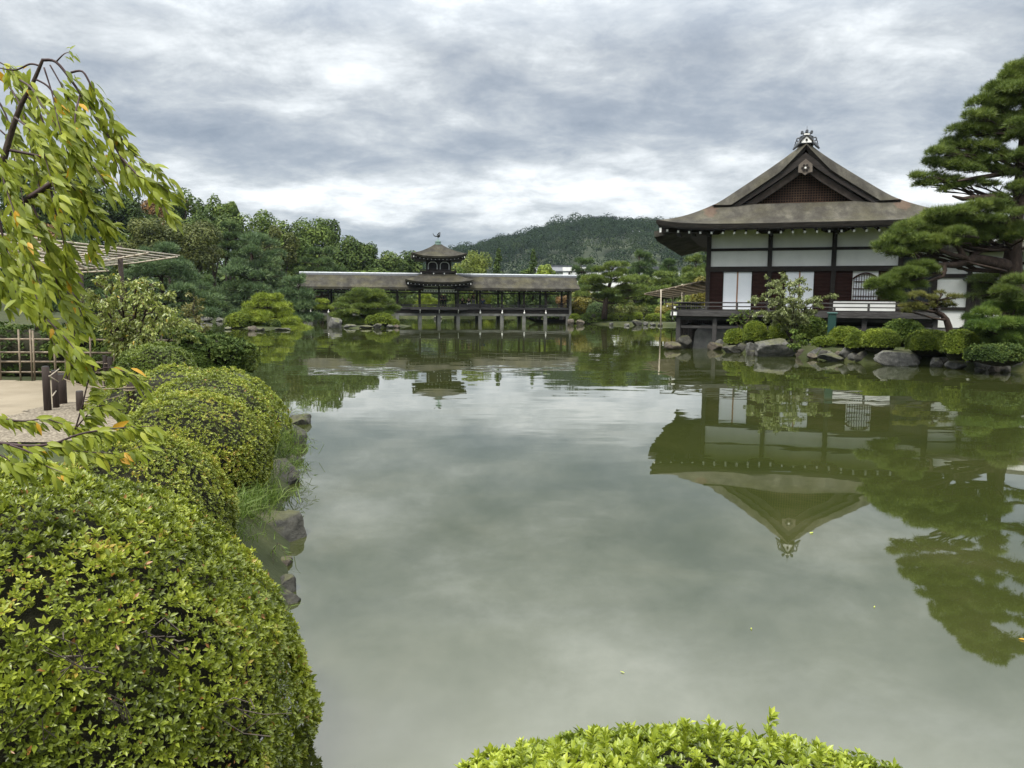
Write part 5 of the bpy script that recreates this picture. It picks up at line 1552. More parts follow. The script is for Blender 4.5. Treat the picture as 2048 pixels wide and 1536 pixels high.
# ------------------------------------------------------------------ right bank: stones, clipped bushes, post
G_RR, G_RB = 'stones edging the right bank', 'clipped bushes on the right bank'
for i, (x0, x1, yt, yb, mt, lab, z) in enumerate((
        (1325, 1363, 681, 699, rock_brown, 'pale brown rock in the water at the hall corner', 0),
        (1350, 1384, 668, 697, rock_dark, 'dark upright rock behind the pale brown one at the hall corner', 0),
        (1414, 1446, 681, 700, rock_brown, 'tan angular rock in front of the stone base', 0),
        (1444, 1490, 690, 706, rock_dark, 'dark mossy rocks left of the big boulder', 0),
        (1489, 1512, 678, 706, rock_grey, 'grey upright stone behind the left edge of the big boulder', .05),
        (1493, 1516, 700, 711, rock_dark, 'low dark stone touching the big boulder on its left', 0),
        (1508, 1592, 676, 713, rock_grey, 'big rounded grey boulder below the weeping tree', 0),
        (1614, 1633, 681, 706, rock_grey, 'tall grey stone left of the stacked stones', .1),
        (1627, 1651, 693, 711, rock_grey, 'grey block stone in the upper row of stacked stones', .12),
        (1614, 1642, 706, 718, rock_brown, 'brownish flat stone at the left of the stacked stones', 0),
        (1634, 1690, 703, 722, rock_grey, 'wide pale slab at the waterline', 0),
        (1650, 1668, 695, 707, rock_dark, 'small square stone above the pale slab', .15),
        (1667, 1684, 695, 707, rock_grey, 'small stone left of the pale peaked rock', .15),
        (1675, 1713, 692, 722, rock_grey, 'pale peaked rock right of the slab', 0),
        (1704, 1717, 709, 723, rock_brown, 'small mossy stone right of the pale peaked rock', 0),
        (1712, 1732, 702, 714, rock_dark, 'dark oval stone left of the largest flat boulder', .1),
        (1716, 1740, 711, 723, rock_grey, 'grey square stone left of the largest flat boulder', 0),
        (1732, 1744, 702, 712, rock_brown, 'pale small stone at the corner of the largest flat boulder', .2),
        (1744, 1846, 696, 731, rock_grey, 'largest flat-topped boulder on the right bank', 0),
        (1860, 1886, 713, 734, rock_grey, 'grey oval stone right of the flat-topped boulder', 0),
        (1884, 1904, 708, 723, rock_dark, 'stone tucked under the clipped bush, right bank', .1),
        (1892, 1938, 718, 738, rock_grey, 'wide grey stone with white patches', 0),
        (1949, 1986, 717, 737, rock_grey, 'grey stone under the bright young pine', .05),
        (1948, 1972, 734, 743, rock_grey, 'small pale stone low in the water', 0),
        (1979, 2001, 728, 744, rock_brown, 'whitish stone at the right waterline', 0),
        (2000, 2024, 724, 744, rock_dark, 'mossy dark stone near the right edge', 0),
        (2020, 2052, 720, 742, rock_dark, 'rightmost dark stone at the picture edge', 0))):
    px_rock(x0, x1, yt, yb, mt, lab, 400 + i, G_RR, z=z, back=.15, dy=.7 if x1 - x0 < 60 else .45, flat=.6 if i in (18, 10) else .75)
g_ = np.random.default_rng(17)
for i in range(34):
    px = 1395 + i * 19.5 + g_.uniform(-6, 6)
    yb = np.interp(px, [1400, 1440, 1500, 1590, 1640, 1740, 1850, 1940, 2050], [693, 700, 708, 713, 719, 726, 730, 737, 744]) - g_.uniform(0, 2)
    w_ = g_.uniform(22, 38); h_ = g_.uniform(15, 25)
    px_rock(px - w_ / 2, px + w_ / 2, yb - h_, yb, (rock_grey, rock_dark, rock_grey, rock_brown)[i % 4], 'stone wedged between the larger stones of the right bank', 460 + i, 'small filler stones of the right bank', z=0, back=.2, dy=.7)
for i, (x0, x1, yt, yb, mt, lab, zb, n) in enumerate((
        (1454, 1493, 659, 692, lf_moss, 'dark round bush at the left end, beside the stone base', .25, 1600),
        (1491, 1533, 644, 690, lf_moss, 'tall rounded bush left of the weeping tree', .35, 2200),
        (1513, 1543, 666, 690, lf_moss, 'small bright ball-shaped bush on top of the big boulder edge', .35, 1200),
        (1541, 1580, 648, 684, lf_moss, 'bush behind the stem of the weeping tree', .5, 1600),
        (1598, 1656, 637, 684, lf_mid, 'loose leafy bush left of the green post', .5, 2000),
        (1630, 1670, 676, 694, lf_moss, 'low mossy bush in front of the green post', .58, 1100),
        (1674, 1714, 645, 668, lf_moss, 'dark dome bush behind, right of the green post', .6, 1400),
        (1664, 1722, 655, 695, lf_moss, 'large bright dome bush right of the green post', .45, 2600),
        (1700, 1737, 665, 702, lf_moss, 'bright upright oval bush above the pale peaked rock', .40, 1900),
        (1720, 1752, 647, 664, lf_moss, 'narrow far bush below the veranda', .65, 1000),
        (1732, 1774, 648, 674, lf_moss, 'dome bush just below the veranda posts', .6, 1500),
        (1732, 1800, 659, 702, lf_moss, 'wide bright bush behind the largest flat boulder', .45, 2900),
        (1778, 1848, 642, 692, lf_mid, 'tall loose bush with pale shoots', .5, 2200),
        (1826, 1906, 663, 708, lf_moss, 'wide dark-green dome bush right of the flat boulder', .42, 3200),
        (1897, 1958, 662, 716, lf_moss, 'large leaning dome bush left of the young pine', .40, 2800),
        (1936, 1964, 701, 722, lf_moss, 'small ball bush under the young pine', .35, 900),
        (1955, 2060, 690, 728, lf_dark, 'dark low bush along the right picture edge', .35, 2400),
        (1945, 2075, 640, 712, lf_dark, 'unseen tall dark bush added behind the bright young pine to block the annex reflection', .45, 3000))):  # last bush is added out of sight to block the annex wall's reflection
    px_bush('clipped_bush' if mt is lf_moss else 'leafy_bush', x0, x1, yt, yb, mt, lab, group=G_RB, zb=zb, n=int(n * 1.5), leaf=.065 if mt is not lf_mid else .10, width=.028 if mt is not lf_mid else .045, seed=150 + i, lump=.06 if mt is lf_moss else .16)
gp = W(1662, 680, 31.0)
post = thing('green_post', (gp[0], gp[1], .3), 'dark green square metal post with a pale lid, standing among the clipped bushes', 'post', rz=math.radians(-17))
h_ = W(1662, 625, gp[1])[2] - .3
box('shaft', green_paint, post, -.15, .15, -.13, .13, -.1, h_ - .04, bevel=.01)
box('lid', green_light, post, -.19, .19, -.17, .17, h_ - .04, h_, bevel=.008)
box('door_panel', green_paint, post, -.11, .11, -.142, -.131, .25, h_ - .15)

# weeping leafy tree in front of the doors
def droop_tree(name, base, tips, mat, label, cat, group=None, leaf=.13, n_leaf=26, seed=1, r0=.06, k_sub=4, droop=.35, spread=.35, aspect=.42):
    """small tree of arching stems with hanging leaves. tips: world ends of the stems"""
    g = np.random.default_rng(seed)
    base = np.asarray(base, float)
    root = thing(name, base, label, cat, group)
    mb = MB()
    LP, LD = [], []
    for tip in tips:
        tip = np.asarray(tip, float) - base
        pk = tip * np.array([.55, .55, 0]) + np.array([0, 0, tip[2] + abs(tip[2]) * .06 + .12])
        ts = np.linspace(0, 1, 9)
        pts = [(1 - t_) ** 2 * np.zeros(3) + 2 * t_ * (1 - t_) * pk + t_ ** 2 * tip + g.normal(size=3) * .03 for t_ in ts]
        mb.tube(pts, list(np.linspace(r0, r0 * .12, 9)), 5, False)
        for j in range(k_sub * 2):
            i = g.integers(2, 9)
            p = pts[i]
            dirv = unit(np.array([g.normal(), g.normal(), g.uniform(-.1, .5)]) + unit(tip) * .7)
            ln = g.uniform(.5, 1.0) * spread * np.linalg.norm(tip) * .55
            sp_ = [p + dirv * ln * t_ + np.array([0, 0, -droop * ln * 1.2 * t_ ** 2]) for t_ in np.linspace(0, 1, 6)]
            mb.tube(sp_, list(np.linspace(r0 * .25, r0 * .07, 6)), 4, False)
            for q in range(n_leaf):
                t_ = g.uniform(.1, 1.0)
                a = int(t_ * 5 * .999); w = t_ * 5 - a
                LP.append(sp_[a] * (1 - w) + sp_[min(a + 1, 5)] * w + g.normal(size=3) * leaf * .25)
                LD.append(unit(dirv * .6 + g.normal(size=3) * .5 + np.array([0, 0, -droop * 2.2])))
    LP, LD = np.array(LP), np.array(LD)
    mb.build('branches', bark, root, True)
    n = len(LP)
    side = unit(np.cross(LD, g.normal(size=(n, 3)) + np.array([0, 0, .6])))
    nrm = np.cross(side, LD)
    s = leaf * g.uniform(.6, 1.3, (n, 1))
    V = np.stack([LP, LP + LD * s * .5 - side * s * aspect * .5 + nrm * s * .08, LP + LD * s, LP + LD * s * .5 + side * s * aspect * .5 + nrm * s * .08], 1).reshape(-1, 3)
    q = np.arange(4 * n).reshape(n, 4)
    tri = np.concatenate([q[:, [0, 1, 2]], q[:, [0, 2, 3]]], 1).reshape(-1, 3)
    mesh_obj('leaves', V, tri, mat, root, False, np.repeat(np.clip(.5 + g.normal(0, .2, n), 0, 1), 2))
    return root
wb = Wz(1583, 682, .6)
droop_tree('weeping_tree', wb, [W(px, py, wb[1] + d) for px, py, d in ((1508, 598, -.6), (1530, 560, 0), (1552, 580, -.8), (1572, 556, .5), (1592, 560, -.3), (1612, 580, .4), (1632, 600, -.6), (1662, 590, 0), (1520, 625, -.8), (1556, 625, -1.0), (1600, 630, -.9), (1625, 622, .4), (1590, 600, -1.0), (1540, 600, .6))],
           lf_willow, 'weeping light green tree standing in front of the hall doors', 'tree', leaf=.115, n_leaf=42, seed=201, r0=.03, k_sub=8, droop=.5, spread=.42)
sb_ = Wz(1490, 676, .6)
droop_tree('small_tree', sb_, [W(px, py, sb_[1] + d) for px, py, d in ((1470, 634, 0), (1484, 628, -.3), (1500, 628, .3), (1510, 640, 0), (1462, 644, -.2))], lf_mid, 'small dark shrub-like tree in front of the veranda, left of the weeping tree', 'tree', leaf=.13, n_leaf=10, seed=202, r0=.045, droop=.1, spread=.45)
vb = Wz(1592, 705, .3)
droop_tree('climbing_plant', vb, [W(px, py, vb[1] + d) for px, py, d in ((1590, 664, 0), (1600, 672, -.2), (1610, 684, -.3), (1596, 690, -.3), (1585, 690, -.2))], lf_mid, 'leafy trailing plant hanging over the right side of the big boulder', 'plant', leaf=.13, n_leaf=16, seed=203, r0=.015, droop=.5, spread=.5)

# crooked small pine on the bank
cb = Wz(1893, 690, .55)
cY = cb[1]
cp = [(1815, 594, 18, 6), (1842, 590, 24, 6), (1862, 598, 18, 5), (1820, 612, 24, 6), (1845, 618, 26, 6), (1868, 614, 18, 6), (1880, 606, 18, 5), (1898, 594, 12, 5), (1912, 596, 14, 6), (1895, 612, 14, 5), (1806, 622, 14, 5), (1880, 586, 10, 4)]
pine_tree('crooked_pine', cb, pads_px(cp, cY, .9, 1.0, 12), foliage('yellow_green_needle', [(0, (.049, .059, .014)), (.5, (.126, .137, .031)), (1, (.252, .238, .056))], .2, .5, .3), 'crooked little pine with a bent bare trunk and sparse yellowish pads', None, n=1500, k=7, length=.16, width=.014, seed=210, sub=2,
          trunk_pts=[cb - [0, 0, .2], W(1902, 672, cY), W(1898, 655, cY), W(1893, 640, cY), W(1884, 630, cY), W(1872, 624, cY), W(1868, 612, cY), W(1876, 600, cY - .2), W(1884, 590, cY - .2)], trunk_rad=[.17, .15, .14, .12, .11, .09, .07, .05, .03], limb_r=.07, low=-.3, spread=.9, bk=pine_bark)

# tall pine at the right edge
pY = 26.5
up = [(2015, 160, 34, 16), (2050, 146, 40, 16), (1996, 182, 30, 13), (2035, 185, 40, 16), (1975, 205, 28, 13), (2012, 212, 40, 15), (2050, 215, 40, 15), (1950, 236, 30, 13), (1985, 240, 36, 14), (2030, 245, 40, 15), (1925, 262, 26, 11), (1955, 268, 34, 12), (1995, 272, 36, 12), (2040, 275, 36, 13),
      (1912, 284, 26, 10), (1940, 294, 34, 11), (1980, 298, 30, 10), (1888, 306, 28, 10), (1920, 318, 34, 11), (1958, 322, 28, 9), (2002, 314, 26, 9), (1872, 326, 22, 9), (1890, 336, 30, 9), (1930, 342, 26, 8), (1985, 340, 24, 7), (1846, 356, 22, 8), (1862, 370, 30, 9), (1890, 362, 28, 8), (1915, 376, 26, 7), (1950, 368, 24, 6), (1985, 372, 22, 6), (2020, 352, 20, 7), (1990, 396, 22, 6), (2038, 392, 20, 8)]
lo = [(1985, 412, 34, 9), (1950, 416, 36, 10), (1915, 424, 38, 11), (1880, 430, 36, 11), (2005, 425, 30, 8), (1850, 442, 36, 12), (1890, 448, 36, 12), (1935, 446, 38, 11), (1975, 440, 34, 9), (1825, 458, 34, 12), (1865, 466, 38, 12), (1905, 468, 38, 11), (1800, 472, 30, 11), (1840, 482, 36, 11), (1880, 486, 34, 9), (1950, 466, 34, 9), (1992, 464, 32, 9), (2030, 458, 28, 10), (1775, 486, 26, 10), (1810, 496, 34, 11), (1758, 494, 18, 7), (1775, 504, 24, 9), (1850, 500, 28, 8), (1800, 510, 26, 8), (1925, 484, 26, 7), (1960, 480, 22, 7), (2005, 478, 26, 8)]
lw = [(1840, 534, 24, 7), (1860, 540, 16, 6), (1815, 548, 26, 8), (1840, 552, 22, 7), (1790, 560, 28, 9), (1815, 566, 26, 8), (1760, 566, 22, 8), (1750, 574, 16, 7), (1790, 576, 24, 8), (1775, 590, 24, 8), (1795, 598, 20, 7), (1835, 572, 16, 6)]
rt = [(1960, 562, 28, 9), (1990, 556, 30, 9), (2030, 552, 34, 10), (1975, 578, 30, 9), (2015, 574, 36, 10), (1965, 594, 30, 9), (2005, 594, 36, 9), (2045, 586, 30, 10), (2030, 606, 30, 9)]
off = [(2120, 150, 50, 18), (2150, 210, 60, 18), (2110, 250, 50, 16), (2170, 290, 60, 18), (2110, 320, 46, 14), (2180, 370, 60, 16), (2120, 400, 50, 14), (2160, 450, 60, 16), (2100, 480, 40, 12), (2085, 120, 40, 16)]
pb = Wz(2026, 712, .6)
pb = np.array([W(2026, 640, pY)[0], pY, .55])
trk = [pb - [0, 0, .3], W(2026, 620, pY), W(2024, 575, pY), W(2022, 545, pY), W(2026, 500, pY), W(2030, 455, pY), W(2037, 405, pY), W(2042, 340, pY), W(2048, 260, pY), W(2054, 180, pY), W(2056, 140, pY)]
g_ = np.random.default_rng(66)
ex = []
while len(ex) < 70:
    y = g_.uniform(145, 385); xl = np.interp(y, [140, 180, 210, 245, 270, 300, 330, 370], [2010, 1990, 1955, 1925, 1900, 1875, 1858, 1838])
    x = g_.uniform(xl + 12, 2060)
    if y > 340 and 1900 < x < 2035 and g_.random() < .75: continue
    ex.append((x, y, g_.uniform(9, 20), g_.uniform(4, 8)))
while len(ex) < 110:
    y = g_.uniform(412, 500); xl = np.interp(y, [410, 440, 465, 500], [1940, 1850, 1800, 1755])
    ex.append((g_.uniform(xl, 2040), y, g_.uniform(9, 20), g_.uniform(4, 7)))
up = up + ex
big = pine_tree('tall_pine', pb, pads_px(up, pY, .9, 1.25, 21) + pads_px(lo, pY - .6, 1.1, 1.2, 22) + pads_px(rt, pY + .8, .9, .9, 24) + pads_px(off, pY, 1.0, .9, 25) + pads_px([(2040, 312, 30, 11), (2048, 372, 22, 9), (2035, 430, 26, 10), (2046, 470, 22, 10), (2030, 565, 34, 11), (2012, 585, 34, 11), (2040, 600, 34, 11), (2050, 250, 30, 12), (2046, 180, 28, 12)], pY - 1.2, .5, 1.1, 26), nd_mid, 'tall old pine with wide layered branches at the right edge', None,
                n=30000, k=13, length=.19, width=.013, seed=220, sub=5, trunk_pts=trk, trunk_rad=[.52, .42, .36, .34, .26, .23, .20, .17, .13, .10, .06], limb_r=.055, low=-.35, spread=.62, lump=.5)
# its low left pads hang from one big crooked limb
lwp = [(np.asarray(c) - pb, r) for c, r in pads_px(lw, pY - 1.0, 1.0, 1.15, 23)]
full = []
g_ = np.random.default_rng(5)
for c, r in lwp:
    for j in range(4):
        d = unit(g_.normal(size=3)); d[2] = abs(d[2]) * .8 - .15
        full.append((c + d * r * g_.uniform(.35, .85), r * g_.uniform(.36, .58) * np.array([1, 1, 1.1])))
P, Nn, B = pad_points(full, 4200, 5, -.35, .5)
V, Fc = needles(P, unit(Nn * .75 + np.array([0, 0, .65]) + rng.normal(size=P.shape) * .2), 13, .19, .013, .62)
mesh_obj('low_foliage', V, Fc, nd_mid, big, False, np.clip(np.repeat(.40 + rng.normal(0, .16, len(P)), 13) + rng.normal(0, .1, len(P) * 13), 0, 1))
lm = MB()
Lp = lambda px, py, d=0: tuple(W(px, py, pY + d) - pb)
lm.tube([Lp(2022, 535), Lp(1990, 526, -.2), Lp(1962, 520, -.4), Lp(1945, 518, -.5), Lp(1930, 524, -.6), Lp(1910, 530, -.7), Lp(1885, 530, -.9), Lp(1862, 532, -1)], [.26, .21, .18, .17, .13, .11, .08, .05], 8, False)
lm.tube([Lp(1935, 522, -.6), Lp(1926, 512, -.7), Lp(1920, 500, -.8), Lp(1912, 488, -.8), Lp(1895, 480, -.9)], [.12, .11, .09, .07, .04], 7, False)
lm.tube([Lp(1945, 518, -.5), Lp(1948, 508, -.5), Lp(1975, 498, -.4), Lp(2000, 492, -.3), Lp(2018, 482, -.2)], [.10, .08, .06, .05, .03], 6, False)
lm.tube([Lp(1930, 515, -.7), Lp(1905, 510, -.9), Lp(1885, 502, -1), Lp(1870, 494, -1.1)], [.09, .08, .06, .03], 6, False)
lm.tube([Lp(1888, 530, -.9), Lp(1890, 540, -1), Lp(1886, 552, -1), Lp(1876, 556, -1), Lp(1858, 562, -1.1), Lp(1840, 572, -1.1)], [.08, .075, .07, .055, .04, .02], 6, False)
lm.tube([Lp(1886, 545, -1), Lp(1868, 548, -1), Lp(1845, 556, -1.1), Lp(1820, 562, -1.2)], [.06, .05, .04, .02], 6, False)
lm.tube([Lp(1862, 532, -1), Lp(1846, 536, -1), Lp(1828, 542, -1.1), Lp(1800, 556, -1.1), Lp(1780, 572, -1.1)], [.05, .045, .04, .03, .015], 6, False)
lm.tube([Lp(1838, 538, -1), Lp(1834, 524, -1), Lp(1838, 514, -1), Lp(1830, 506, -1.1)], [.05, .05, .04, .02], 6, False)
lm.tube([Lp(2040, 408), Lp(2010, 404), Lp(1985, 396, -.2), Lp(1950, 395, -.3), Lp(1925, 398, -.4), Lp(1905, 392, -.5)], [.16, .14, .12, .09, .07, .03], 7, False)
lm.tube([Lp(2044, 330), Lp(2010, 345), Lp(1980, 352, -.2), Lp(1950, 356, -.3), Lp(1915, 362, -.5)], [.14, .11, .08, .06, .03], 7, False)
lm.build('low_limb', pine_bark, big, True)
# bright young pine on the bank at the right edge
yb_ = Wz(2010, 730, .35)
yY = 25.6
yp = [(1945, 640, 30, 14), (1975, 628, 28, 14), (2000, 618, 30, 14), (2030, 618, 30, 16), (2052, 625, 26, 16), (1960, 655, 36, 12), (1995, 648, 40, 14), (2035, 648, 40, 14), (1985, 672, 40, 14), (2030, 675, 40, 16), (2005, 695, 40, 14), (2050, 695, 36, 16), (1975, 690, 26, 12)]
pine_tree('young_pine', (W(2015, 700, yY)[0], yY, .45), pads_px(yp, yY, 1.2, 1.0, 31), foliage('vivid_pine_needle', [(0, (.030, .070, .016)), (.5, (.10, .165, .026)), (1, (.21, .27, .046))], .2, .5, .3), 'bright green bushy young pine at the right edge of the bank, below the tall pine', None, n=7000, k=10, length=.16, width=.011, seed=230, sub=3, trunk_rad=.09, limb_r=.03, low=-.5, spread=.95)

# ------------------------------------------------------------------ near left bank: clipped azaleas
G_AZ = 'clipped azaleas along the left bank'
bush('azalea_bush', (-2.39, 3.35, .26), (1.41, 1.10, 1.17), lf_azalea, 'largest azalea dome in the near left corner, with fresh yellow-green rosettes', 'bush', G_AZ, n=31000, k=7, leaf=.031, width=.011, lump=.06, lscale=3.4, lower=-.6, seed=501, sparse=.22, core=.86, holes=[(W(140, 1330, 2.43), .13), (W(60, 1475, 2.35), .10), (W(330, 1290, 2.5), .06), (W(500, 1440, 2.85), .11), (W(235, 1420, 2.36), .06)])
bush('azalea_bush', (-2.65, 5.355, .49), (.61, .77, .75), lf_azalea_olive, 'second azalea dome from the camera, olive and finely leaved, under the low cherry branch', 'bush', G_AZ, n=9500, k=6, leaf=.028, width=.011, lump=.07, lscale=2.2, lower=-.6, seed=502, sparse=.25, core=.93)
bush('azalea_bush', (-3.18, 7.58, .585), (.715, .87, .67), lf_azalea_olive, 'brownish olive azalea dome beside the grassy stones', 'bush', G_AZ, n=10000, k=6, leaf=.030, width=.012, lump=.07, lscale=2.2, lower=-.7, seed=503, sparse=.3, core=.93)
bush('azalea_bush', (-3.70, 9.25, .55), (.775, .97, .715), lf_azalea, 'yellow-green azalea dome rising behind the brownish one', 'bush', G_AZ, n=8500, k=6, leaf=.033, width=.013, lump=.07, lscale=2.2, lower=-.6, seed=504, sparse=.2, core=.93)
bush('azalea_bush', (-4.76, 11.16, .21), (1.49, 1.16, .98), lf_azalea, 'long azalea sloping down to the water, farthest of the bank domes', 'bush', G_AZ, n=7500, k=6, leaf=.036, width=.014, lump=.10, lscale=2.5, lower=-.6, seed=505, sparse=.2, core=.92)
bush('azalea_bush', (-5.92, 12.75, .84), (.675, .73, .595), foliage('fresh_azalea_leaf', [(0, (.035, .055, .008)), (.4, (.09, .135, .015)), (1, (.21, .26, .035))], .28, .4, .45), 'flat-topped green bush behind the rope fence', 'bush', G_AZ, n=6000, k=6, leaf=.040, width=.016, lump=.10, lscale=3, lower=-.7, seed=506, core=.9)
bush('azalea_bush', (-7.6, 15.6, .80), (1.5, .9, .5), lf_mid, 'low dark hedge bush under the drooping cherry', 'bush', G_AZ, n=6500, k=6, leaf=.042, width=.017, lump=.12, seed=507, core=.9)
bush('azalea_bush', (.57, 2.2, .435), (.97, .5, .365), foliage('yellow_green_azalea_leaf', [(0, (.07, .10, .010)), (.3, (.16, .215, .018)), (.7, (.28, .34, .028)), (1, (.40, .45, .06))], .38, .36, .5), 'low azalea at the bottom edge, in front of the water, with upright bright shoots', 'bush', None, n=6500, k=8, leaf=.033, width=.0125, lump=.10, lscale=2.6, lower=-.3, seed=508, sparse=.15, core=.91)  # leaf tints slightly lighter and greener than the bank azaleas
bush('hedge', (-9.6, 16.2, .95), (4.0, .9, .62), lf_dark, 'dark hedge behind the bamboo fence', 'hedge', None, n=5200, k=6, leaf=.09, width=.04, lump=.10, seed=509, core=.94, sq=.7)
# twigs and single big leaves inside the gaps of the largest azalea
tw = MB()
g_ = np.random.default_rng(77)
for k in range(90):
    a = g_.uniform(-1.75, .3); e = g_.uniform(-.25, .75)
    d = np.array([math.cos(a) * math.cos(e), math.sin(a) * math.cos(e), math.sin(e)])
    p1 = d * np.array([1.35, 1.07, 1.15]) * .97
    p0 = p1 * .72 + g_.normal(size=3) * .05 - [0, 0, .08]
    tw.tube([p0, (p0 + p1) / 2 + g_.normal(size=3) * .03, p1], [.006, .004, .002], 4, False)
az_main = [o for o in COL.objects if o.name == 'azalea_bush'][0]
t_o = tw.build('bare_twigs', bark, az_main, True)
t_o.location = (0, 0, 1.15 * .6)

for k in range(34):                                                     # thin grey stems in the hollows
    px, py, r_ = ((140, 1330, 70), (60, 1475, 60), (500, 1440, 70), (330, 1290, 40), (235, 1420, 40))[k % 5]
    a = W(px + g_.uniform(-r_, r_), py + g_.uniform(-r_, r_) * .7, 2.62 if px < 400 else 2.95)
    b = W(px + g_.uniform(-r_, r_) * 1.3, py - g_.uniform(10, r_), 2.46 if px < 400 else 2.85)
    o_ = np.array(t_o.parent.location) + np.array(t_o.location) if False else np.array(az_main.location)
    tw_ = MB() if k == 0 else tw_
    tw_.tube([a - o_, (a + b) / 2 - o_ + g_.normal(size=3) * .02, b - o_], [.0030, .0022, .0012], 4, False)
tw_.build('bare_twigs', surf('grey_stem', [(.3, (.05, .04, .032)), (.7, (.11, .09, .075))], 20, rough=.9), az_main, True)

# upright shoots on the nearest bottom azalea
az_low = [o for o in COL.objects if o.get('label', '').startswith('low azalea')][0]
SP, SN = [], []
st_ = MB()
for (px, py, h) in ((1044, 1478, .035), (1180, 1466, .04), (1212, 1462, .04), (1368, 1446, .05), (1372, 1452, .04), (1425, 1440, .035), (1440, 1452, .03), (1475, 1452, .03), (1538, 1436, .05), (1575, 1470, .035), (1110, 1482, .03), (1310, 1470, .03), (1640, 1490, .03), (1270, 1474, .03)):
    p = W(px, py + 20, 2.08) - np.array(az_low.location)
    b0, b1 = p - [0, 0, .06], p + [g_.normal() * .006, g_.normal() * .006, h * .55]
    st_.tube([b0, b1], [.0025, .0018], 5)
    for q in range(7):
        SP.append(b1 * (q / 6) + b0 * (1 - q / 6)); SN.append(unit(np.array([g_.normal() * .25, g_.normal() * .25, 1.0])))
V, Fc = whorls(np.array(SP), np.array(SN), 6, .032, .012, .3, 1.0)
mesh_obj('leaves', V, Fc, MATS['yellow_green_azalea_leaf'], az_low, False, np.clip(.62 + rng.normal(0, .16, len(Fc) // 2).repeat(2), 0, 1))

# stones and grass at the near left waterline
G_NL = 'stones at the near left waterline'
def near_rock(px, py, r, mat, label, seed, z=0.0, **kw):
    p = Wz(px, py, z)
    return rock((p[0], p[1], z), r, mat, label, seed, G_NL, **kw)
near_rock(545, 1066, (.30, .34, .20), rock_dark, 'large flat brown-grey stone jutting into the water past the big azalea', 601, .05, flat=.55)
near_rock(527, 1030, (.16, .18, .13), rock_brown, 'small reddish stone on top behind the flat jutting stone', 602, .08)
near_rock(556, 958, (.24, .30, .30), rock_dark, 'dark mossy stone among the grass, middle of the bank', 603, .05)
near_rock(586, 880, (.22, .42, .32), rock_dark, 'dark slab-sided stone at the grassy point', 604, .05)
near_rock(571, 1180, (.09, .10, .13), rock_dark, 'small wet stone beside the big azalea', 605, .0)
near_rock(577, 1202, (.085, .09, .09), rock_dark, 'small black stone in the water below the big azalea', 606, .0)
near_rock(575, 925, (.20, .25, .14), rock_dark, 'low dark stone under the overhanging grass', 607, .0)
near_rock(512, 1085, (.22, .20, .16), rock_dark, 'dark stone half under the big azalea, left of the flat jutting stone', 609, .02)
near_rock(556, 1128, (.12, .12, .07), rock_brown, 'low brown stone between the flat jutting stone and the big azalea', 610, .0)
near_rock(600, 846, (.2, .3, .18), rock_dark, 'dark stone at the foot of the sloping azalea', 608, .0)

def grass(name, spots, label, n=40, h=.22, seed=1):
    """tufts of bent blades; spots: (x, y, z, radius)"""
    g = np.random.default_rng(seed)
    V, T = [], []
    for (x, y, z, r) in spots:
        m = n
        p = np.stack([x + g.normal(0, r, m), y + g.normal(0, r, m), np.full(m, z)], 1)
        d = unit(np.stack([g.normal(0, .5, m) + .15, g.normal(0, .5, m), np.ones(m)], 1))
        ln = h * g.uniform(.5, 1.3, (m, 1))
        out = unit(np.stack([g.normal(size=m) + .5, g.normal(size=m) - .2, np.zeros(m)], 1))
        s = unit(np.cross(d, out)) * .0035
        m1 = p + d * ln * .6
        tp = p + d * ln * .9 + out * ln * .45 - np.array([0, 0, .12]) * ln
        V.append(np.stack([p - s, p + s, m1 + s * .8, m1 - s * .8, tp], 1))
    V = np.concatenate(V)
    m = len(V)
    q = np.arange(5 * m).reshape(m, 5)
    F_ = np.concatenate([q[:, [0, 1, 2]], q[:, [0, 2, 3]], q[:, [3, 2, 4]]], 1).reshape(-1, 3)
    return tag(mesh_obj(name, V.reshape(-1, 3), F_, gr_blade, None, False, np.repeat(np.clip(g.normal(.45, .2, m), 0, 1), 3)), label, 'grass', kind='stuff')
sp_ = []
for (px, py, z, r) in ((570, 900, .22, .12), (560, 885, .30, .14), (545, 900, .35, .14), (580, 930, .15, .10), (545, 935, .35, .12), (520, 985, .35, .10), (500, 985, .40, .10), (490, 1010, .42, .10), (478, 1000, .45, .08), (505, 1025, .35, .09), (530, 960, .35, .10), (555, 990, .2, .08), (575, 870, .3, .12), (590, 900, .12, .10), (540, 870, .42, .14), (520, 1000, .30, .08), (470, 1020, .45, .08)):
    p = Wz(px, py, z)
    sp_.append((p[0], p[1], z - .06, r))
grass('grass', sp_, 'long fresh grass hanging over the stones of the near left bank', 75, .21, 5)
sp2 = []
g_ = np.random.default_rng(8)
for k in range(260):
    x, y = g_.uniform(-4.6, -1.4), g_.uniform(2.5, 14)
    s = float(sdist(POND, np.array([[x]]), np.array([[y]]))[0, 0])
    if .05 < s < 1.3: sp2.append((x, y, gh(x, y) - .02, .09))
grass('bank_grass', sp2, 'short grass growing along the near left bank', 26, .12, 6)
sp3 = []
for k in range(420):
    x, y = g_.uniform(9, 19), g_.uniform(20, 36)
    s = float(sdist(POND, np.array([[x]]), np.array([[y]]))[0, 0])
    if .15 < s < 4: sp3.append((x, y, gh(x, y) - .02, .16))
grass('bank_grass', sp3, 'short mossy grass between the stones and bushes of the right bank', 20, .14, 7)

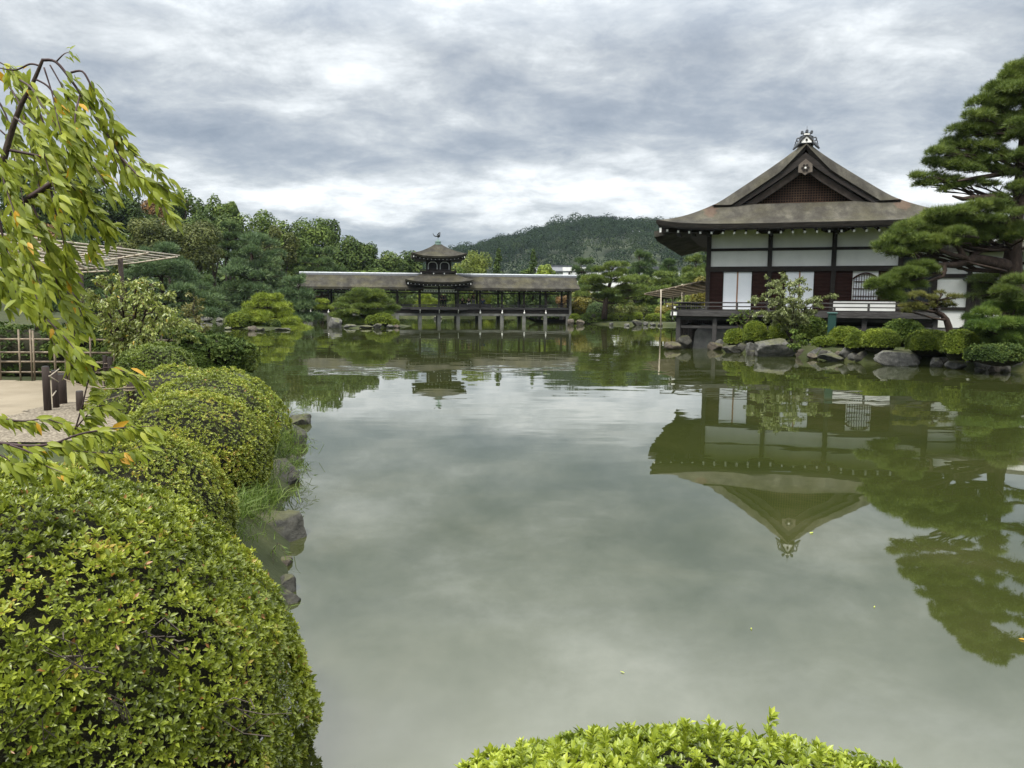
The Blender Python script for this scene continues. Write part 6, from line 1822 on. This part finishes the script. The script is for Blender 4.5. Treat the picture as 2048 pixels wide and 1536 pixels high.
# sprays of small bamboo grass leaning over the water
def spray(px, py, z, tips, seed):
    p = Wz(px, py, z)
    g = np.random.default_rng(seed)
    root = thing('reed_spray', p, '', 'plant')
    mb = MB(); LP, LD = [], []
    for (dx_, dy_, dz_) in tips:
        e = np.array([dx_, dy_, dz_])
        pts = [e * t_ + np.array([0, 0, .10 * math.sin(math.pi * t_)]) for t_ in np.linspace(0, 1, 6)]
        mb.tube(pts, list(np.linspace(.003, .001, 6)), 4, False)
        for k in range(12):
            t_ = g.uniform(.35, 1)
            LP.append(e * t_ + np.array([0, 0, .10 * math.sin(math.pi * t_)])); LD.append(unit(e * .8 / np.linalg.norm(e) + g.normal(size=3) * .5 + np.array([0, 0, -.35])))
    mb.build('stems', twig, root)
    LP, LD = np.array(LP), np.array(LD); n = len(LP)
    s = unit(np.cross(LD, g.normal(size=(n, 3)))) * .004
    ln = g.uniform(.05, .09, (n, 1))
    V = np.stack([LP, LP + LD * ln * .5 - s, LP + LD * ln, LP + LD * ln * .5 + s], 1).reshape(-1, 3)
    mesh_obj('leaves', V, np.arange(4 * n).reshape(n, 4), gr_blade, root, False, np.clip(g.normal(.4, .2, n), 0, 1))
    return root
for i, (px, py, z, tips, lab) in enumerate(((575, 905, .22, ((.30, -.1, .10), (.36, .1, .02), (.28, -.3, -.02), (.40, -.05, .16)), 'thin leafy spray arching over the water at the grassy point'),
                                           (575, 950, .15, ((.22, -.2, .04), (.30, 0, .0), (.26, -.35, -.06)), 'leafy spray hanging low over the water beside the mossy stone'),
                                           (545, 1105, .12, ((.14, -.1, -.02), (.18, -.2, .02), (.10, -.3, -.04)), 'small dark spray in front of the flat jutting stone'),
                                           (570, 845, .3, ((.3, 0, .14), (.38, -.2, .10), (.25, .1, .2)), 'fine spray of stalks by the sloping azalea'))):
    spray(px, py, z, tips, 620 + i)['label'] = lab

# ------------------------------------------------------------------ rope fence, bamboo fence, trellises
G_FP = 'posts of the rope fence'
def fence_post(px, yt, yb, wpx, z, label, lean=0.0):
    b = Wz(px, yb, z)
    h = W(px, yt, b[1])[2] - z
    r = wpx / 2 * b[1] / F
    root = thing('fence_post', b, label, 'post', G_FP)
    MB().tube([(0, 0, -.3), (lean * .5, 0, h * .5), (lean, 0, h)], [r * 1.05, r, r * .97], 12).build('shaft', post_wood, root, True)
    MB().lathe([(r * .93, h - .001), (r * .80, h + .012), (.001, h + .014)], 12, (lean, 0, 0)).build('cut_top', wood_grey, root)
    return np.array([b[0] + lean, b[1], z]), h
P1 = fence_post(96, 734, 826, 14, .6, 'thin dark fence post, leftmost of the three beside the path')
P2 = fence_post(113, 742, 820, 12, .6, 'thin fence post between the thin and the thick one beside the path')
P3 = fence_post(125, 749, 812, 17, .6, 'thick fence post with a pale cut top beside the path', .01)
P4 = fence_post(264, 763, 832, 15, .6, 'fence post beside the brown azalea, wound with rope')
P5 = fence_post(213, 712, 775, 9, .6, 'left post of the pair below the flat-topped bush')
P6 = fence_post(223, 715, 778, 10, .6, 'right post of the pair below the flat-topped bush, tied with rope')
P7 = fence_post(161, 783, 826, 14, .6, 'short stub post behind the low cherry twig')
P8 = fence_post(186, 720, 770, 9, .6, 'slim post behind the cherry twig, left of the post pair')
def rope(a, ha, b, hb, label, r=.008, sag=.08):
    A, B_ = a + np.array([0, 0, ha]), b + np.array([0, 0, hb])
    pts = [A * (1 - t_) + B_ * t_ - np.array([0, 0, sag * 4 * t_ * (1 - t_)]) for t_ in np.linspace(0, 1, 12)]
    o = MB().tube(pts, r, 6).build('rope', rope_mat, None, True)
    return tag(o, label, 'rope', 'ropes of the fence')
rope(P3[0], .42, P4[0], .40, 'sagging rope from the thick post to the azalea post')
rope(P7[0], .12, P4[0], .34, 'rope rising from the stub post to the azalea post', .007, .03)
rope(P3[0], .50, P8[0], .42, 'rope running from the thick post back to the slim post', .008, .05)
rope(P8[0], .46, P6[0], .46, 'rope tied to the post pair below the flat-topped bush', .007, .03)
for hh in (.40, .36):
    pts = [P4[0] + np.array([.085 * math.cos(a), .085 * math.sin(a), hh]) for a in np.linspace(0, 2 * math.pi, 15)]
    if hh == .40: rw = MB()
    rw.tube(pts, .010, 5, False)
tag(rw.build('rope_binding', rope_mat), 'rope wound round the azalea post', 'rope', 'ropes of the fence')
for i, (pa, pb_, lab) in enumerate((((100, 752), (118, 738), 'upper pale knotted rope end on the leftmost post'), ((98, 752), (117, 764), 'lower pale knotted rope end on the leftmost post'), ((105, 792), (112, 782), 'pale rope end low on the thin posts'))):
    tag(MB().tube([W(*pa, P1[0][1] - .08), W(*pb_, P1[0][1] + .1)], .009, 5).build('rope_end', bamboo, None, True), lab, 'rope', 'ropes of the fence')

fb = Wz(60, 768, .62)
bf_ = thing('bamboo_fence', (-11.4, 14.6, .60), 'open square-grid bamboo fence at the back of the sand path', 'fence')
for z in (.17, .37, .55, .80):
    MB().tube([(0, 0, z), (2.5, .05, z + .01), (5.0, .1, z)], .019, 8).build('rail', bamboo_dark, bf_, True)
for k, x in enumerate((.35, .75, 1.40, 1.62, 2.05, 2.27, 2.72, 2.92, 3.40, 3.85, 4.3, 4.75)):
    MB().tube([(x, -.05, -.1), (x + .01, -.045, 1.0)], .016 if k % 3 else .021, 8).build('upright', bamboo_dark, bf_, True)
    if k in (3, 5, 7): MB().tube([(x + .05, -.05, -.1), (x + .06, -.045, .98)], .017, 8).build('upright', bamboo_dark, bf_, True)

def trellis(label, origin, e1, e2, n1, n2, posts, r=.016, mat=bamboo, lens=1.0):
    """flat bamboo lattice on posts: origin corner, two edge vectors"""
    origin, e1, e2 = (np.asarray(v, float) for v in (origin, e1, e2))
    root = thing('bamboo_trellis', (origin[0], origin[1], .6), label, 'trellis', 'bamboo trellises')
    o = np.array([origin[0], origin[1], .6])
    g = np.random.default_rng(int(abs(origin[0] * 100)))
    for k in range(n1):
        t_ = k / (n1 - 1)
        a = origin - o + e1 * t_ - e2 * g.uniform(.01, .05)
        b = origin - o + e1 * t_ + e2 * g.uniform(1.0, 1.05)
        m = (a + b) / 2 + np.array([0, 0, -.02])
        MB().tube([a, m, b], [r * 1.1, r, r * .85], 7).build('pole', mat, root, True)
    for k in range(n2):
        t_ = k / (n2 - 1)
        a = origin - o + e2 * t_ - e1 * g.uniform(.01, .05) + np.array([0, 0, r * 2])
        b = origin - o + e2 * t_ + e1 * g.uniform(1.0, 1.05) + np.array([0, 0, r * 2])
        MB().tube([a, (a + b) / 2, b], [r * .9, r, r * 1.1], 7).build('crosspole', mat, root, True)
    for (x, y, zt_) in posts:
        MB().tube([(x - o[0], y - o[1], -.1), (x - o[0], y - o[1], zt_ - .6)], [.05, .045], 9).build('post', post_wood, root, True)
    return root
c0, c1, c2 = W(352, 514, 14.6), W(18, 476, 9.8), W(212, 531, 18.6)
q1, q2 = W(241, 495, 14.9), W(242, 500, 12)
trellis('upper bamboo trellis with its pointed corner above the drooping cherry', c0, c1 - c0, c2 - c0, 5, 9, [(W(240, 500, 14.9)[0], 14.9, W(240, 492, 14.9)[2]), (-9.4, 16.9, 3.0), (-8.0, 10.4, 3.0)])
c0, c1, c2 = W(213, 542, 15.0), W(70, 508, 9.6), W(70, 546, 17.0)
trellis('lower bamboo trellis at the left, partly hidden by cherry leaves', c0, c1 - c0, c2 - c0, 5, 9, [(W(145, 520, 14.0)[0], 14.0, W(145, 510, 14.0)[2]), (-9.8, 15.9, 2.75)])
c0, c1, c2 = W(1292, 589, 62), W(1400, 566, 50), W(1345, 596, 68)
trellis('weathered bamboo trellis between the far shore trees and the hall', c0, c1 - c0, c2 - c0, 9, 22, [(W(1322, 590, 60)[0], 60, 2.9), (W(1368, 590, 60)[0], 60, 3.0), (W(1345, 600, 66)[0], 66, 2.8)], r=.045, mat=bamboo_dark)
for px, yt, yb, Y in ((1322, 579, 662, 55), (1364, 568, 640, 60)):
    a, b = W(px, yb, Y), W(px, yt, Y)
    tag(MB().tube([(a[0], a[1], -.5), b], .05, 7).build('bamboo_pole', bamboo, None, True), 'thin upright bamboo pole standing %s' % ('in the water left of the veranda corner' if px < 1340 else 'behind the veranda rail'), 'pole', 'upright bamboo poles')

# ------------------------------------------------------------------ drooping cherry and thin shrub on the left bank
dcb = np.array([-7.3, 14.6, .6])
g_ = np.random.default_rng(31)
tips = [W(px, py, 14.4 + d) for px, py, d in ((165, 585, 0), (190, 572, .3), (215, 566, -.4), (245, 570, .2), (280, 566, -.3), (310, 575, 0), (335, 592, .3), (355, 620, -.2), (372, 650, 0), (385, 672, .2), (200, 610, -.9), (240, 600, -1), (280, 605, -1), (315, 620, -.9), (345, 650, -.8), (180, 630, -.8), (220, 645, -1), (260, 640, -1.1), (300, 655, -1), (330, 690, -.7), (240, 680, -1), (280, 690, -1), (190, 600, .8), (300, 590, .9))]
droop_tree('drooping_cherry', dcb, tips, foliage('drooping_cherry_leaf', [(0, (.087, .116, .023)), (.5, (.203, .254, .046)), (.93, (.392, .420, .123)), (1, (.609, .406, .043))], .32, .35, .6), 'drooping small cherry on the left bank, below the bamboo trellis', 'tree', leaf=.080, n_leaf=34, seed=301, r0=.035, k_sub=5, droop=.55, spread=.40, aspect=.42)
wsb = np.array([W(392, 700, 17.5)[0], 17.5, .5])
droop_tree('thin_shrub', wsb, [W(px, py, 17.5 + d) for px, py, d in ((386, 588, 0), (388, 620, .1), (372, 630, 0), (400, 650, 0), (412, 665, .2), (425, 690, 0), (405, 690, -.3), (380, 668, -.2), (395, 640, .3))],
           foliage('thin_shrub_leaf', [(0, (.072, .074, .022)), (.5, (.150, .150, .042)), (1, (.264, .240, .084))], .3, .5, .4), 'thin upright shrub with sparse yellowish leaves right of the drooping cherry', 'shrub', leaf=.085, n_leaf=16, seed=302, r0=.018, k_sub=4, droop=.2, spread=.30)

# ------------------------------------------------------------------ near weeping cherry at the left edge
def leaf_shapes(P, D, Nn, ln, wd, curl=.18):
    """pointed leaves of 3 sections with a folded midrib: P base, D direction, Nn face normal"""
    n = len(P)
    S = unit(np.cross(D, Nn))
    Nn = np.cross(S, D)
    ln = ln[:, None]; wd = wd[:, None]
    secs = ((.06, .10), (.30, .92), (.58, .86), (.82, .42))
    rows_ = []
    for t_, w in secs:
        c = P + D * ln * t_ - Nn * ln * curl * t_ * t_
        rows_ += [c - S * wd * w * .5 + Nn * wd * w * .12, c, c + S * wd * w * .5 + Nn * wd * w * .12]
    rows_.append(P + D * ln - Nn * ln * curl)
    V = np.stack(rows_, 1)
    f = []
    for r in range(3):
        a = r * 3
        f += [(a, a + 1, a + 4), (a, a + 4, a + 3), (a + 1, a + 2, a + 5), (a + 1, a + 5, a + 4)]
    f += [(9, 10, 12), (10, 11, 12)]
    f = np.array(f)
    F_ = (np.arange(n) * 13)[:, None, None] + f[None]
    return V.reshape(-1, 3), F_.reshape(-1, 3), len(f)
ch = thing('cherry_tree', (-2.55, 2.2, .6), 'weeping cherry with hanging yellow-green leaves reaching in from the left edge', 'tree')
co = np.array([-2.55, 2.2, .6])
CY = 2.75
def cw(px, py, d=0.0): return W(px, py, CY + d) - co
mb = MB()
def limb(pts, r0, r1, n=8):
    pts = [cw(*p) for p in pts]
    # smooth through the points
    out = []
    for i in range(len(pts) - 1):
        p0, p1, p2, p3 = pts[max(i - 1, 0)], pts[i], pts[i + 1], pts[min(i + 2, len(pts) - 1)]
        for t_ in np.linspace(0, 1, 5)[:-1]:
            out.append(.5 * ((2 * p1) + (-p0 + p2) * t_ + (2 * p0 - 5 * p1 + 4 * p2 - p3) * t_ ** 2 + (-p0 + 3 * p1 - 3 * p2 + p3) * t_ ** 3))
    out.append(pts[-1])
    mb.tube(out, list(np.linspace(r0, r1, len(out))), n)
    return out
main = limb([(-160, 900, .0), (-110, 640, .05), (-40, 450, .05), (2, 335, .0), (18, 280, 0), (40, 215, 0), (66, 165, 0), (86, 118, 0)], .025, .009)
MB_T = mb
mb = MB()
mb.tube([(0, 0, -.6), (.05, .1, .6), cw(-160, 900), cw(-130, 720)], [.075, .06, .045, .032], 10)
mb.tube(main, list(np.linspace(.017, .0048, len(main))), 8)
tr_o = mb.build('trunk', bark, ch, True)
mb = MB()
twigs = []
def T(pts, r0=.004, r1=.0012, dens=1.0, big=1.0, seedless=False):
    out = limb(pts, r0, r1, 6)
    twigs.append((out, dens, big))
# arching twigs from the stem
T([(86, 120), (112, 124), (142, 160), (172, 205), (206, 255), (240, 312), (262, 352), (300, 362, .0), (322, 372), (345, 392)], .0055, .0012, .9)
T([(112, 124), (128, 108), (140, 104, .1)], .003, .001, .25, .6)
T([(142, 145), (165, 143), (182, 170), (205, 205), (232, 260), (262, 305), (285, 322), (318, 345), (340, 362), (352, 375)], .004, .0012, 1.0, .9)
T([(160, 190, .0), (150, 240, -.1), (165, 300, -.1), (200, 350, -.15), (222, 395, -.15)], .0035, .001, .9)
T([(205, 255, .1), (222, 300, .15), (240, 345, .15), (238, 370, .15)], .003, .001, .8)
T([(240, 312), (275, 350, -.1), (295, 372, -.1), (318, 400, -.1), (338, 430, -.12)], .0035, .001, 1.0)
T([(80, 132), (60, 128), (30, 140), (-10, 134)], .004, .002, .5, .9)
T([(70, 158), (95, 172), (115, 200), (130, 240), (150, 300), (160, 350), (172, 400)], .004, .001, 1.0)
T([(52, 190), (75, 215), (92, 260), (115, 310), (130, 360), (140, 410), (150, 445)], .004, .001, 1.0)
T([(40, 160), (62, 175, -.1), (80, 205, -.15), (105, 240, -.2), (128, 280, -.2), (150, 330, -.25)], .0035, .001, .9)
T([(30, 235, -.1), (60, 260, -.15), (85, 300, -.2), (100, 350, -.25), (115, 400, -.3)], .0035, .001, 1.0)
T([(18, 300), (60, 308), (85, 316), (112, 340), (150, 380), (185, 430), (215, 445), (235, 462)], .006, .0012, 1.0)
T([(-20, 150, .2), (10, 165, .2), (35, 200, .15), (55, 260, .1), (70, 330, .05), (85, 400, 0)], .0045, .001, .9)
T([(-30, 180, .1), (-5, 200, .1), (15, 240, .1), (25, 300, .05), (40, 370, 0), (52, 430, -.05)], .0045, .001, .9)
T([(-10, 300, .1), (10, 340, 0), (25, 400, 0), (40, 460, -.1), (60, 520, -.1), (85, 580, -.15)], .0045, .001, 1.1)
T([(20, 420), (60, 395), (95, 372), (122, 356)], .011, .009, .3)
T([(122, 356), (150, 378), (180, 420), (200, 445), (212, 470)], .004, .001, .9)
T([(100, 370), (110, 420), (125, 470), (130, 520), (140, 560)], .0035, .001, 1.0)
T([(60, 396), (80, 450), (95, 500), (112, 560), (128, 620), (150, 665)], .004, .001, 1.15)
T([(120, 358, .2), (152, 390, .2), (172, 440, .2), (180, 490, .2), (182, 515, .2)], .003, .001, .7)
T([(30, 430, .1), (45, 500, .1), (62, 560, .05), (85, 630, 0), (110, 690, -.05), (135, 722, -.05), (165, 748, -.1)], .0045, .001, 1.2)
T([(-5, 420, .1), (10, 490, .1), (30, 550, .1), (55, 600, .05), (85, 640, 0)], .0045, .001, 1.2)
T([(-20, 440, -.2), (0, 500, -.2), (20, 550, -.2), (45, 600, -.25)], .004, .001, 1.1)
T([(-30, 500, -.1), (-10, 560, -.1), (12, 610, -.1)], .004, .001, 1.0)
T([(-30, 120, .3), (0, 125, .3), (30, 150, .25), (60, 215, .2), (90, 290, .2), (110, 330, .2)], .0035, .001, .9)
T([(100, 130, .2), (120, 165, .2), (150, 220, .2), (185, 280, .2), (215, 330, .2)], .003, .001, 1.0)
T([(88, 135, -.2), (105, 190, -.2), (118, 250, -.25), (140, 320, -.25)], .003, .001, .9)
T([(0, 260, .3), (30, 290, .3), (60, 340, .3), (90, 400, .25), (110, 450, .2)], .0035, .001, 1.0)
T([(112, 560, .1), (140, 590, .1), (160, 620, .1), (172, 650, .1)], .003, .001, .9)
T([(95, 640, -.1), (125, 670, -.15), (150, 700, -.2), (170, 735, -.2)], .003, .001, 1.0)
T([(-30, 380, .2), (0, 420, .2), (20, 470, .2), (50, 510, .2), (100, 560, .2), (140, 600, .2)], .004, .001, 1.0)
T([(-40, 250, -.2), (-10, 300, -.2), (10, 370, -.25), (30, 430, -.3), (50, 500, -.35)], .004, .001, .9)
T([(60, 440, .15), (90, 480, .15), (120, 510, .15), (140, 540, .15)], .003, .001, .9)
# low branch across the azaleas
T([(-60, 880, -.2), (0, 886, -.2), (60, 892, -.2), (110, 886, -.2), (160, 868, -.2), (220, 858, -.2), (270, 854, -.2), (310, 852, -.2)], .007, .0012, 1.0)
T([(100, 888, -.2), (140, 900, -.2), (190, 905, -.2), (240, 905, -.2), (285, 892, -.25)], .003, .001, .9)
T([(-40, 820, -.1), (10, 838, -.1), (50, 842, -.1), (90, 838, -.1), (130, 850, -.1), (160, 862, -.1)], .0045, .001, 1.1)
T([(140, 870, -.1), (170, 835, -.1), (190, 815, -.1), (215, 812, -.1), (235, 830, -.1)], .003, .001, 1.0)
T([(185, 745, -.1), (215, 735, -.1), (245, 742, -.1), (270, 752, -.1), (286, 770, -.1)], .003, .001, .9)
T([(150, 860, -.1), (165, 810, -.1), (172, 780, -.1), (180, 755, -.1), (195, 745, -.1)], .003, .0015, .7)
T([(20, 890, -.3), (60, 905, -.3), (90, 930, -.3), (125, 945, -.35)], .0035, .001, 1.0)
T([(-30, 900, -.3), (10, 915, -.3), (40, 940, -.3)], .0035, .001, .9)
mb.build('branches', twig, ch, True)
g_ = np.random.default_rng(12)
LP, LD, LN, LL = [], [], [], []
for out, dens, bigk in twigs:
    out = np.array(out)
    seg = np.linalg.norm(np.diff(out, axis=0), axis=1)
    tot = seg.sum()
    cum = np.concatenate([[0], np.cumsum(seg)])
    n = int(tot * 200 * dens) + 2
    for k in range(n):
        s = tot * (g_.uniform(.12, 1.0) if k else 1.0)
        i = min(np.searchsorted(cum, s) - 1, len(seg) - 1); i = max(i, 0)
        p = out[i] + (out[i + 1] - out[i]) * ((s - cum[i]) / max(seg[i], 1e-6))
        d0 = unit(out[i + 1] - out[i])
        d = unit(d0 * .55 + np.array([.58, -.05, -.62]) * 1.0 + g_.normal(size=3) * .40)
        nn = unit(np.array([g_.normal() * .7 + .15, -.55 + g_.normal() * .5, .75]))
        st = g_.uniform(.008, .022)
        LP.append(p + unit(d + g_.normal(size=3) * .5) * st); LD.append(d); LN.append(nn); LL.append(g_.uniform(.032, .072) * bigk)
LP, LD, LN, LL = np.array(LP), np.array(LD), np.array(LN), np.array(LL)
V, Fc, nf = leaf_shapes(LP, LD, LN, LL, LL * g_.uniform(.24, .36, len(LL)), .26)
tl = np.clip(g_.normal(.5, .19, len(LP)), 0, .93)
tl = np.where(g_.random(len(LP)) < .016, .985, tl)
mesh_obj('leaves', V, Fc, lf_cherry, ch, True, np.repeat(tl, nf))

# floating leaves on the pond
for i, (px, py, lab) in enumerate(((1620, 1067, 'pale fallen leaf floating at the reflected gable edge'), (2036, 1277, 'yellow fallen leaf floating near the right edge'), (1250, 1346, 'small pale leaf floating in the middle foreground'), (1748, 1215, 'slim pale leaf floating below the reflected gable'), (1502, 1255, 'thin pale leaf floating left of the slim one'))):
    p = Wz(px, py, .004)
    a = g_.uniform(0, 6)
    V, Fc, nf = leaf_shapes(np.array([[0, 0, 0.0]]), np.array([[math.cos(a), math.sin(a), 0]]), np.array([[0, 0, 1.0]]), np.array([.06 if i < 2 else .035]), np.array([.03 if i < 2 else .010]), -.05)
    o = mesh_obj('fallen_leaf', V, Fc, MATS['yellow_green_azalea_leaf'] if i != 1 else lf_cherry, None, True, np.full(nf, .98))
    o.location = tuple(p)
    tag(o, lab, 'leaf', 'leaves floating on the pond')
